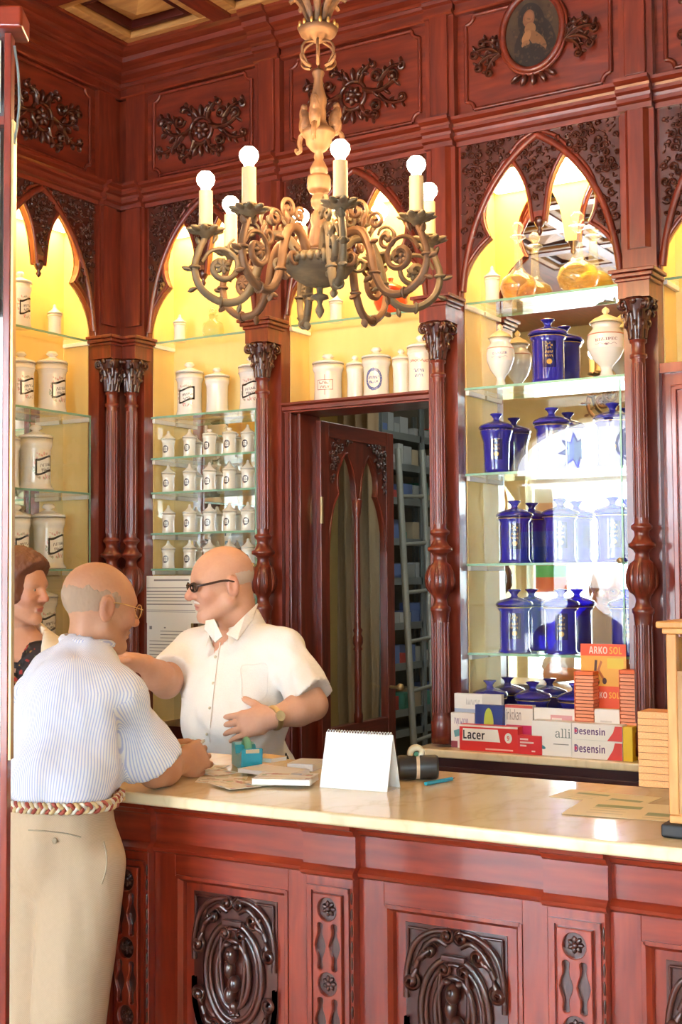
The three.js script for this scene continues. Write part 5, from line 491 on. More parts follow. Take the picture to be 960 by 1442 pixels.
carton(837, 872, 999, 1040, 0.088, 0.02, face((c, w, h) => { c.fillStyle = '#efe6da'; c.fillRect(0, 0, w, h); c.fillStyle = '#9a5a58'; c.fillRect(120, 60, 14, 12); c.fillStyle = '#d8cdbf'; c.fillRect(60, 30, 120, 5); }), wht, 'white box under the orange display card');
carton(877, 890, 1024, 1067, 0.137, 0.05, yel, yel, 'narrow bright yellow box beside the purple-lettered stack');
{ // orange display: card on an easel base with two columns of stacked packets
  const a = PZ(850, 1000, 0.03), t = thing('orange_display', 'orange sun care display card with a picture behind stacked packets', 'display', [a.x, LY, 0.028]); const W = PZ(883, 940, 0.03).x - PZ(819, 940, 0.03).x, T = PZ(850, 907, 0.03).y - LY; const f = face((c, w, h) => { c.fillStyle = '#e8a63c'; c.fillRect(0, 0, w, h); c.fillStyle = '#e8501c'; c.fillRect(0, 0, w, 46); c.font = 'bold 40px sans-serif'; c.fillStyle = '#f6cdb4'; c.fillText('ARKO', 48, 38); c.fillStyle = '#f4b02e'; c.fillText('SOL', 162, 38); c.strokeStyle = '#4a2418'; c.lineWidth = 14; c.beginPath(); c.moveTo(88, 62); c.lineTo(82, 110); c.lineTo(90, 142); c.stroke(); c.strokeStyle = '#b86a34'; c.lineWidth = 12; c.beginPath(); c.moveTo(118, 66); c.lineTo(100, 100); c.lineTo(132, 138); c.stroke(); c.fillStyle = '#4a2418'; c.beginPath(); c.arc(92, 146, 14, 0, 7); c.fill(); c.beginPath(); c.arc(134, 142, 12, 0, 7); c.fill(); c.fillStyle = '#e2c03a'; c.fillRect(150, 54, 92, 40); c.fillStyle = '#e8501c'; c.fillRect(36, 162, 184, 84); c.font = 'bold 34px sans-serif'; c.fillStyle = '#f6cdb4'; c.fillText('ARKO', 58, 208); c.fillStyle = '#f4b02e'; c.fillText('SOL', 156, 208); }, 256, 400);
  part('card', bb(-W / 2, W / 2, 0, T, -0.004, 0), org, t); part('printed_face', bb(-W / 2, W / 2, 0.02, T, 0, 0.0008), f, t);
  const stripe = C_(0.86, 0.30, 0.14); for (const [x0, x1, y0, nm] of [[810, 836, 946, 'next to the blue jars'], [873, 901, 944, 'next to the column']]) { const p = PZ(x0, 990, 0.085), q = PZ(x1, 990, 0.085), top = PZ((x0 + x1) / 2, y0, 0.085).y, w = q.x - p.x, s = thing('packet_stack', 'stack of thin orange packets ' + nm, 'packets', [(p.x + q.x) / 2, LY, 0.062], 0, 'stacks of orange packets'), n = 24; for (let k = 0; k < n; k++) { const y = k * (top - LY) / n; part('packet', bb(-w / 2 + (k % 2) * 0.001, w / 2 - (k % 3) * 0.0008, y, y + (top - LY) / n * (k === n - 1 ? 1 : 0.8), -0.025, 0.025 - (k % 2) * 0.0015), k === n - 1 ? org : stripe, s); } part('side_card', bb(-w / 2 - 0.003, -w / 2 - 0.001, 0, top - LY, -0.025, 0.025), org, s); } }
// ---------- figures: smooth distance fields meshed by surface nets ----------
const smin = (a, b, k) => { const h = Math.max(k - Math.abs(a - b), 0) / k; return Math.min(a, b) - h * h * k * 0.25; };
const smax = (a, b, k) => -smin(-a, -b, k);
const cap = (a, b, ra, rb) => { const ax = a.x, ay = a.y, az = a.z, dx = b.x - ax, dy = b.y - ay, dz = b.z - az, L = 1 / (dx * dx + dy * dy + dz * dz + 1e-12); return (x, y, z) => { const px = x - ax, py = y - ay, pz = z - az, t = clamp((px * dx + py * dy + pz * dz) * L), qx = px - dx * t, qy = py - dy * t, qz = pz - dz * t; return Math.sqrt(qx * qx + qy * qy + qz * qz) - (ra + (rb - ra) * t); }; };
const elp = (c, r) => (x, y, z) => { const X = (x - c.x), Y = (y - c.y), Z = (z - c.z), k0 = Math.hypot(X / r[0], Y / r[1], Z / r[2]), k1 = Math.hypot(X / (r[0] * r[0]), Y / (r[1] * r[1]), Z / (r[2] * r[2])); return k1 < 1e-9 ? -Math.min(...r) : k0 * (k0 - 1) / k1; };
class Frame { constructor(o, dir, up = V(0, 1, 0)) { this.o = o; this.z = dir.clone().normalize(); this.x = up.clone().cross(this.z).normalize(); this.y = this.z.clone().cross(this.x); } w(x, y, z) { return this.o.clone().addScaledVector(this.x, x).addScaledVector(this.y, y).addScaledVector(this.z, z); } d(x, y, z) { return V(0, 0, 0).addScaledVector(this.x, x).addScaledVector(this.y, y).addScaledVector(this.z, z); } local(f, s = 1) { const { o, x: X, y: Y, z: Z } = this; return (x, y, z) => { const a = x - o.x, b = y - o.y, c = z - o.z; return s * f((a * X.x + b * X.y + c * X.z) / s, (a * Y.x + b * Y.y + c * Y.z) / s, (a * Z.x + b * Z.y + c * Z.z) / s); }; } matrix() { return new THREE.Matrix4().makeBasis(this.x, this.y, this.z).setPosition(this.o); } }
const uni = (k, ...fs) => (x, y, z) => { let d = fs[0](x, y, z); for (let i = 1; i < fs.length; i++) d = smin(d, fs[i](x, y, z), k); return d; };
function nets(f, mn, mx, h) {
  const nx = Math.ceil((mx.x - mn.x) / h) + 1, ny = Math.ceil((mx.y - mn.y) / h) + 1, nz = Math.ceil((mx.z - mn.z) / h) + 1, g = new Float32Array(nx * ny * nz).fill(9), I = (i, j, k) => i + nx * (j + ny * k), B = 4;
  for (let k = 0; k < nz; k += B) for (let j = 0; j < ny; j += B) for (let i = 0; i < nx; i += B) { const c = (B - 1) / 2, v = f(mn.x + (i + c) * h, mn.y + (j + c) * h, mn.z + (k + c) * h), skip = Math.abs(v) > h * B * 1.9; for (let c2 = k; c2 < Math.min(nz, k + B); c2++) for (let b = j; b < Math.min(ny, j + B); b++) for (let a = i; a < Math.min(nx, i + B); a++) g[I(a, b, c2)] = skip ? v : f(mn.x + a * h, mn.y + b * h, mn.z + c2 * h); }
  const id = new Int32Array(nx * ny * nz).fill(-1), pos = [], idx = [];
  for (let k = 0; k < nz - 1; k++) for (let j = 0; j < ny - 1; j++) for (let i = 0; i < nx - 1; i++) { let s = 0, sx = 0, sy = 0, sz = 0, n = 0; const c = []; for (let q = 0; q < 8; q++) { c[q] = g[I(i + (q & 1), j + ((q >> 1) & 1), k + (q >> 2))]; if (c[q] < 0) s++; } if (s === 0 || s === 8) continue; for (let q = 0; q < 8; q++) for (const e of [1, 2, 4]) if (!(q & e)) { const r = q | e; if ((c[q] < 0) !== (c[r] < 0)) { const t = c[q] / (c[q] - c[r]); sx += (q & 1) + (e === 1 ? t : 0); sy += ((q >> 1) & 1) + (e === 2 ? t : 0); sz += (q >> 2) + (e === 4 ? t : 0); n++; } } id[I(i, j, k)] = pos.length / 3; pos.push(mn.x + (i + sx / n) * h, mn.y + (j + sy / n) * h, mn.z + (k + sz / n) * h); }
  for (let k = 1; k < nz - 1; k++) for (let j = 1; j < ny - 1; j++) for (let i = 1; i < nx - 1; i++) { const a = g[I(i, j, k)]; const quad = (b, v0, v1, v2, v3) => { if ((a < 0) === (b < 0)) return; if (v0 < 0 || v1 < 0 || v2 < 0 || v3 < 0) return; if (a < 0) idx.push(v0, v1, v2, v0, v2, v3); else idx.push(v0, v2, v1, v0, v3, v2); };
    quad(g[I(i + 1, j, k)], id[I(i, j - 1, k - 1)], id[I(i, j, k - 1)], id[I(i, j, k)], id[I(i, j - 1, k)]); quad(g[I(i, j + 1, k)], id[I(i - 1, j, k - 1)], id[I(i - 1, j, k)], id[I(i, j, k)], id[I(i, j, k - 1)]); quad(g[I(i, j, k + 1)], id[I(i - 1, j - 1, k)], id[I(i, j - 1, k)], id[I(i, j, k)], id[I(i - 1, j, k)]); }
  const G = new THREE.BufferGeometry(); G.setAttribute('position', new THREE.Float32BufferAttribute(pos, 3)); G.setIndex(idx); G.computeVertexNormals(); return G;
}
function paint(G, fn) { const p = G.attributes.position, c = new Float32Array(p.count * 3), o = [0, 0, 0]; for (let i = 0; i < p.count; i++) { fn(p.getX(i), p.getY(i), p.getZ(i), o); c.set(o, i * 3); } G.setAttribute('color', new THREE.BufferAttribute(c, 3)); return G; }
function uvPlanar(G, X, Y) { const p = G.attributes.position, u = new Float32Array(p.count * 2); for (let i = 0; i < p.count; i++) { const a = p.getX(i), b = p.getY(i), c = p.getZ(i); u[i * 2] = a * X.x + b * X.y + c * X.z; u[i * 2 + 1] = a * Y.x + b * Y.y + c * Y.z; } G.setAttribute('uv', new THREE.BufferAttribute(u, 2)); return G; }
const box3 = (pts, m) => { const mn = V(9, 9, 9), mx = V(-9, -9, -9); for (const p of pts) { mn.min(p); mx.max(p); } return [mn.addScalar(-m), mx.addScalar(m)]; };
function mergeC(list) { return mergeGeometries(list.map((g) => { g.deleteAttribute('uv'); return g; }), false); }
// head in local metres: x to the figure's left, y up, z forward
function headField(o = {}) {
  const jowl = o.jowl ?? 0, nose = o.nose ?? 1, P = [[elp(V(0, 0.034, -0.014), [0.074, 0.084, 0.094]), 0.02], [elp(V(0, 0.02, 0.03), [0.066, 0.062, 0.064]), 0.03], [elp(V(0, -0.036, 0.024), [0.056 + jowl, 0.074, 0.066]), 0.03], [cap(V(-0.05 - jowl, -0.055, 0.0), V(-0.012, -0.099, 0.066), 0.02 + jowl, 0.017), 0.02], [cap(V(0.05 + jowl, -0.055, 0.0), V(0.012, -0.099, 0.066), 0.02 + jowl, 0.017), 0.02], [elp(V(0, -0.096, 0.076), [0.02, 0.017, 0.015]), 0.016], [elp(V(-0.04, -0.026, 0.062), [0.024, 0.022, 0.022]), 0.02], [elp(V(0.04, -0.026, 0.062), [0.024, 0.022, 0.022]), 0.02], [cap(V(-0.042, 0.024, 0.072), V(0.042, 0.024, 0.072), 0.012, 0.012), 0.016], [cap(V(0, 0.012, 0.086), V(0, -0.026, 0.108 * (0.9 + 0.1 * nose)), 0.009, 0.0125 * nose), 0.012], [elp(V(-0.012, -0.031, 0.095), [0.0085, 0.0075, 0.010]), 0.008], [elp(V(0.012, -0.031, 0.095), [0.0085, 0.0075, 0.010]), 0.008], [elp(V(0, -0.058, 0.086), [0.023, 0.0062, 0.010]), 0.006], [elp(V(0, -0.069, 0.084), [0.02, 0.0065, 0.010]), 0.006]];
  const eyes = [elp(V(-0.032, 0.004, 0.092), [0.016, 0.0095, 0.011]), elp(V(0.032, 0.004, 0.092), [0.016, 0.0095, 0.011])], lids = [elp(V(-0.032, 0.004, 0.073), [0.0135, 0.0125, 0.0125]), elp(V(0.032, 0.004, 0.073), [0.0135, 0.0125, 0.0125])], mouth = elp(V(0, -0.0635, 0.097), [0.02, 0.0018, 0.008]), slits = [-1, 1].map((s) => elp(V(s * 0.032, 0.003, 0.09), [0.0115, 0.0042, 0.011]));
  const ears = [-1, 1].map((s) => { const A = elp(V(s * 0.079, -0.008, -0.014), [0.0105, 0.034, 0.021]), Bq = elp(V(s * 0.091, -0.004, -0.010), [0.008, 0.021, 0.011]); return (x, y, z) => smax(A(x, y, z), -Bq(x, y, z), 0.006); });
  return (x, y, z) => { let d = P[0][0](x, y, z); if (d > 0.12) return d - 0.03; for (let i = 1; i < P.length; i++) d = smin(d, P[i][0](x, y, z), P[i][1]); for (const e of eyes) d = smax(d, -e(x, y, z), 0.012); for (const e of lids) d = smin(d, e(x, y, z), 0.003); for (const e of slits) d = smax(d, -e(x, y, z), 0.0025); d = smax(d, -mouth(x, y, z), 0.003); for (const e of ears) d = smin(d, e(x, y, z), 0.006); return d + 0.0006 * noise.noise(x * 160, y * 160, z * 160); };
}
const headTop = elp(V(0, 0.034, -0.014), [0.074, 0.084, 0.094]), headMid = elp(V(0, 0.02, 0.03), [0.066, 0.062, 0.064]);
const skull = (x, y, z) => smin(headTop(x, y, z), headMid(x, y, z), 0.03);
// hand: wrist, finger direction, palm normal (the way the palm faces), curls per finger (radians per joint), thumb side +1/-1
function handField(W, F, N, o = {}) {
  const s = o.size ?? 1, f = F.clone().normalize(), n = N.clone().addScaledVector(f, -N.dot(f)).normalize(), side = f.clone().cross(n).multiplyScalar(o.thumb ?? 1), at = (a, b, c) => W.clone().addScaledVector(f, a * s).addScaledVector(side, b * s).addScaledVector(n, c * s);
  const palm = uni(0.02 * s, cap(at(0.0, 0, 0), at(0.03, 0, 0), 0.026 * s, 0.026 * s), cap(at(0.035, 0.024, 0), at(0.088, 0.028, 0), 0.0155 * s, 0.0135 * s), cap(at(0.035, 0.008, 0), at(0.09, 0.010, 0), 0.0155 * s, 0.0135 * s), cap(at(0.035, -0.010, 0), at(0.087, -0.010, 0), 0.015 * s, 0.013 * s), cap(at(0.035, -0.024, 0), at(0.08, -0.029, 0), 0.0145 * s, 0.0122 * s), cap(at(0.018, 0.024, 0.008), at(0.05, 0.03, 0.012), 0.0175 * s, 0.015 * s));
  const fingers = [], ends = []; const curl = o.curl ?? [0.35, 0.35, 0.35, 0.35], spread = o.spread ?? 0.1, lens = [[0.042, 0.026, 0.022], [0.046, 0.029, 0.023], [0.043, 0.027, 0.022], [0.034, 0.021, 0.02]], bases = [[0.09, 0.029], [0.092, 0.010], [0.089, -0.010], [0.081, -0.029]];
  for (let k = 0; k < 4; k++) { let p = at(bases[k][0], bases[k][1], 0), a = curl[k] * 0.7; const sp = (1.5 - k) * spread; for (let j = 0; j < 3; j++) { const dir = f.clone().multiplyScalar(Math.cos(a)).addScaledVector(n, Math.sin(a)).addScaledVector(side, sp * Math.cos(a)).normalize(), q = p.clone().addScaledVector(dir, lens[k][j] * s), r = (0.0098 - 0.0006 * (k === 3 ? 2 : 0)) * s; fingers.push(cap(p, q, r * (1 - 0.08 * j), r * (0.94 - 0.1 * j))); ends.push(q); p = q; a += curl[k]; } }
  const tc = o.thumbCurl ?? 0.4, to = o.thumbOut ?? 0.8; let tp = at(0.026, 0.03, 0.008), ta = 0; for (const [l, r] of [[0.045, 0.0135], [0.034, 0.0115], [0.027, 0.0105]]) { const dir = f.clone().multiplyScalar(Math.cos(to - ta)).addScaledVector(side, Math.sin(to - ta)).addScaledVector(n, 0.25 + ta * 0.4).normalize(), q = tp.clone().addScaledVector(dir, l * s); fingers.push(cap(tp, q, r * s, r * 0.9 * s)); ends.push(q); tp = q; ta += tc; }
  const fn = (x, y, z) => { let d = palm(x, y, z); if (d > 0.2) return d - 0.1; let m = 9; for (const q of fingers) m = Math.min(m, q(x, y, z)); return smin(d, m, 0.008 * s); }; return { fn, ends: [...ends, at(0, 0.03, 0), at(0, -0.03, 0)], at };
}
const skinMat = (o = {}) => phy({ vertexColors: true, roughness: 0.52, ...o });
function skinPaint(G, base, F, o = {}) { const inv = F.matrix().invert(), v = V(); return paint(G, (x, y, z, c) => { const t = 0.06 * fbm(x * 30, y * 30, z * 30, 3) + 0.03 * noise.noise(x * 170, y * 170, z * 170); c[0] = base[0] * (1 + t); c[1] = base[1] * (1 + t * 1.6); c[2] = base[2] * (1 + t * 1.6); v.set(x, y, z).applyMatrix4(inv); const s = o.s ?? 1; v.divideScalar(s); if (Math.abs(v.x) < 0.13 && v.y > -0.14 && v.y < 0.15) { const red = Math.exp(-(v.distanceToSquared(V(0, -0.028, 0.108)) / 0.0005)) + 0.7 * Math.exp(-((Math.abs(v.x) - 0.045) ** 2 + (v.y + 0.03) ** 2 + (v.z - 0.065) ** 2) / 0.0009) + 0.6 * smooth(0.076, 0.086, Math.abs(v.x)); c[1] *= 1 - 0.22 * Math.min(1, red); c[2] *= 1 - 0.2 * Math.min(1, red); const lip = smooth(0.9, 0.5, Math.hypot(v.x / 0.027, (v.y + 0.0635) / 0.012, (v.z - 0.09) / 0.02)); c[0] = mix(c[0], (o.lip ?? [0.42, 0.13, 0.10])[0], lip * 0.8); c[1] = mix(c[1], (o.lip ?? [0.42, 0.13, 0.10])[1], lip * 0.8); c[2] = mix(c[2], (o.lip ?? [0.42, 0.13, 0.10])[2], lip * 0.8); } }); }
function hairMesh(F, s, thick, h, rough = 0.003, field = skull) { const f = F.local((x, y, z) => { const sk = field(x, y, z); if (sk > 0.06) return sk - 0.035; return sk - thick(x, y, z) - rough * fbm(x * 60, y * 22, z * 60, 3) - rough * 0.5 * noise.noise(x * 210, y * 50, z * 210); }, s); const [a, b] = box3([F.o], 0.16 * s); return nets(f, a, b, h); }
function eyesOf(F, s, parent) { for (const k of [-1, 1]) { const p = F.w(k * 0.032 * s, 0.003 * s, 0.0735 * s); const e = part('eye', new THREE.SphereGeometry(0.0105 * s, 12, 10).translate(p.x, p.y, p.z), M.eye, parent); const q = F.w(k * 0.032 * s, 0.003 * s, 0.0822 * s); part('iris', ell(q.x, q.y, q.z, 0.005 * s, 0.005 * s, 0.0028 * s, 8), M.black, e); } }
M.eye = std({ color: lin(0.75, 0.70, 0.64), roughness: 0.2 });
function glasses(F, s, o, parent) { // frames: two rims, bridge, two temples
  const fm = o.mat, g = [], lens = []; for (const k of [-1, 1]) { const pts = Array.from({ length: 18 }, (_, i) => { const a = i * 0.349; return F.w((k * 0.033 + 0.026 * Math.cos(a)) * s, (0.001 + o.h * Math.sin(a)) * s, (0.104 - 0.010 * Math.abs(Math.cos(a) * 0.5 + k * 0.5) * 0.9) * s); }); g.push(tube(pts, o.r * s, 36, 6, true)); const sh = new THREE.Shape(); sh.absellipse(0, 0, 0.0255 * s, o.h * s, 0, 6.283, false); const L = extr(sh, 0.0015, 0, 18).translate(k * 0.033 * s, 0.001 * s, 0.099 * s).applyMatrix4(F.matrix()); lens.push(L); const T = [[0.06, 0.006, 0.098], [0.077, 0.008, 0.07], [0.082, 0.012, 0.01], [0.083, 0.004, -0.022]].map(([x, y, z]) => F.w(k * x * s, y * s, z * s)); g.push(tube(T, o.t * s, 16, 6)); }
  g.push(tube([F.w(-0.009 * s, 0.006 * s, 0.104 * s), F.w(0, 0.009 * s, 0.108 * s), F.w(0.009 * s, 0.006 * s, 0.104 * s)], o.r * s, 8, 6)); const q = part('eyeglasses', merge(g), fm, parent); part('lenses', merge(lens), o.lens, q); return q; }
const clothFolds = (x, y, z, A, sc = 9, sd = 0) => A * (fbm(x * sc + sd, y * sc * 0.6, z * sc + sd, 3) * 1.6 + 0.6 * Math.sin((x * 0.8 + z + y * 0.7) * 34 + 5 * fbm(x * 6, y * 6, z * 6 + sd, 2)) * (0.4 + fbm(x * 5 + 9, y * 5, z * 5 + sd, 2)));
const stripeTex = dataTex(64, (x, y) => { const k = (x * 8) % 1 < 0.28 ? 1 : 0; return k ? [0.74, 0.78, 0.91] : [0.94, 0.94, 0.95]; }, true, 1); stripeTex.repeat.set(21, 21);
const weaveTex = dataTex(64, (x, y) => { const t = 0.03 * noise.noise(x * 40, y * 40, 2.2) + 0.02 * (((x * 32) % 1 < 0.5) === ((y * 32) % 1 < 0.5) ? 1 : -1); return [0.93 + t, 0.915 + t, 0.885 + t]; }, true, 1); weaveTex.repeat.set(14, 14);
const twillTex = dataTex(64, (x, y) => { const t = 0.025 * (((x + y) * 16) % 1 < 0.5 ? 1 : -1) + 0.03 * per(x, y, 6, 6, 4.2, 3); return [0.80 + t, 0.705 + t, 0.585 + t]; }, true, 1); twillTex.repeat.set(16, 16);

// shirt uv: stripes run down the trunk and along each sleeve, cut at the armhole like cloth
function uvShirt(G0, trunkAxis, F, sleeves) { const G = G0.toNonIndexed(), p = G.attributes.position, u = new Float32Array(p.count * 2), q = V(), c = V(); const ax = sleeves.map(([a, b]) => { const d = b.clone().sub(a).normalize(), e = V(0, 0, 1).cross(d).normalize(), g = d.clone().cross(e); return { a, d, e, g, len: a.distanceTo(b) }; });
  for (let i = 0; i < p.count; i += 3) { c.set(0, 0, 0); for (let j = 0; j < 3; j++) c.add(q.fromBufferAttribute(p, i + j)); c.divideScalar(3); let sl = null; for (const s of ax) { const w = c.clone().sub(s.a), t = w.dot(s.d), r = w.clone().addScaledVector(s.d, -t).length(); if (t > -0.012 && t < s.len + 0.05 && r < 0.088) sl = s; } let prev = null; for (let j = 0; j < 3; j++) { q.fromBufferAttribute(p, i + j); let a, v, R; if (sl) { const w = q.clone().sub(sl.a); a = Math.atan2(w.dot(sl.e), w.dot(sl.g)); v = w.dot(sl.d); R = 0.06; } else { const o = trunkAxis(q.y), w = q.clone().sub(o); a = Math.atan2(w.dot(F.x), -w.dot(F.z)); v = q.y; R = 0.135; } if (prev !== null) { while (a - prev > Math.PI) a -= 2 * Math.PI; while (a - prev < -Math.PI) a += 2 * Math.PI; } prev = a; u[(i + j) * 2] = a * R; u[(i + j) * 2 + 1] = v; } }
  G.setAttribute('uv', new THREE.BufferAttribute(u, 2)); return G; }
// ---------- customer leaning on the counter, seen from behind ----------
{ const me = thing('person', 'older man in a striped white shirt and beige trousers leaning on the counter', 'person'); const bdir = V(0.12, 0, -1).normalize();
  const hipsC = PD(86, 1190, 2.93), waist = PD(83, 1122, 2.94), chest = PD(96, 1030, 2.99), upper = PD(106, 970, 3.05), neckB = PD(123, 909, 3.10), B = new Frame(waist, bdir);
  const shR = PD(172, 978, 3.0), elR = PD(217, 1086, 3.08), wrR = PD(255, 1073, 3.22), shL = PD(50, 980, 3.17), elL = PD(120, 1068, 3.36), wrL = PD(232, 1062, 3.35);
  const HF = new Frame(PD(140, 855, 3.12), V(0.40, -0.16, -0.90), V(0.02, 1, -0.1)), HS = 0.9; const head = HF.local(headField({ jowl: 0.002, nose: 1.05 }), HS);
  const neck = cap(HF.w(0, -0.04 * HS, -0.02 * HS), neckB.clone().add(V(0, -0.02, 0)), 0.047, 0.052), hR = handField(wrR, V(0.02, 0.12, -1), V(-0.9, -0.3, -0.1), { size: 0.92, thumb: -1, curl: [0.55, 0.6, 0.6, 0.6], thumbOut: 0.5 }), hL = handField(wrL, V(1, 0.1, -0.1), V(0.1, -0.2, 1), { size: 0.92, thumb: 1, curl: [0.7, 0.75, 0.75, 0.7], thumbOut: 0.5 });
  const armR = uni(0.02, cap(shR, elR, 0.044, 0.036), cap(elR, elR.clone().lerp(wrR, 0.35), 0.036, 0.041), cap(elR.clone().lerp(wrR, 0.35), wrR, 0.041, 0.027)), armL = uni(0.02, cap(shL, elL, 0.042, 0.036), cap(elL, wrL, 0.038, 0.026));
  const bF = (o) => new Frame(o, bdir), trunkP = [bF(hipsC).local(elp(V(0, 0, 0), [0.128, 0.12, 0.1])), bF(waist).local(elp(V(0, 0.02, 0), [0.12, 0.12, 0.088])), bF(chest).local(elp(V(0.01, 0, 0), [0.136, 0.14, 0.092])), bF(upper).local(elp(V(0.01, 0, 0.0), [0.135, 0.085, 0.08])), cap(shL, neckB.clone().add(V(0, -0.022, 0)), 0.042, 0.045), cap(shR, neckB.clone().add(V(0, -0.022, 0)), 0.042, 0.045)], trunk = uni(0.045, ...trunkP);
  const legs = []; const hipR = PD(119, 1215, 2.9), hipL = PD(50, 1215, 3.0), knR = PD(92, 1490, 2.86), knL = PD(52, 1490, 3.0), anR = PD(84, 1705, 2.9), anL = PD(44, 1690, 3.06); anR.y = anL.y = 0.09; legs.push(cap(hipR, knR, 0.078, 0.056), cap(knR, anR, 0.05, 0.036), cap(hipL, knL, 0.078, 0.056), cap(knL, anL, 0.05, 0.036));
  const all = uni(0.03, trunk, neck, armR, armL, ...legs); const tan = [0.54, 0.27, 0.155]; const geos = [];
  { const [a, b] = box3([hipsC, shR, shL, elR, elL, anR, anL, neckB], 0.12); geos.push(nets((x, y, z) => all(x, y, z) + 0.006, a, b, 0.014)); }
  { const f = uni(0.02, head, neck), [a, b] = box3([HF.o], 0.15); a.y -= 0.05; geos.push(nets(f, a, b, 0.0034)); }
  for (const [h, arm, el, wr] of [[hR, armR, elR, wrR], [hL, armL, elL, wrL]]) { const f = uni(0.012, h.fn, arm), [a, b] = box3([...h.ends, wr, el], 0.045); geos.push(nets(f, a, b, 0.0034)); }
  part('body', skinPaint(mergeC(geos), tan, HF, { s: HS }), skinMat(), me); eyesOf(HF, HS, me);
  part('hair', hairMesh(HF, HS, (x, y, z) => { const n = 0.03 * fbm(x * 40, y * 40, z * 40, 4), side = smooth(0.075, 0.02, y + n) * smooth(0.045, 0.015, z + n) * smooth(-0.10, -0.07, y), ear = smooth(0.8, 1.25, Math.hypot((Math.abs(x) - 0.08) / 0.02, (y + 0.008) / 0.036, (z + 0.012) / 0.022)); return -0.005 + 0.0066 * side * ear; }, 0.0028, 0.0022), std({ color: lin(0.42, 0.29, 0.2), roughness: 0.85 }), me);
  glasses(HF, HS, { mat: M.gold, r: 0.0011, t: 0.0012, h: 0.019, lens: M.glass }, me);
  // shirt
  const sleeveEnd = shR.clone().lerp(elR, 0.80), sl = sleeveEnd.clone().add(V(0.0, 0, 0)), sdir = elR.clone().sub(shR).normalize(), slL = shL.clone().lerp(elL, 0.8), sdL = elL.clone().sub(shL).normalize();
  const sleeveR = cap(shR, sl.clone().addScaledVector(sdir, 0.08), 0.052, 0.066), sleeveL = cap(shL, slL.clone().addScaledVector(sdL, 0.08), 0.05, 0.06); const tail = cap(waist.clone().add(V(0, -0.03, 0)), waist.clone().add(V(0, 0.06, 0)), 0.0, 0.0);
  const shirtF = (x, y, z) => { let d = trunk(x, y, z) - 0.012; const sr = Math.max(sleeveR(x, y, z), (x - sl.x) * sdir.x + (y - sl.y) * sdir.y + (z - sl.z) * sdir.z), sL = Math.max(sleeveL(x, y, z), (x - slL.x) * sdL.x + (y - slL.y) * sdL.y + (z - slL.z) * sdL.z); d = smin(smin(d, sr, 0.03), sL, 0.03); const blouse = smooth(1.16, 1.06, y) * smooth(0.99, 1.03, y) * 0.016; d -= blouse; d -= clothFolds(x, y, z, 0.018, 7, 3); return smax(d, waist.y - 0.012 - y, 0.006); };
  { const [a, b] = box3([waist, shR, shL, sl, slL, neckB, chest, upper, chest.clone().add(V(0.15, 0, 0.1)), chest.clone().add(V(-0.15, 0, -0.1))], 0.08); const g = nets((x, y, z) => smax(shirtF(x, y, z), -(cap(neckB.clone().add(V(0, -0.03, 0)), HF.o, 0.05, 0.056)(x, y, z)), 0.006), a, b, 0.0075); part('shirt', uvShirt(g, (y) => waist.clone().lerp(upper, clamp((y - waist.y) / (upper.y - waist.y))), B, [[shR, sl], [shL, slL]]), std({ map: stripeTex, roughness: 0.85 }), me); }
  { const nd = HF.o.clone().sub(neckB).normalize(), cf = new Frame(neckB.clone().addScaledVector(nd, 0.012), bdir, nd); const g = []; for (let i = 0; i < 34; i++) { const a = i / 33 * 5.2 - 2.6 - Math.PI / 2; g.push(cf.w(0.056 * Math.cos(a), 0.0, 0.056 * Math.sin(a) * 1.05 - 0.003)); } part('collar', uvPlanar(merge([tubeT(g, () => 0.012, 50, 8)]), B.x, V(0, 1, 0)), std({ map: stripeTex, roughness: 0.85 }), me); }
  // trousers
  const trF = (x, y, z) => { let d = uni(0.05, trunkP[0], trunkP[1])(x, y, z) - 0.008; for (const [p, q, r0, r1] of [[hipR, knR, 0.094, 0.08], [knR, anR, 0.08, 0.066], [hipL, knL, 0.094, 0.08], [knL, anL, 0.08, 0.066]]) d = smin(d, cap(p, q, r0, r1)(x, y, z), 0.02); d -= 0.014 * fbm(x * 9, y * 2.2, z * 9, 3) + 0.005 * Math.sin(x * 50 + y * 12 + 4 * noise.noise(x * 5, y * 4, z * 5)) * smooth(0.75, 0.95, y) * 0.8; return smax(smax(d, y - waist.y + 0.0, 0.004), 0.07 - y, 0.004); };
  { const [a, b] = box3([waist, hipR, hipL, knR, knL, anR, anL], 0.15); const g = nets(trF, a, b, 0.0085); const tr_ = part('trousers', uvPlanar(g, B.x, V(0, 1, 0)), std({ map: twillTex, roughness: 0.88 }), me); const onHip = (px, py) => { let d = 2.6; for (let i = 0; i < 60; i++) { const p = PD(px, py, d), v = trF(p.x, p.y, p.z); if (v < 0.0008) break; d += Math.max(0.0008, v * 0.8); } return PD(px, py, d - 0.001); };
    const st = std({ color: lin(0.46, 0.38, 0.26), roughness: 0.8 }); part('pocket_welt', tube([onHip(40, 1169), onHip(58, 1170), onHip(78, 1172), onHip(98, 1175), onHip(114, 1179)], 0.0016, 16, 5), st, tr_); const pb = onHip(77, 1184); part('pocket_button', ell(pb.x, pb.y, pb.z, 0.007, 0.007, 0.004), st, tr_); part('side_pocket', tube([onHip(146, 1185), onHip(150, 1205), onHip(149, 1225), onHip(143, 1245)], 0.0018, 12, 5), st, tr_); }
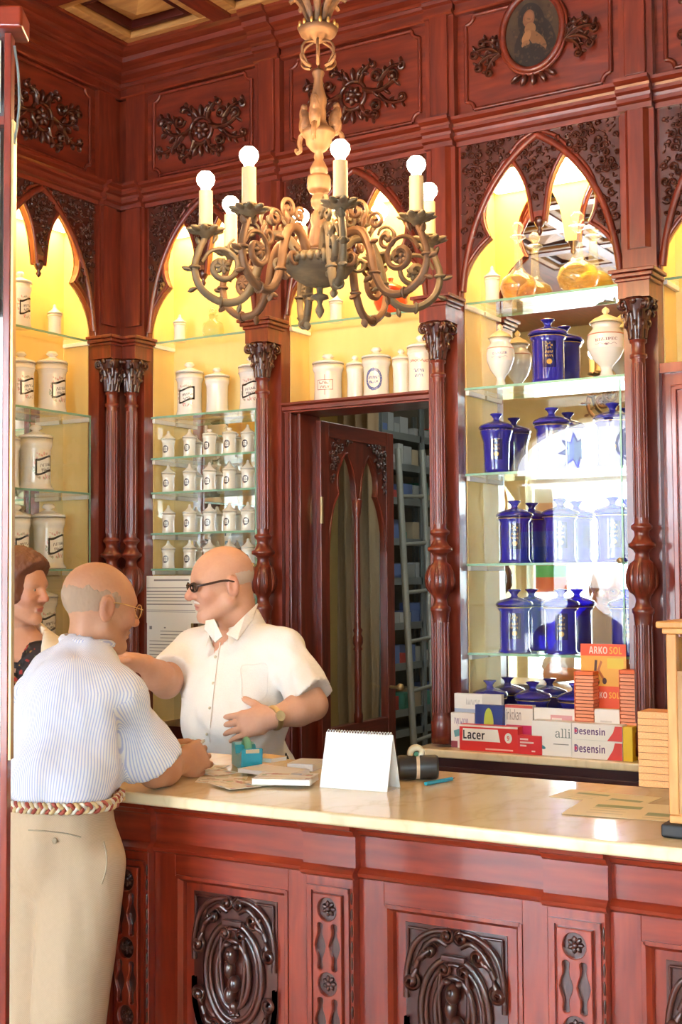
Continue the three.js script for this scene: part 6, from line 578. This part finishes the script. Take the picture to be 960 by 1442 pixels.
  { const rb = [0.152, 0.115], strands = [[lin(0.42, 0.08, 0.05), 0], [lin(0.70, 0.52, 0.26), 2.094], [lin(0.80, 0.74, 0.62), 4.189]], belt = []; const ringR = (a) => { let r = 0.08; const cx = waist.x, cz = waist.z, y = waist.y; const c = B.w(0, 0, 0); for (let i = 0; i < 40; i++) { const p = B.w(r * Math.cos(a), -0.004, r * Math.sin(a)); const v = Math.min(shirtF(p.x, p.y + 0.02, p.z), trF(p.x, p.y - 0.012, p.z)); if (v > 0.001) break; r += Math.max(0.0015, -v * 0.7); } return r; }; const rr = Array.from({ length: 48 }, (_, i) => ringR(i / 48 * 6.283)); const rs = rr.map((_, i) => (rr[(i + 47) % 48] + rr[i] * 2 + rr[(i + 1) % 48]) / 4);
    for (const [col, ph] of strands) { const pts = []; for (let i = 0; i < 288; i++) { const a = i / 288 * 6.283, r = rs[Math.round(i / 6) % 48] * (1 - (i / 6 % 1) * 0) + 0.004, w = a * 26 + ph; pts.push(B.w((r + 0.0025 * Math.sin(2 * w)) * Math.cos(a), -0.004 + 0.009 * Math.sin(w), (r + 0.0025 * Math.sin(2 * w)) * Math.sin(a))); } belt.push(part('belt_strand', tube(pts, 0.0048, 576, 5, true), std({ color: col, roughness: 0.6 }), me)); } }
  for (const [an, k] of [[anR, 0], [anL, 1]]) { const sf = new Frame(V(an.x, 0, an.z), V(0.15, 0, -1)); part('shoe', nets(sf.local(uni(0.02, elp(V(0, 0.035, 0.07), [0.045, 0.036, 0.11]), elp(V(0, 0.05, -0.01), [0.04, 0.05, 0.06]))), V(an.x - 0.12, 0.0, an.z - 0.22), V(an.x + 0.12, 0.14, an.z + 0.12), 0.009), std({ color: lin(0.12, 0.06, 0.03), roughness: 0.4 }), me); }
  const it = thing('folded_leaflet', 'small cream folded leaflet held in the hands of the leaning man', 'leaflet', PD(262, 1050, 3.32).toArray(), 0.5); part('paper', merge([bb(-0.045, 0.045, 0, 0.002, -0.03, 0.03), bb(-0.045, 0.045, 0.004, 0.006, -0.03, 0.03), bb(-0.045, -0.043, 0, 0.006, -0.03, 0.03)]).rotateZ(0.15), M.paper, it);
}
console.log('customer');
// ---------- pharmacist behind the counter ----------
{ const me = thing('person', 'older bald man in a pale shirt and dark glasses standing behind the counter', 'person'); const bdir = V(-0.02, 0, 1);
  const hips = PD(345, 1090, 4.27), belly = PD(333, 1012, 4.22), chest = PD(335, 955, 4.24), upper = PD(337, 922, 4.27), neckB = PD(333, 886, 4.28), B = new Frame(belly, bdir);
  const shL = PD(402, 915, 4.17), elL = PD(440, 993, 4.08), wrL = PD(383, 1012, 3.99), shR = PD(266, 915, 4.36), elR = PD(234, 962, 4.2), wrR = PD(205, 936, 4.08);
  const HF = new Frame(PD(312, 822, 4.25), V(-0.62, -0.12, 0.80), V(-0.03, 1, 0.05)), HS = 1.03, head = HF.local(headField({ jowl: 0.006, nose: 1.2 }), HS);
  const neck = cap(HF.w(0.0, -0.05 * HS, -0.035 * HS), neckB.clone().add(V(0.01, -0.02, -0.01)), 0.064, 0.066);
  const hL = handField(wrL, V(-1, -0.22, 0.30), V(-0.3, -0.3, -1), { size: 1.06, thumb: -1, curl: [0.18, 0.22, 0.26, 0.3], spread: 0.05, thumbOut: 0.75, thumbCurl: 0.15 }), hR = handField(wrR, V(-0.65, 0.25, 0.75), V(0.2, -0.8, 0.3), { size: 1.05, thumb: 1, curl: [0.3, 0.35, 0.4, 0.45], thumbOut: 0.6 });
  const armL = uni(0.02, cap(shL, elL, 0.055, 0.045), cap(elL, elL.clone().lerp(wrL, 0.35), 0.046, 0.048), cap(elL.clone().lerp(wrL, 0.35), wrL, 0.048, 0.032)), armR = uni(0.02, cap(shR, elR, 0.055, 0.046), cap(elR, elR.clone().lerp(wrR, 0.4), 0.047, 0.047), cap(elR.clone().lerp(wrR, 0.4), wrR, 0.047, 0.031));
  const bF = (o) => new Frame(o, bdir), trunkP = [bF(hips).local(elp(V(0, 0, 0), [0.17, 0.15, 0.13])), bF(belly).local(elp(V(0, 0, 0.015), [0.168, 0.16, 0.145])), bF(chest).local(elp(V(0, 0, 0), [0.165, 0.13, 0.115])), bF(upper).local(elp(V(0, 0, -0.01), [0.16, 0.07, 0.09])), cap(shL, neckB.clone().add(V(0, -0.03, 0)), 0.048, 0.048), cap(shR, neckB.clone().add(V(0, -0.03, 0)), 0.048, 0.048)], trunk = uni(0.05, ...trunkP);
  const an = [V(hips.x + 0.1, 0.09, hips.z), V(hips.x - 0.1, 0.09, hips.z)], legs = an.map((a) => cap(V(a.x, hips.y - 0.08, hips.z), a, 0.085, 0.045));
  const tone = [0.62, 0.335, 0.215], geos = []; const all = uni(0.03, trunk, neck, armL, armR, ...legs);
  { const [a, b] = box3([hips, shR, shL, elR, elL, ...an, neckB], 0.16); geos.push(nets((x, y, z) => all(x, y, z) + 0.008, a, b, 0.016)); }
  { const f = uni(0.025, head, neck), [a, b] = box3([HF.o], 0.17); a.y -= 0.06; geos.push(nets(f, a, b, 0.0038)); }
  for (const [h, arm, el, wr] of [[hL, armL, elL, wrL], [hR, armR, elR, wrR]]) { const f = uni(0.012, h.fn, arm), [a, b] = box3([...h.ends, wr, el], 0.055); geos.push(nets(f, a, b, 0.0036)); }
  const G = skinPaint(mergeC(geos), tone, HF, { s: HS }); part('body', G, skinMat(), me); eyesOf(HF, HS, me);
  part('hair', hairMesh(HF, HS, (x, y, z) => { const n = 0.014 * fbm(x * 26, y * 26, z * 26, 3), side = smooth(0.055, 0.02, y + n) * smooth(0.025, -0.005, z + n) * smooth(-0.09, -0.065, y), ear = smooth(0.8, 1.25, Math.hypot((Math.abs(x) - 0.08) / 0.022, (y + 0.008) / 0.038, (z + 0.012) / 0.024)); return -0.005 + 0.0066 * side * ear; }, 0.0032, 0.001), std({ color: lin(0.6, 0.47, 0.37), roughness: 0.85 }), me);
  { const g = []; for (let i = -6; i <= 6; i++) { const t = i / 6; g.push(HF.w(t * 0.026 * HS, (-0.0475 - 0.009 * t * t) * HS, (0.0925 - 0.014 * t * t) * HS)); } part('moustache', tubeT(g, (t) => 0.0055 * HS * (0.25 + Math.sin(t * 3.14) * 0.75), 24, 7), std({ color: lin(0.62, 0.55, 0.47), roughness: 0.85 }), me); for (const k of [-1, 1]) { const e = [0.014, 0.03, 0.048].map((x, i) => HF.w(k * x * HS, (0.026 + (i === 1 ? 0.004 : 0)) * HS, (0.087 - i * 0.006) * HS)); part('eyebrow', tubeT(e, (t) => 0.0035 * HS, 10, 6), std({ color: lin(0.6, 0.54, 0.46), roughness: 0.85 }), me); } }
  glasses(HF, HS, { mat: std({ color: lin(0.05, 0.022, 0.015), roughness: 0.25 }), r: 0.0032, t: 0.0036, h: 0.0135, lens: phy({ color: lin(0.09, 0.06, 0.05), roughness: 0.08, transmission: 0.3, thickness: 0 }) }, me);
  // shirt
  const hem = (s, e, t) => ({ o: s.clone().lerp(e, t), d: e.clone().sub(s).normalize() }), sL = hem(shL, elL, 0.88), sR = hem(shR, elR, 0.72); sL.d.add(V(0.25, 0, 0)).normalize();
  const slvL = uni(0.02, cap(shL, sL.o.clone().addScaledVector(sL.d, 0.08), 0.068, 0.084)), slvR = cap(shR, sR.o.clone().addScaledVector(sR.d, 0.08), 0.064, 0.076);
  const shirtF = (x, y, z) => { let d = trunk(x, y, z) - 0.014; const a = Math.max(slvL(x, y, z), (x - sL.o.x) * sL.d.x + (y - sL.o.y) * sL.d.y + (z - sL.o.z) * sL.d.z), b = Math.max(slvR(x, y, z), (x - sR.o.x) * sR.d.x + (y - sR.o.y) * sR.d.y + (z - sR.o.z) * sR.d.z); d = smin(smin(d, a, 0.025), b, 0.025); d -= clothFolds(x, y, z, 0.02, 6, 11) * smooth(1.40, 1.28, y); return smax(d, hips.y + 0.03 - y, 0.008); };
  const neckHole = cap(neckB.clone().add(V(-0.01, -0.03, 0.03)), HF.o, 0.06, 0.072);
  { const [a, b] = box3([hips, shR, shL, sL.o, sR.o, neckB, belly, V(belly.x + 0.2, belly.y, belly.z + 0.15), V(belly.x - 0.2, belly.y, belly.z - 0.15)], 0.1); const vneck = cap(neckB.clone().add(V(-0.015, -0.075, 0.115)), neckB.clone().add(V(0, 0.02, 0.05)), 0.012, 0.05); part('shirt', uvPlanar(nets((x, y, z) => smax(smax(shirtF(x, y, z), -neckHole(x, y, z), 0.008), -vneck(x, y, z), 0.006), a, b, 0.0085), B.x, V(0, 1, 0)), std({ map: weaveTex, roughness: 0.85 }), me); }
  const surf = (px, py, lift = 0.001) => { let d = 3.7; for (let i = 0; i < 80; i++) { const p = PD(px, py, d), v = shirtF(p.x, p.y, p.z); if (v < 0.0008) break; d += Math.max(0.0008, v * 0.7); } return PD(px, py, d - lift); };
  const cm = std({ map: weaveTex, roughness: 0.85 }); const flap = (pts) => { const g = new THREE.BufferGeometry(), n = pts.length, pos = []; for (let i = 0; i < n - 2; i++) pos.push(pts[0], pts[i + 1], pts[i + 2]); const th = []; for (const p of pos) th.push(...p.toArray()); g.setAttribute('position', new THREE.Float32BufferAttribute(th, 3)); g.computeVertexNormals(); return uvPlanar(g, B.x, V(0, 1, 0)); };
  { const nd = HF.o.clone().sub(neckB).normalize(), cf = new Frame(neckB.clone().addScaledVector(nd, 0.012), bdir, V(0, 1, -0.15)); const rows = 12, cols = 30, pos = [], idx = []; for (let i = 0; i <= cols; i++) { const u = i / cols, a = (u - 0.5) * 5.3 - Math.PI / 2, fr = Math.abs(u - 0.5) * 2; for (let j = 0; j <= rows; j++) { const v = j / rows, fold = v < 0.4 ? v / 0.4 : (v - 0.4) / 0.6, up = v < 0.4 ? 0.055 * fold : 0.055 - (0.06 + 0.05 * Math.max(0, fr - 0.7) / 0.3) * fold, out = v < 0.4 ? 0.07 + 0.004 * fold : 0.074 + 0.032 * fold; const p = cf.w(out * Math.cos(a), up - 0.055 * smooth(0.55, 1, fr), out * Math.sin(a) + 0.018 * smooth(0.6, 1, fr)); pos.push(p.x, p.y, p.z); } } for (let i = 0; i < cols; i++) for (let j = 0; j < rows; j++) { const a = i * (rows + 1) + j, b = a + rows + 1; idx.push(a, b, a + 1, b, b + 1, a + 1); } const g = new THREE.BufferGeometry(); g.setAttribute('position', new THREE.Float32BufferAttribute(pos, 3)); g.setIndex(idx); g.computeVertexNormals(); part('collar', uvPlanar(g, B.x, V(0, 1, 0)), std({ map: weaveTex, roughness: 0.85, side: THREE.DoubleSide }), me); }
  const wing = (pts) => { const n = pts[1].clone().sub(pts[0]).cross(pts[2].clone().sub(pts[0])).normalize().multiplyScalar(0.0025), out = []; for (const p of pts) out.push(p.clone().add(n), p.clone().sub(n)); return uvPlanar(new ConvexGeometry(out), B.x, V(0, 1, 0)); }; part('collar_wing', wing([PD(363, 850, 4.225), PD(356, 872, 4.16), PD(334, 902, 4.085), PD(319, 893, 4.09), PD(346, 866, 4.15)]), cm, me); part('collar_wing', wing([PD(302, 872, 4.14), PD(313, 896, 4.10), PD(303, 905, 4.10), PD(288, 886, 4.16), PD(290, 874, 4.18)]), cm, me);
  part('placket', tube([[310, 905], [306, 930], [302, 960], [299, 990], [296, 1020], [295, 1045]].map(([x, y]) => surf(x, y)), 0.0022, 24, 5), cm, me); for (const [x, y] of [[306, 925], [303, 962], [298, 997], [294, 1034]]) { const p = surf(x - 3, y, 0.002); part('shirt_button', ell(p.x, p.y, p.z, 0.005, 0.005, 0.004, 8), std({ color: lin(0.7, 0.62, 0.45), roughness: 0.3 }), me); }
  part('chest_pocket', tube([surf(340, 938), surf(356, 936), surf(374, 935), surf(376, 960), surf(374, 980), surf(358, 990), surf(342, 984), surf(340, 960)], 0.0013, 40, 5, true), cm, me);
  { const trF = (x, y, z) => { let d = trunkP[0](x, y, z) - 0.006; for (const a of an) d = smin(d, cap(V(a.x, hips.y - 0.06, hips.z), a, 0.105, 0.08)(x, y, z), 0.03); return smax(d, 0.07 - y, 0.004); }; const [a, b] = box3([hips, ...an], 0.2); part('trousers', nets(trF, a, b, 0.014), std({ color: lin(0.018, 0.017, 0.018), roughness: 0.8 }), me); for (const q of an) { const sf = new Frame(V(q.x, 0, q.z), V(0, 0, 1)); part('shoe', nets(sf.local(uni(0.02, elp(V(0, 0.035, 0.07), [0.045, 0.036, 0.11]), elp(V(0, 0.05, -0.01), [0.04, 0.05, 0.06]))), V(q.x - 0.1, 0, q.z - 0.1), V(q.x + 0.1, 0.13, q.z + 0.2), 0.011), M.black, me); } }
  { const wf = new Frame(wrL.clone().lerp(elL, 0.06), elL.clone().sub(wrL)); const w = part('wristwatch', new THREE.TorusGeometry(0.034, 0.0062, 8, 26).scale(1, 1, 1.7).applyMatrix4(wf.matrix()), M.brass, me); const toC = CAM.clone().sub(wf.o), lx = toC.dot(wf.x), ly = toC.dot(wf.y), L = Math.hypot(lx, ly), q = wf.w(lx / L * 0.036, ly / L * 0.036, 0); const g = new THREE.CylinderGeometry(0.016, 0.016, 0.008, 16).applyQuaternion(new THREE.Quaternion().setFromUnitVectors(V(0, 1, 0), wf.d(lx / L, ly / L, 0))); part('watch_face', g.translate(q.x, q.y, q.z), M.chrome, w); }
}
// ---------- woman standing by the side wall ----------
{ const me = thing('person', 'woman with brown hair in a cream coat and dark patterned blouse', 'person'); const D = 4.35, bdir = V(0.62, 0, 0.78).normalize();
  const HF = new Frame(PD(26, 830, D), V(0.96, -0.06, -0.22), V(0, 1, 0)), HS = 0.98, neckB = PD(30, 905, D + 0.02), chest = PD(32, 985, D), upper = PD(32, 935, D), hips = PD(34, 1110, D), shR = PD(-22, 935, D + 0.05), shL = PD(82, 940, D - 0.05), B = new Frame(chest, bdir);
  const head = HF.local(headField({ jowl: 0.003, nose: 0.95 }), HS), neck = cap(HF.w(0, -0.05, -0.025), neckB, 0.046, 0.05), bF = (o) => new Frame(o, bdir);
  const trunk = uni(0.06, bF(hips).local(elp(V(0, 0, 0), [0.19, 0.2, 0.14])), bF(chest).local(elp(V(0, 0, 0.01), [0.165, 0.16, 0.12])), bF(upper).local(elp(V(0, 0, 0), [0.15, 0.08, 0.09])), cap(shL, neckB, 0.05, 0.055), cap(shR, neckB, 0.05, 0.055)), elL = PD(98, 1050, D - 0.12), elR = PD(-36, 1050, D - 0.02), wrL = PD(70, 1110, D - 0.3), wrR = PD(-10, 1110, D - 0.25), arms = uni(0.02, cap(shL, elL, 0.045, 0.038), cap(elL, wrL, 0.036, 0.025), cap(shR, elR, 0.045, 0.038), cap(elR, wrR, 0.036, 0.025)), an = [V(hips.x + 0.08, 0.08, hips.z - 0.03), V(hips.x - 0.08, 0.08, hips.z + 0.03)], legs = uni(0.03, ...an.map((a) => cap(V(a.x, hips.y - 0.05, a.z), a, 0.085, 0.04)));
  const geos = []; { const all = uni(0.03, trunk, neck, arms, legs), [a, b] = box3([hips, shL, shR, elL, elR, wrL, wrR, neckB, ...an], 0.16); geos.push(nets((x, y, z) => all(x, y, z) + 0.006, a, b, 0.018)); } { const f = uni(0.02, head, neck), [a, b] = box3([HF.o], 0.16); a.y -= 0.08; geos.push(nets(f, a, b, 0.0038)); } for (const [wr, dir, th] of [[wrL, V(0.3, -0.2, 0.9), 1], [wrR, V(0.4, -0.2, 0.9), -1]]) { const h = handField(wr, dir, V(0, -1, -0.2), { size: 0.9, thumb: th, curl: [0.4, 0.4, 0.4, 0.4] }), [a, b] = box3(h.ends, 0.03); geos.push(nets(h.fn, a, b, 0.0045)); }
  part('body', skinPaint(mergeC(geos), [0.56, 0.285, 0.175], HF, { s: HS, lip: [0.5, 0.1, 0.09] }), skinMat(), me); eyesOf(HF, HS, me);
  part('hair', hairMesh(HF, HS, (x, y, z) => { const n = 0.01 * fbm(x * 20, y * 20, z * 20, 3), front = smooth(0.075, 0.045, z + n - Math.max(0, y - 0.05) * 0.9), low = smooth(-0.10, -0.07, y + n - Math.max(0, z) * 0.9), ear = smooth(0.7, 1.3, Math.hypot((Math.abs(x) - 0.08) / 0.02, (y + 0.02) / 0.03, (z - 0.0) / 0.02)); return -0.02 + (0.044 + 0.008 * smooth(0.02, 0.1, y)) * Math.min(front, low, 0.25 + 0.75 * ear); }, 0.004, 0.008), std({ color: lin(0.15, 0.055, 0.03), roughness: 0.55 }), me);
  for (const k of [-1, 1]) { const e = [0.012, 0.03, 0.047].map((x, i) => HF.w(k * x * HS, (0.028 + (i === 1 ? 0.005 : 0)) * HS, (0.087 - i * 0.006) * HS)); part('eyebrow', tubeT(e, () => 0.0024, 10, 6), std({ color: lin(0.1, 0.045, 0.03), roughness: 0.8 }), me); const p = HF.w(-0.086 * HS * k, -0.045 * HS, -0.008 * HS); part('earring', ell(p.x, p.y, p.z, 0.007, 0.008, 0.007, 8), M.gold, me); }
  const clip = HF.w(-0.092 * HS, 0.052, 0.0); part('hair_clip', ell(clip.x, clip.y, clip.z, 0.02, 0.006, 0.006, 8), M.gold, me);
  const blTex = dataTex(64, (x, y) => { const n = per(x, y, 7, 7, 3.1, 2), m = per(x, y, 9, 9, 8.1, 2); return n > 0.14 ? [0.62, 0.16, 0.12] : m > 0.16 ? [0.7, 0.5, 0.22] : m < -0.18 ? [0.35, 0.42, 0.25] : [0.12, 0.08, 0.09]; }, true, 7);
  { const V1 = cap(neckB.clone().addScaledVector(bdir, 0.12).add(V(0, -0.1, 0)), neckB.clone().addScaledVector(bdir, 0.04).add(V(0, 0.03, 0)), 0.012, 0.06), [a, b] = box3([chest, upper, neckB, shL, shR, hips], 0.17); part('blouse', uvPlanar(nets((x, y, z) => smax(smax(trunk(x, y, z) - 0.006, -V1(x, y, z), 0.006), y - neckB.y - 0.01, 0.01), a, b, 0.011), B.x, V(0, 1, 0)), std({ map: blTex, roughness: 0.7 }), me);
    const open = (x, y, z) => { const q = V(x, y, z).sub(chest); const lx = q.dot(B.x), lz = q.dot(B.z); return lz < 0 ? 0.1 : Math.abs(lx) - 0.035 - 0.035 * smooth(-0.2, 0.2, q.y); }; const sl = (x, y, z) => uni(0.02, cap(shL, elL, 0.07, 0.062), cap(elL, elL.clone().lerp(wrL, 0.8), 0.06, 0.05), cap(shR, elR, 0.07, 0.062), cap(elR, elR.clone().lerp(wrR, 0.8), 0.06, 0.05))(x, y, z); const V2 = cap(neckB, HF.o, 0.06, 0.08); part('coat', uvPlanar(nets((x, y, z) => { let d = smin(trunk(x, y, z) - 0.024, sl(x, y, z), 0.02) - clothFolds(x, y, z, 0.008, 6, 21); d = smax(d, -open(x, y, z), 0.006); return smax(smax(d, -V2(x, y, z), 0.008), 0.62 - y, 0.01); }, ...(() => { const [p, q] = box3([chest, upper, neckB, shL, shR, elL, elR, wrL, wrR, hips], 0.17); p.y = 0.58; return [p, q]; })(), 0.0115), B.x, V(0, 1, 0)), std({ color: lin(0.80, 0.72, 0.56), roughness: 0.85 }), me);
    const la = (s) => tubeT([neckB.clone().add(V(0, 0.01, 0)).addScaledVector(B.x, s * 0.06), neckB.clone().addScaledVector(B.x, s * 0.075).addScaledVector(bdir, 0.07).add(V(0, -0.04, 0)), chest.clone().addScaledVector(B.x, s * 0.062).addScaledVector(bdir, 0.142).add(V(0, 0.05, 0)), chest.clone().addScaledVector(B.x, s * 0.045).addScaledVector(bdir, 0.155).add(V(0, -0.1, 0))], (t) => 0.010 + 0.010 * Math.sin(t * 2.6), 24, 8); part('lapel', la(1), std({ color: lin(0.80, 0.72, 0.56), roughness: 0.85 }), me); part('lapel', la(-1), std({ color: lin(0.80, 0.72, 0.56), roughness: 0.85 }), me);
    part('bag_strap', tube([neckB.clone().addScaledVector(B.x, -0.09).add(V(0, 0.02, 0)), chest.clone().addScaledVector(B.x, -0.05).addScaledVector(bdir, 0.165).add(V(0, 0.06, 0)), chest.clone().addScaledVector(B.x, 0.06).addScaledVector(bdir, 0.165).add(V(0, -0.14, 0))], 0.011, 20, 6), M.black, me);
    part('skirt', nets((x, y, z) => smax(smin(cap(hips, V(hips.x, 0.5, hips.z), 0.17, 0.19)(x, y, z), 9, 0.01), 0.45 - y, 0.01), V(hips.x - 0.25, 0.4, hips.z - 0.25), V(hips.x + 0.25, hips.y + 0.25, hips.z + 0.25), 0.02), M.woodDark, me).material = std({ color: lin(0.05, 0.045, 0.05), roughness: 0.8 }); for (const q of an) { const sf = new Frame(V(q.x, 0, q.z), bdir); part('shoe', nets(sf.local(uni(0.02, elp(V(0, 0.03, 0.07), [0.04, 0.03, 0.1]), elp(V(0, 0.045, -0.01), [0.036, 0.045, 0.05]))), V(q.x - 0.2, 0, q.z - 0.2), V(q.x + 0.2, 0.12, q.z + 0.2), 0.012), M.black, me); } }
}
console.log('people');
scene.traverse((o) => { if (o.isMesh) { o.castShadow = true; o.receiveShadow = true; } if (o.isLight && !o.isRectAreaLight) o.castShadow = true; });
renderer.render(scene, camera);
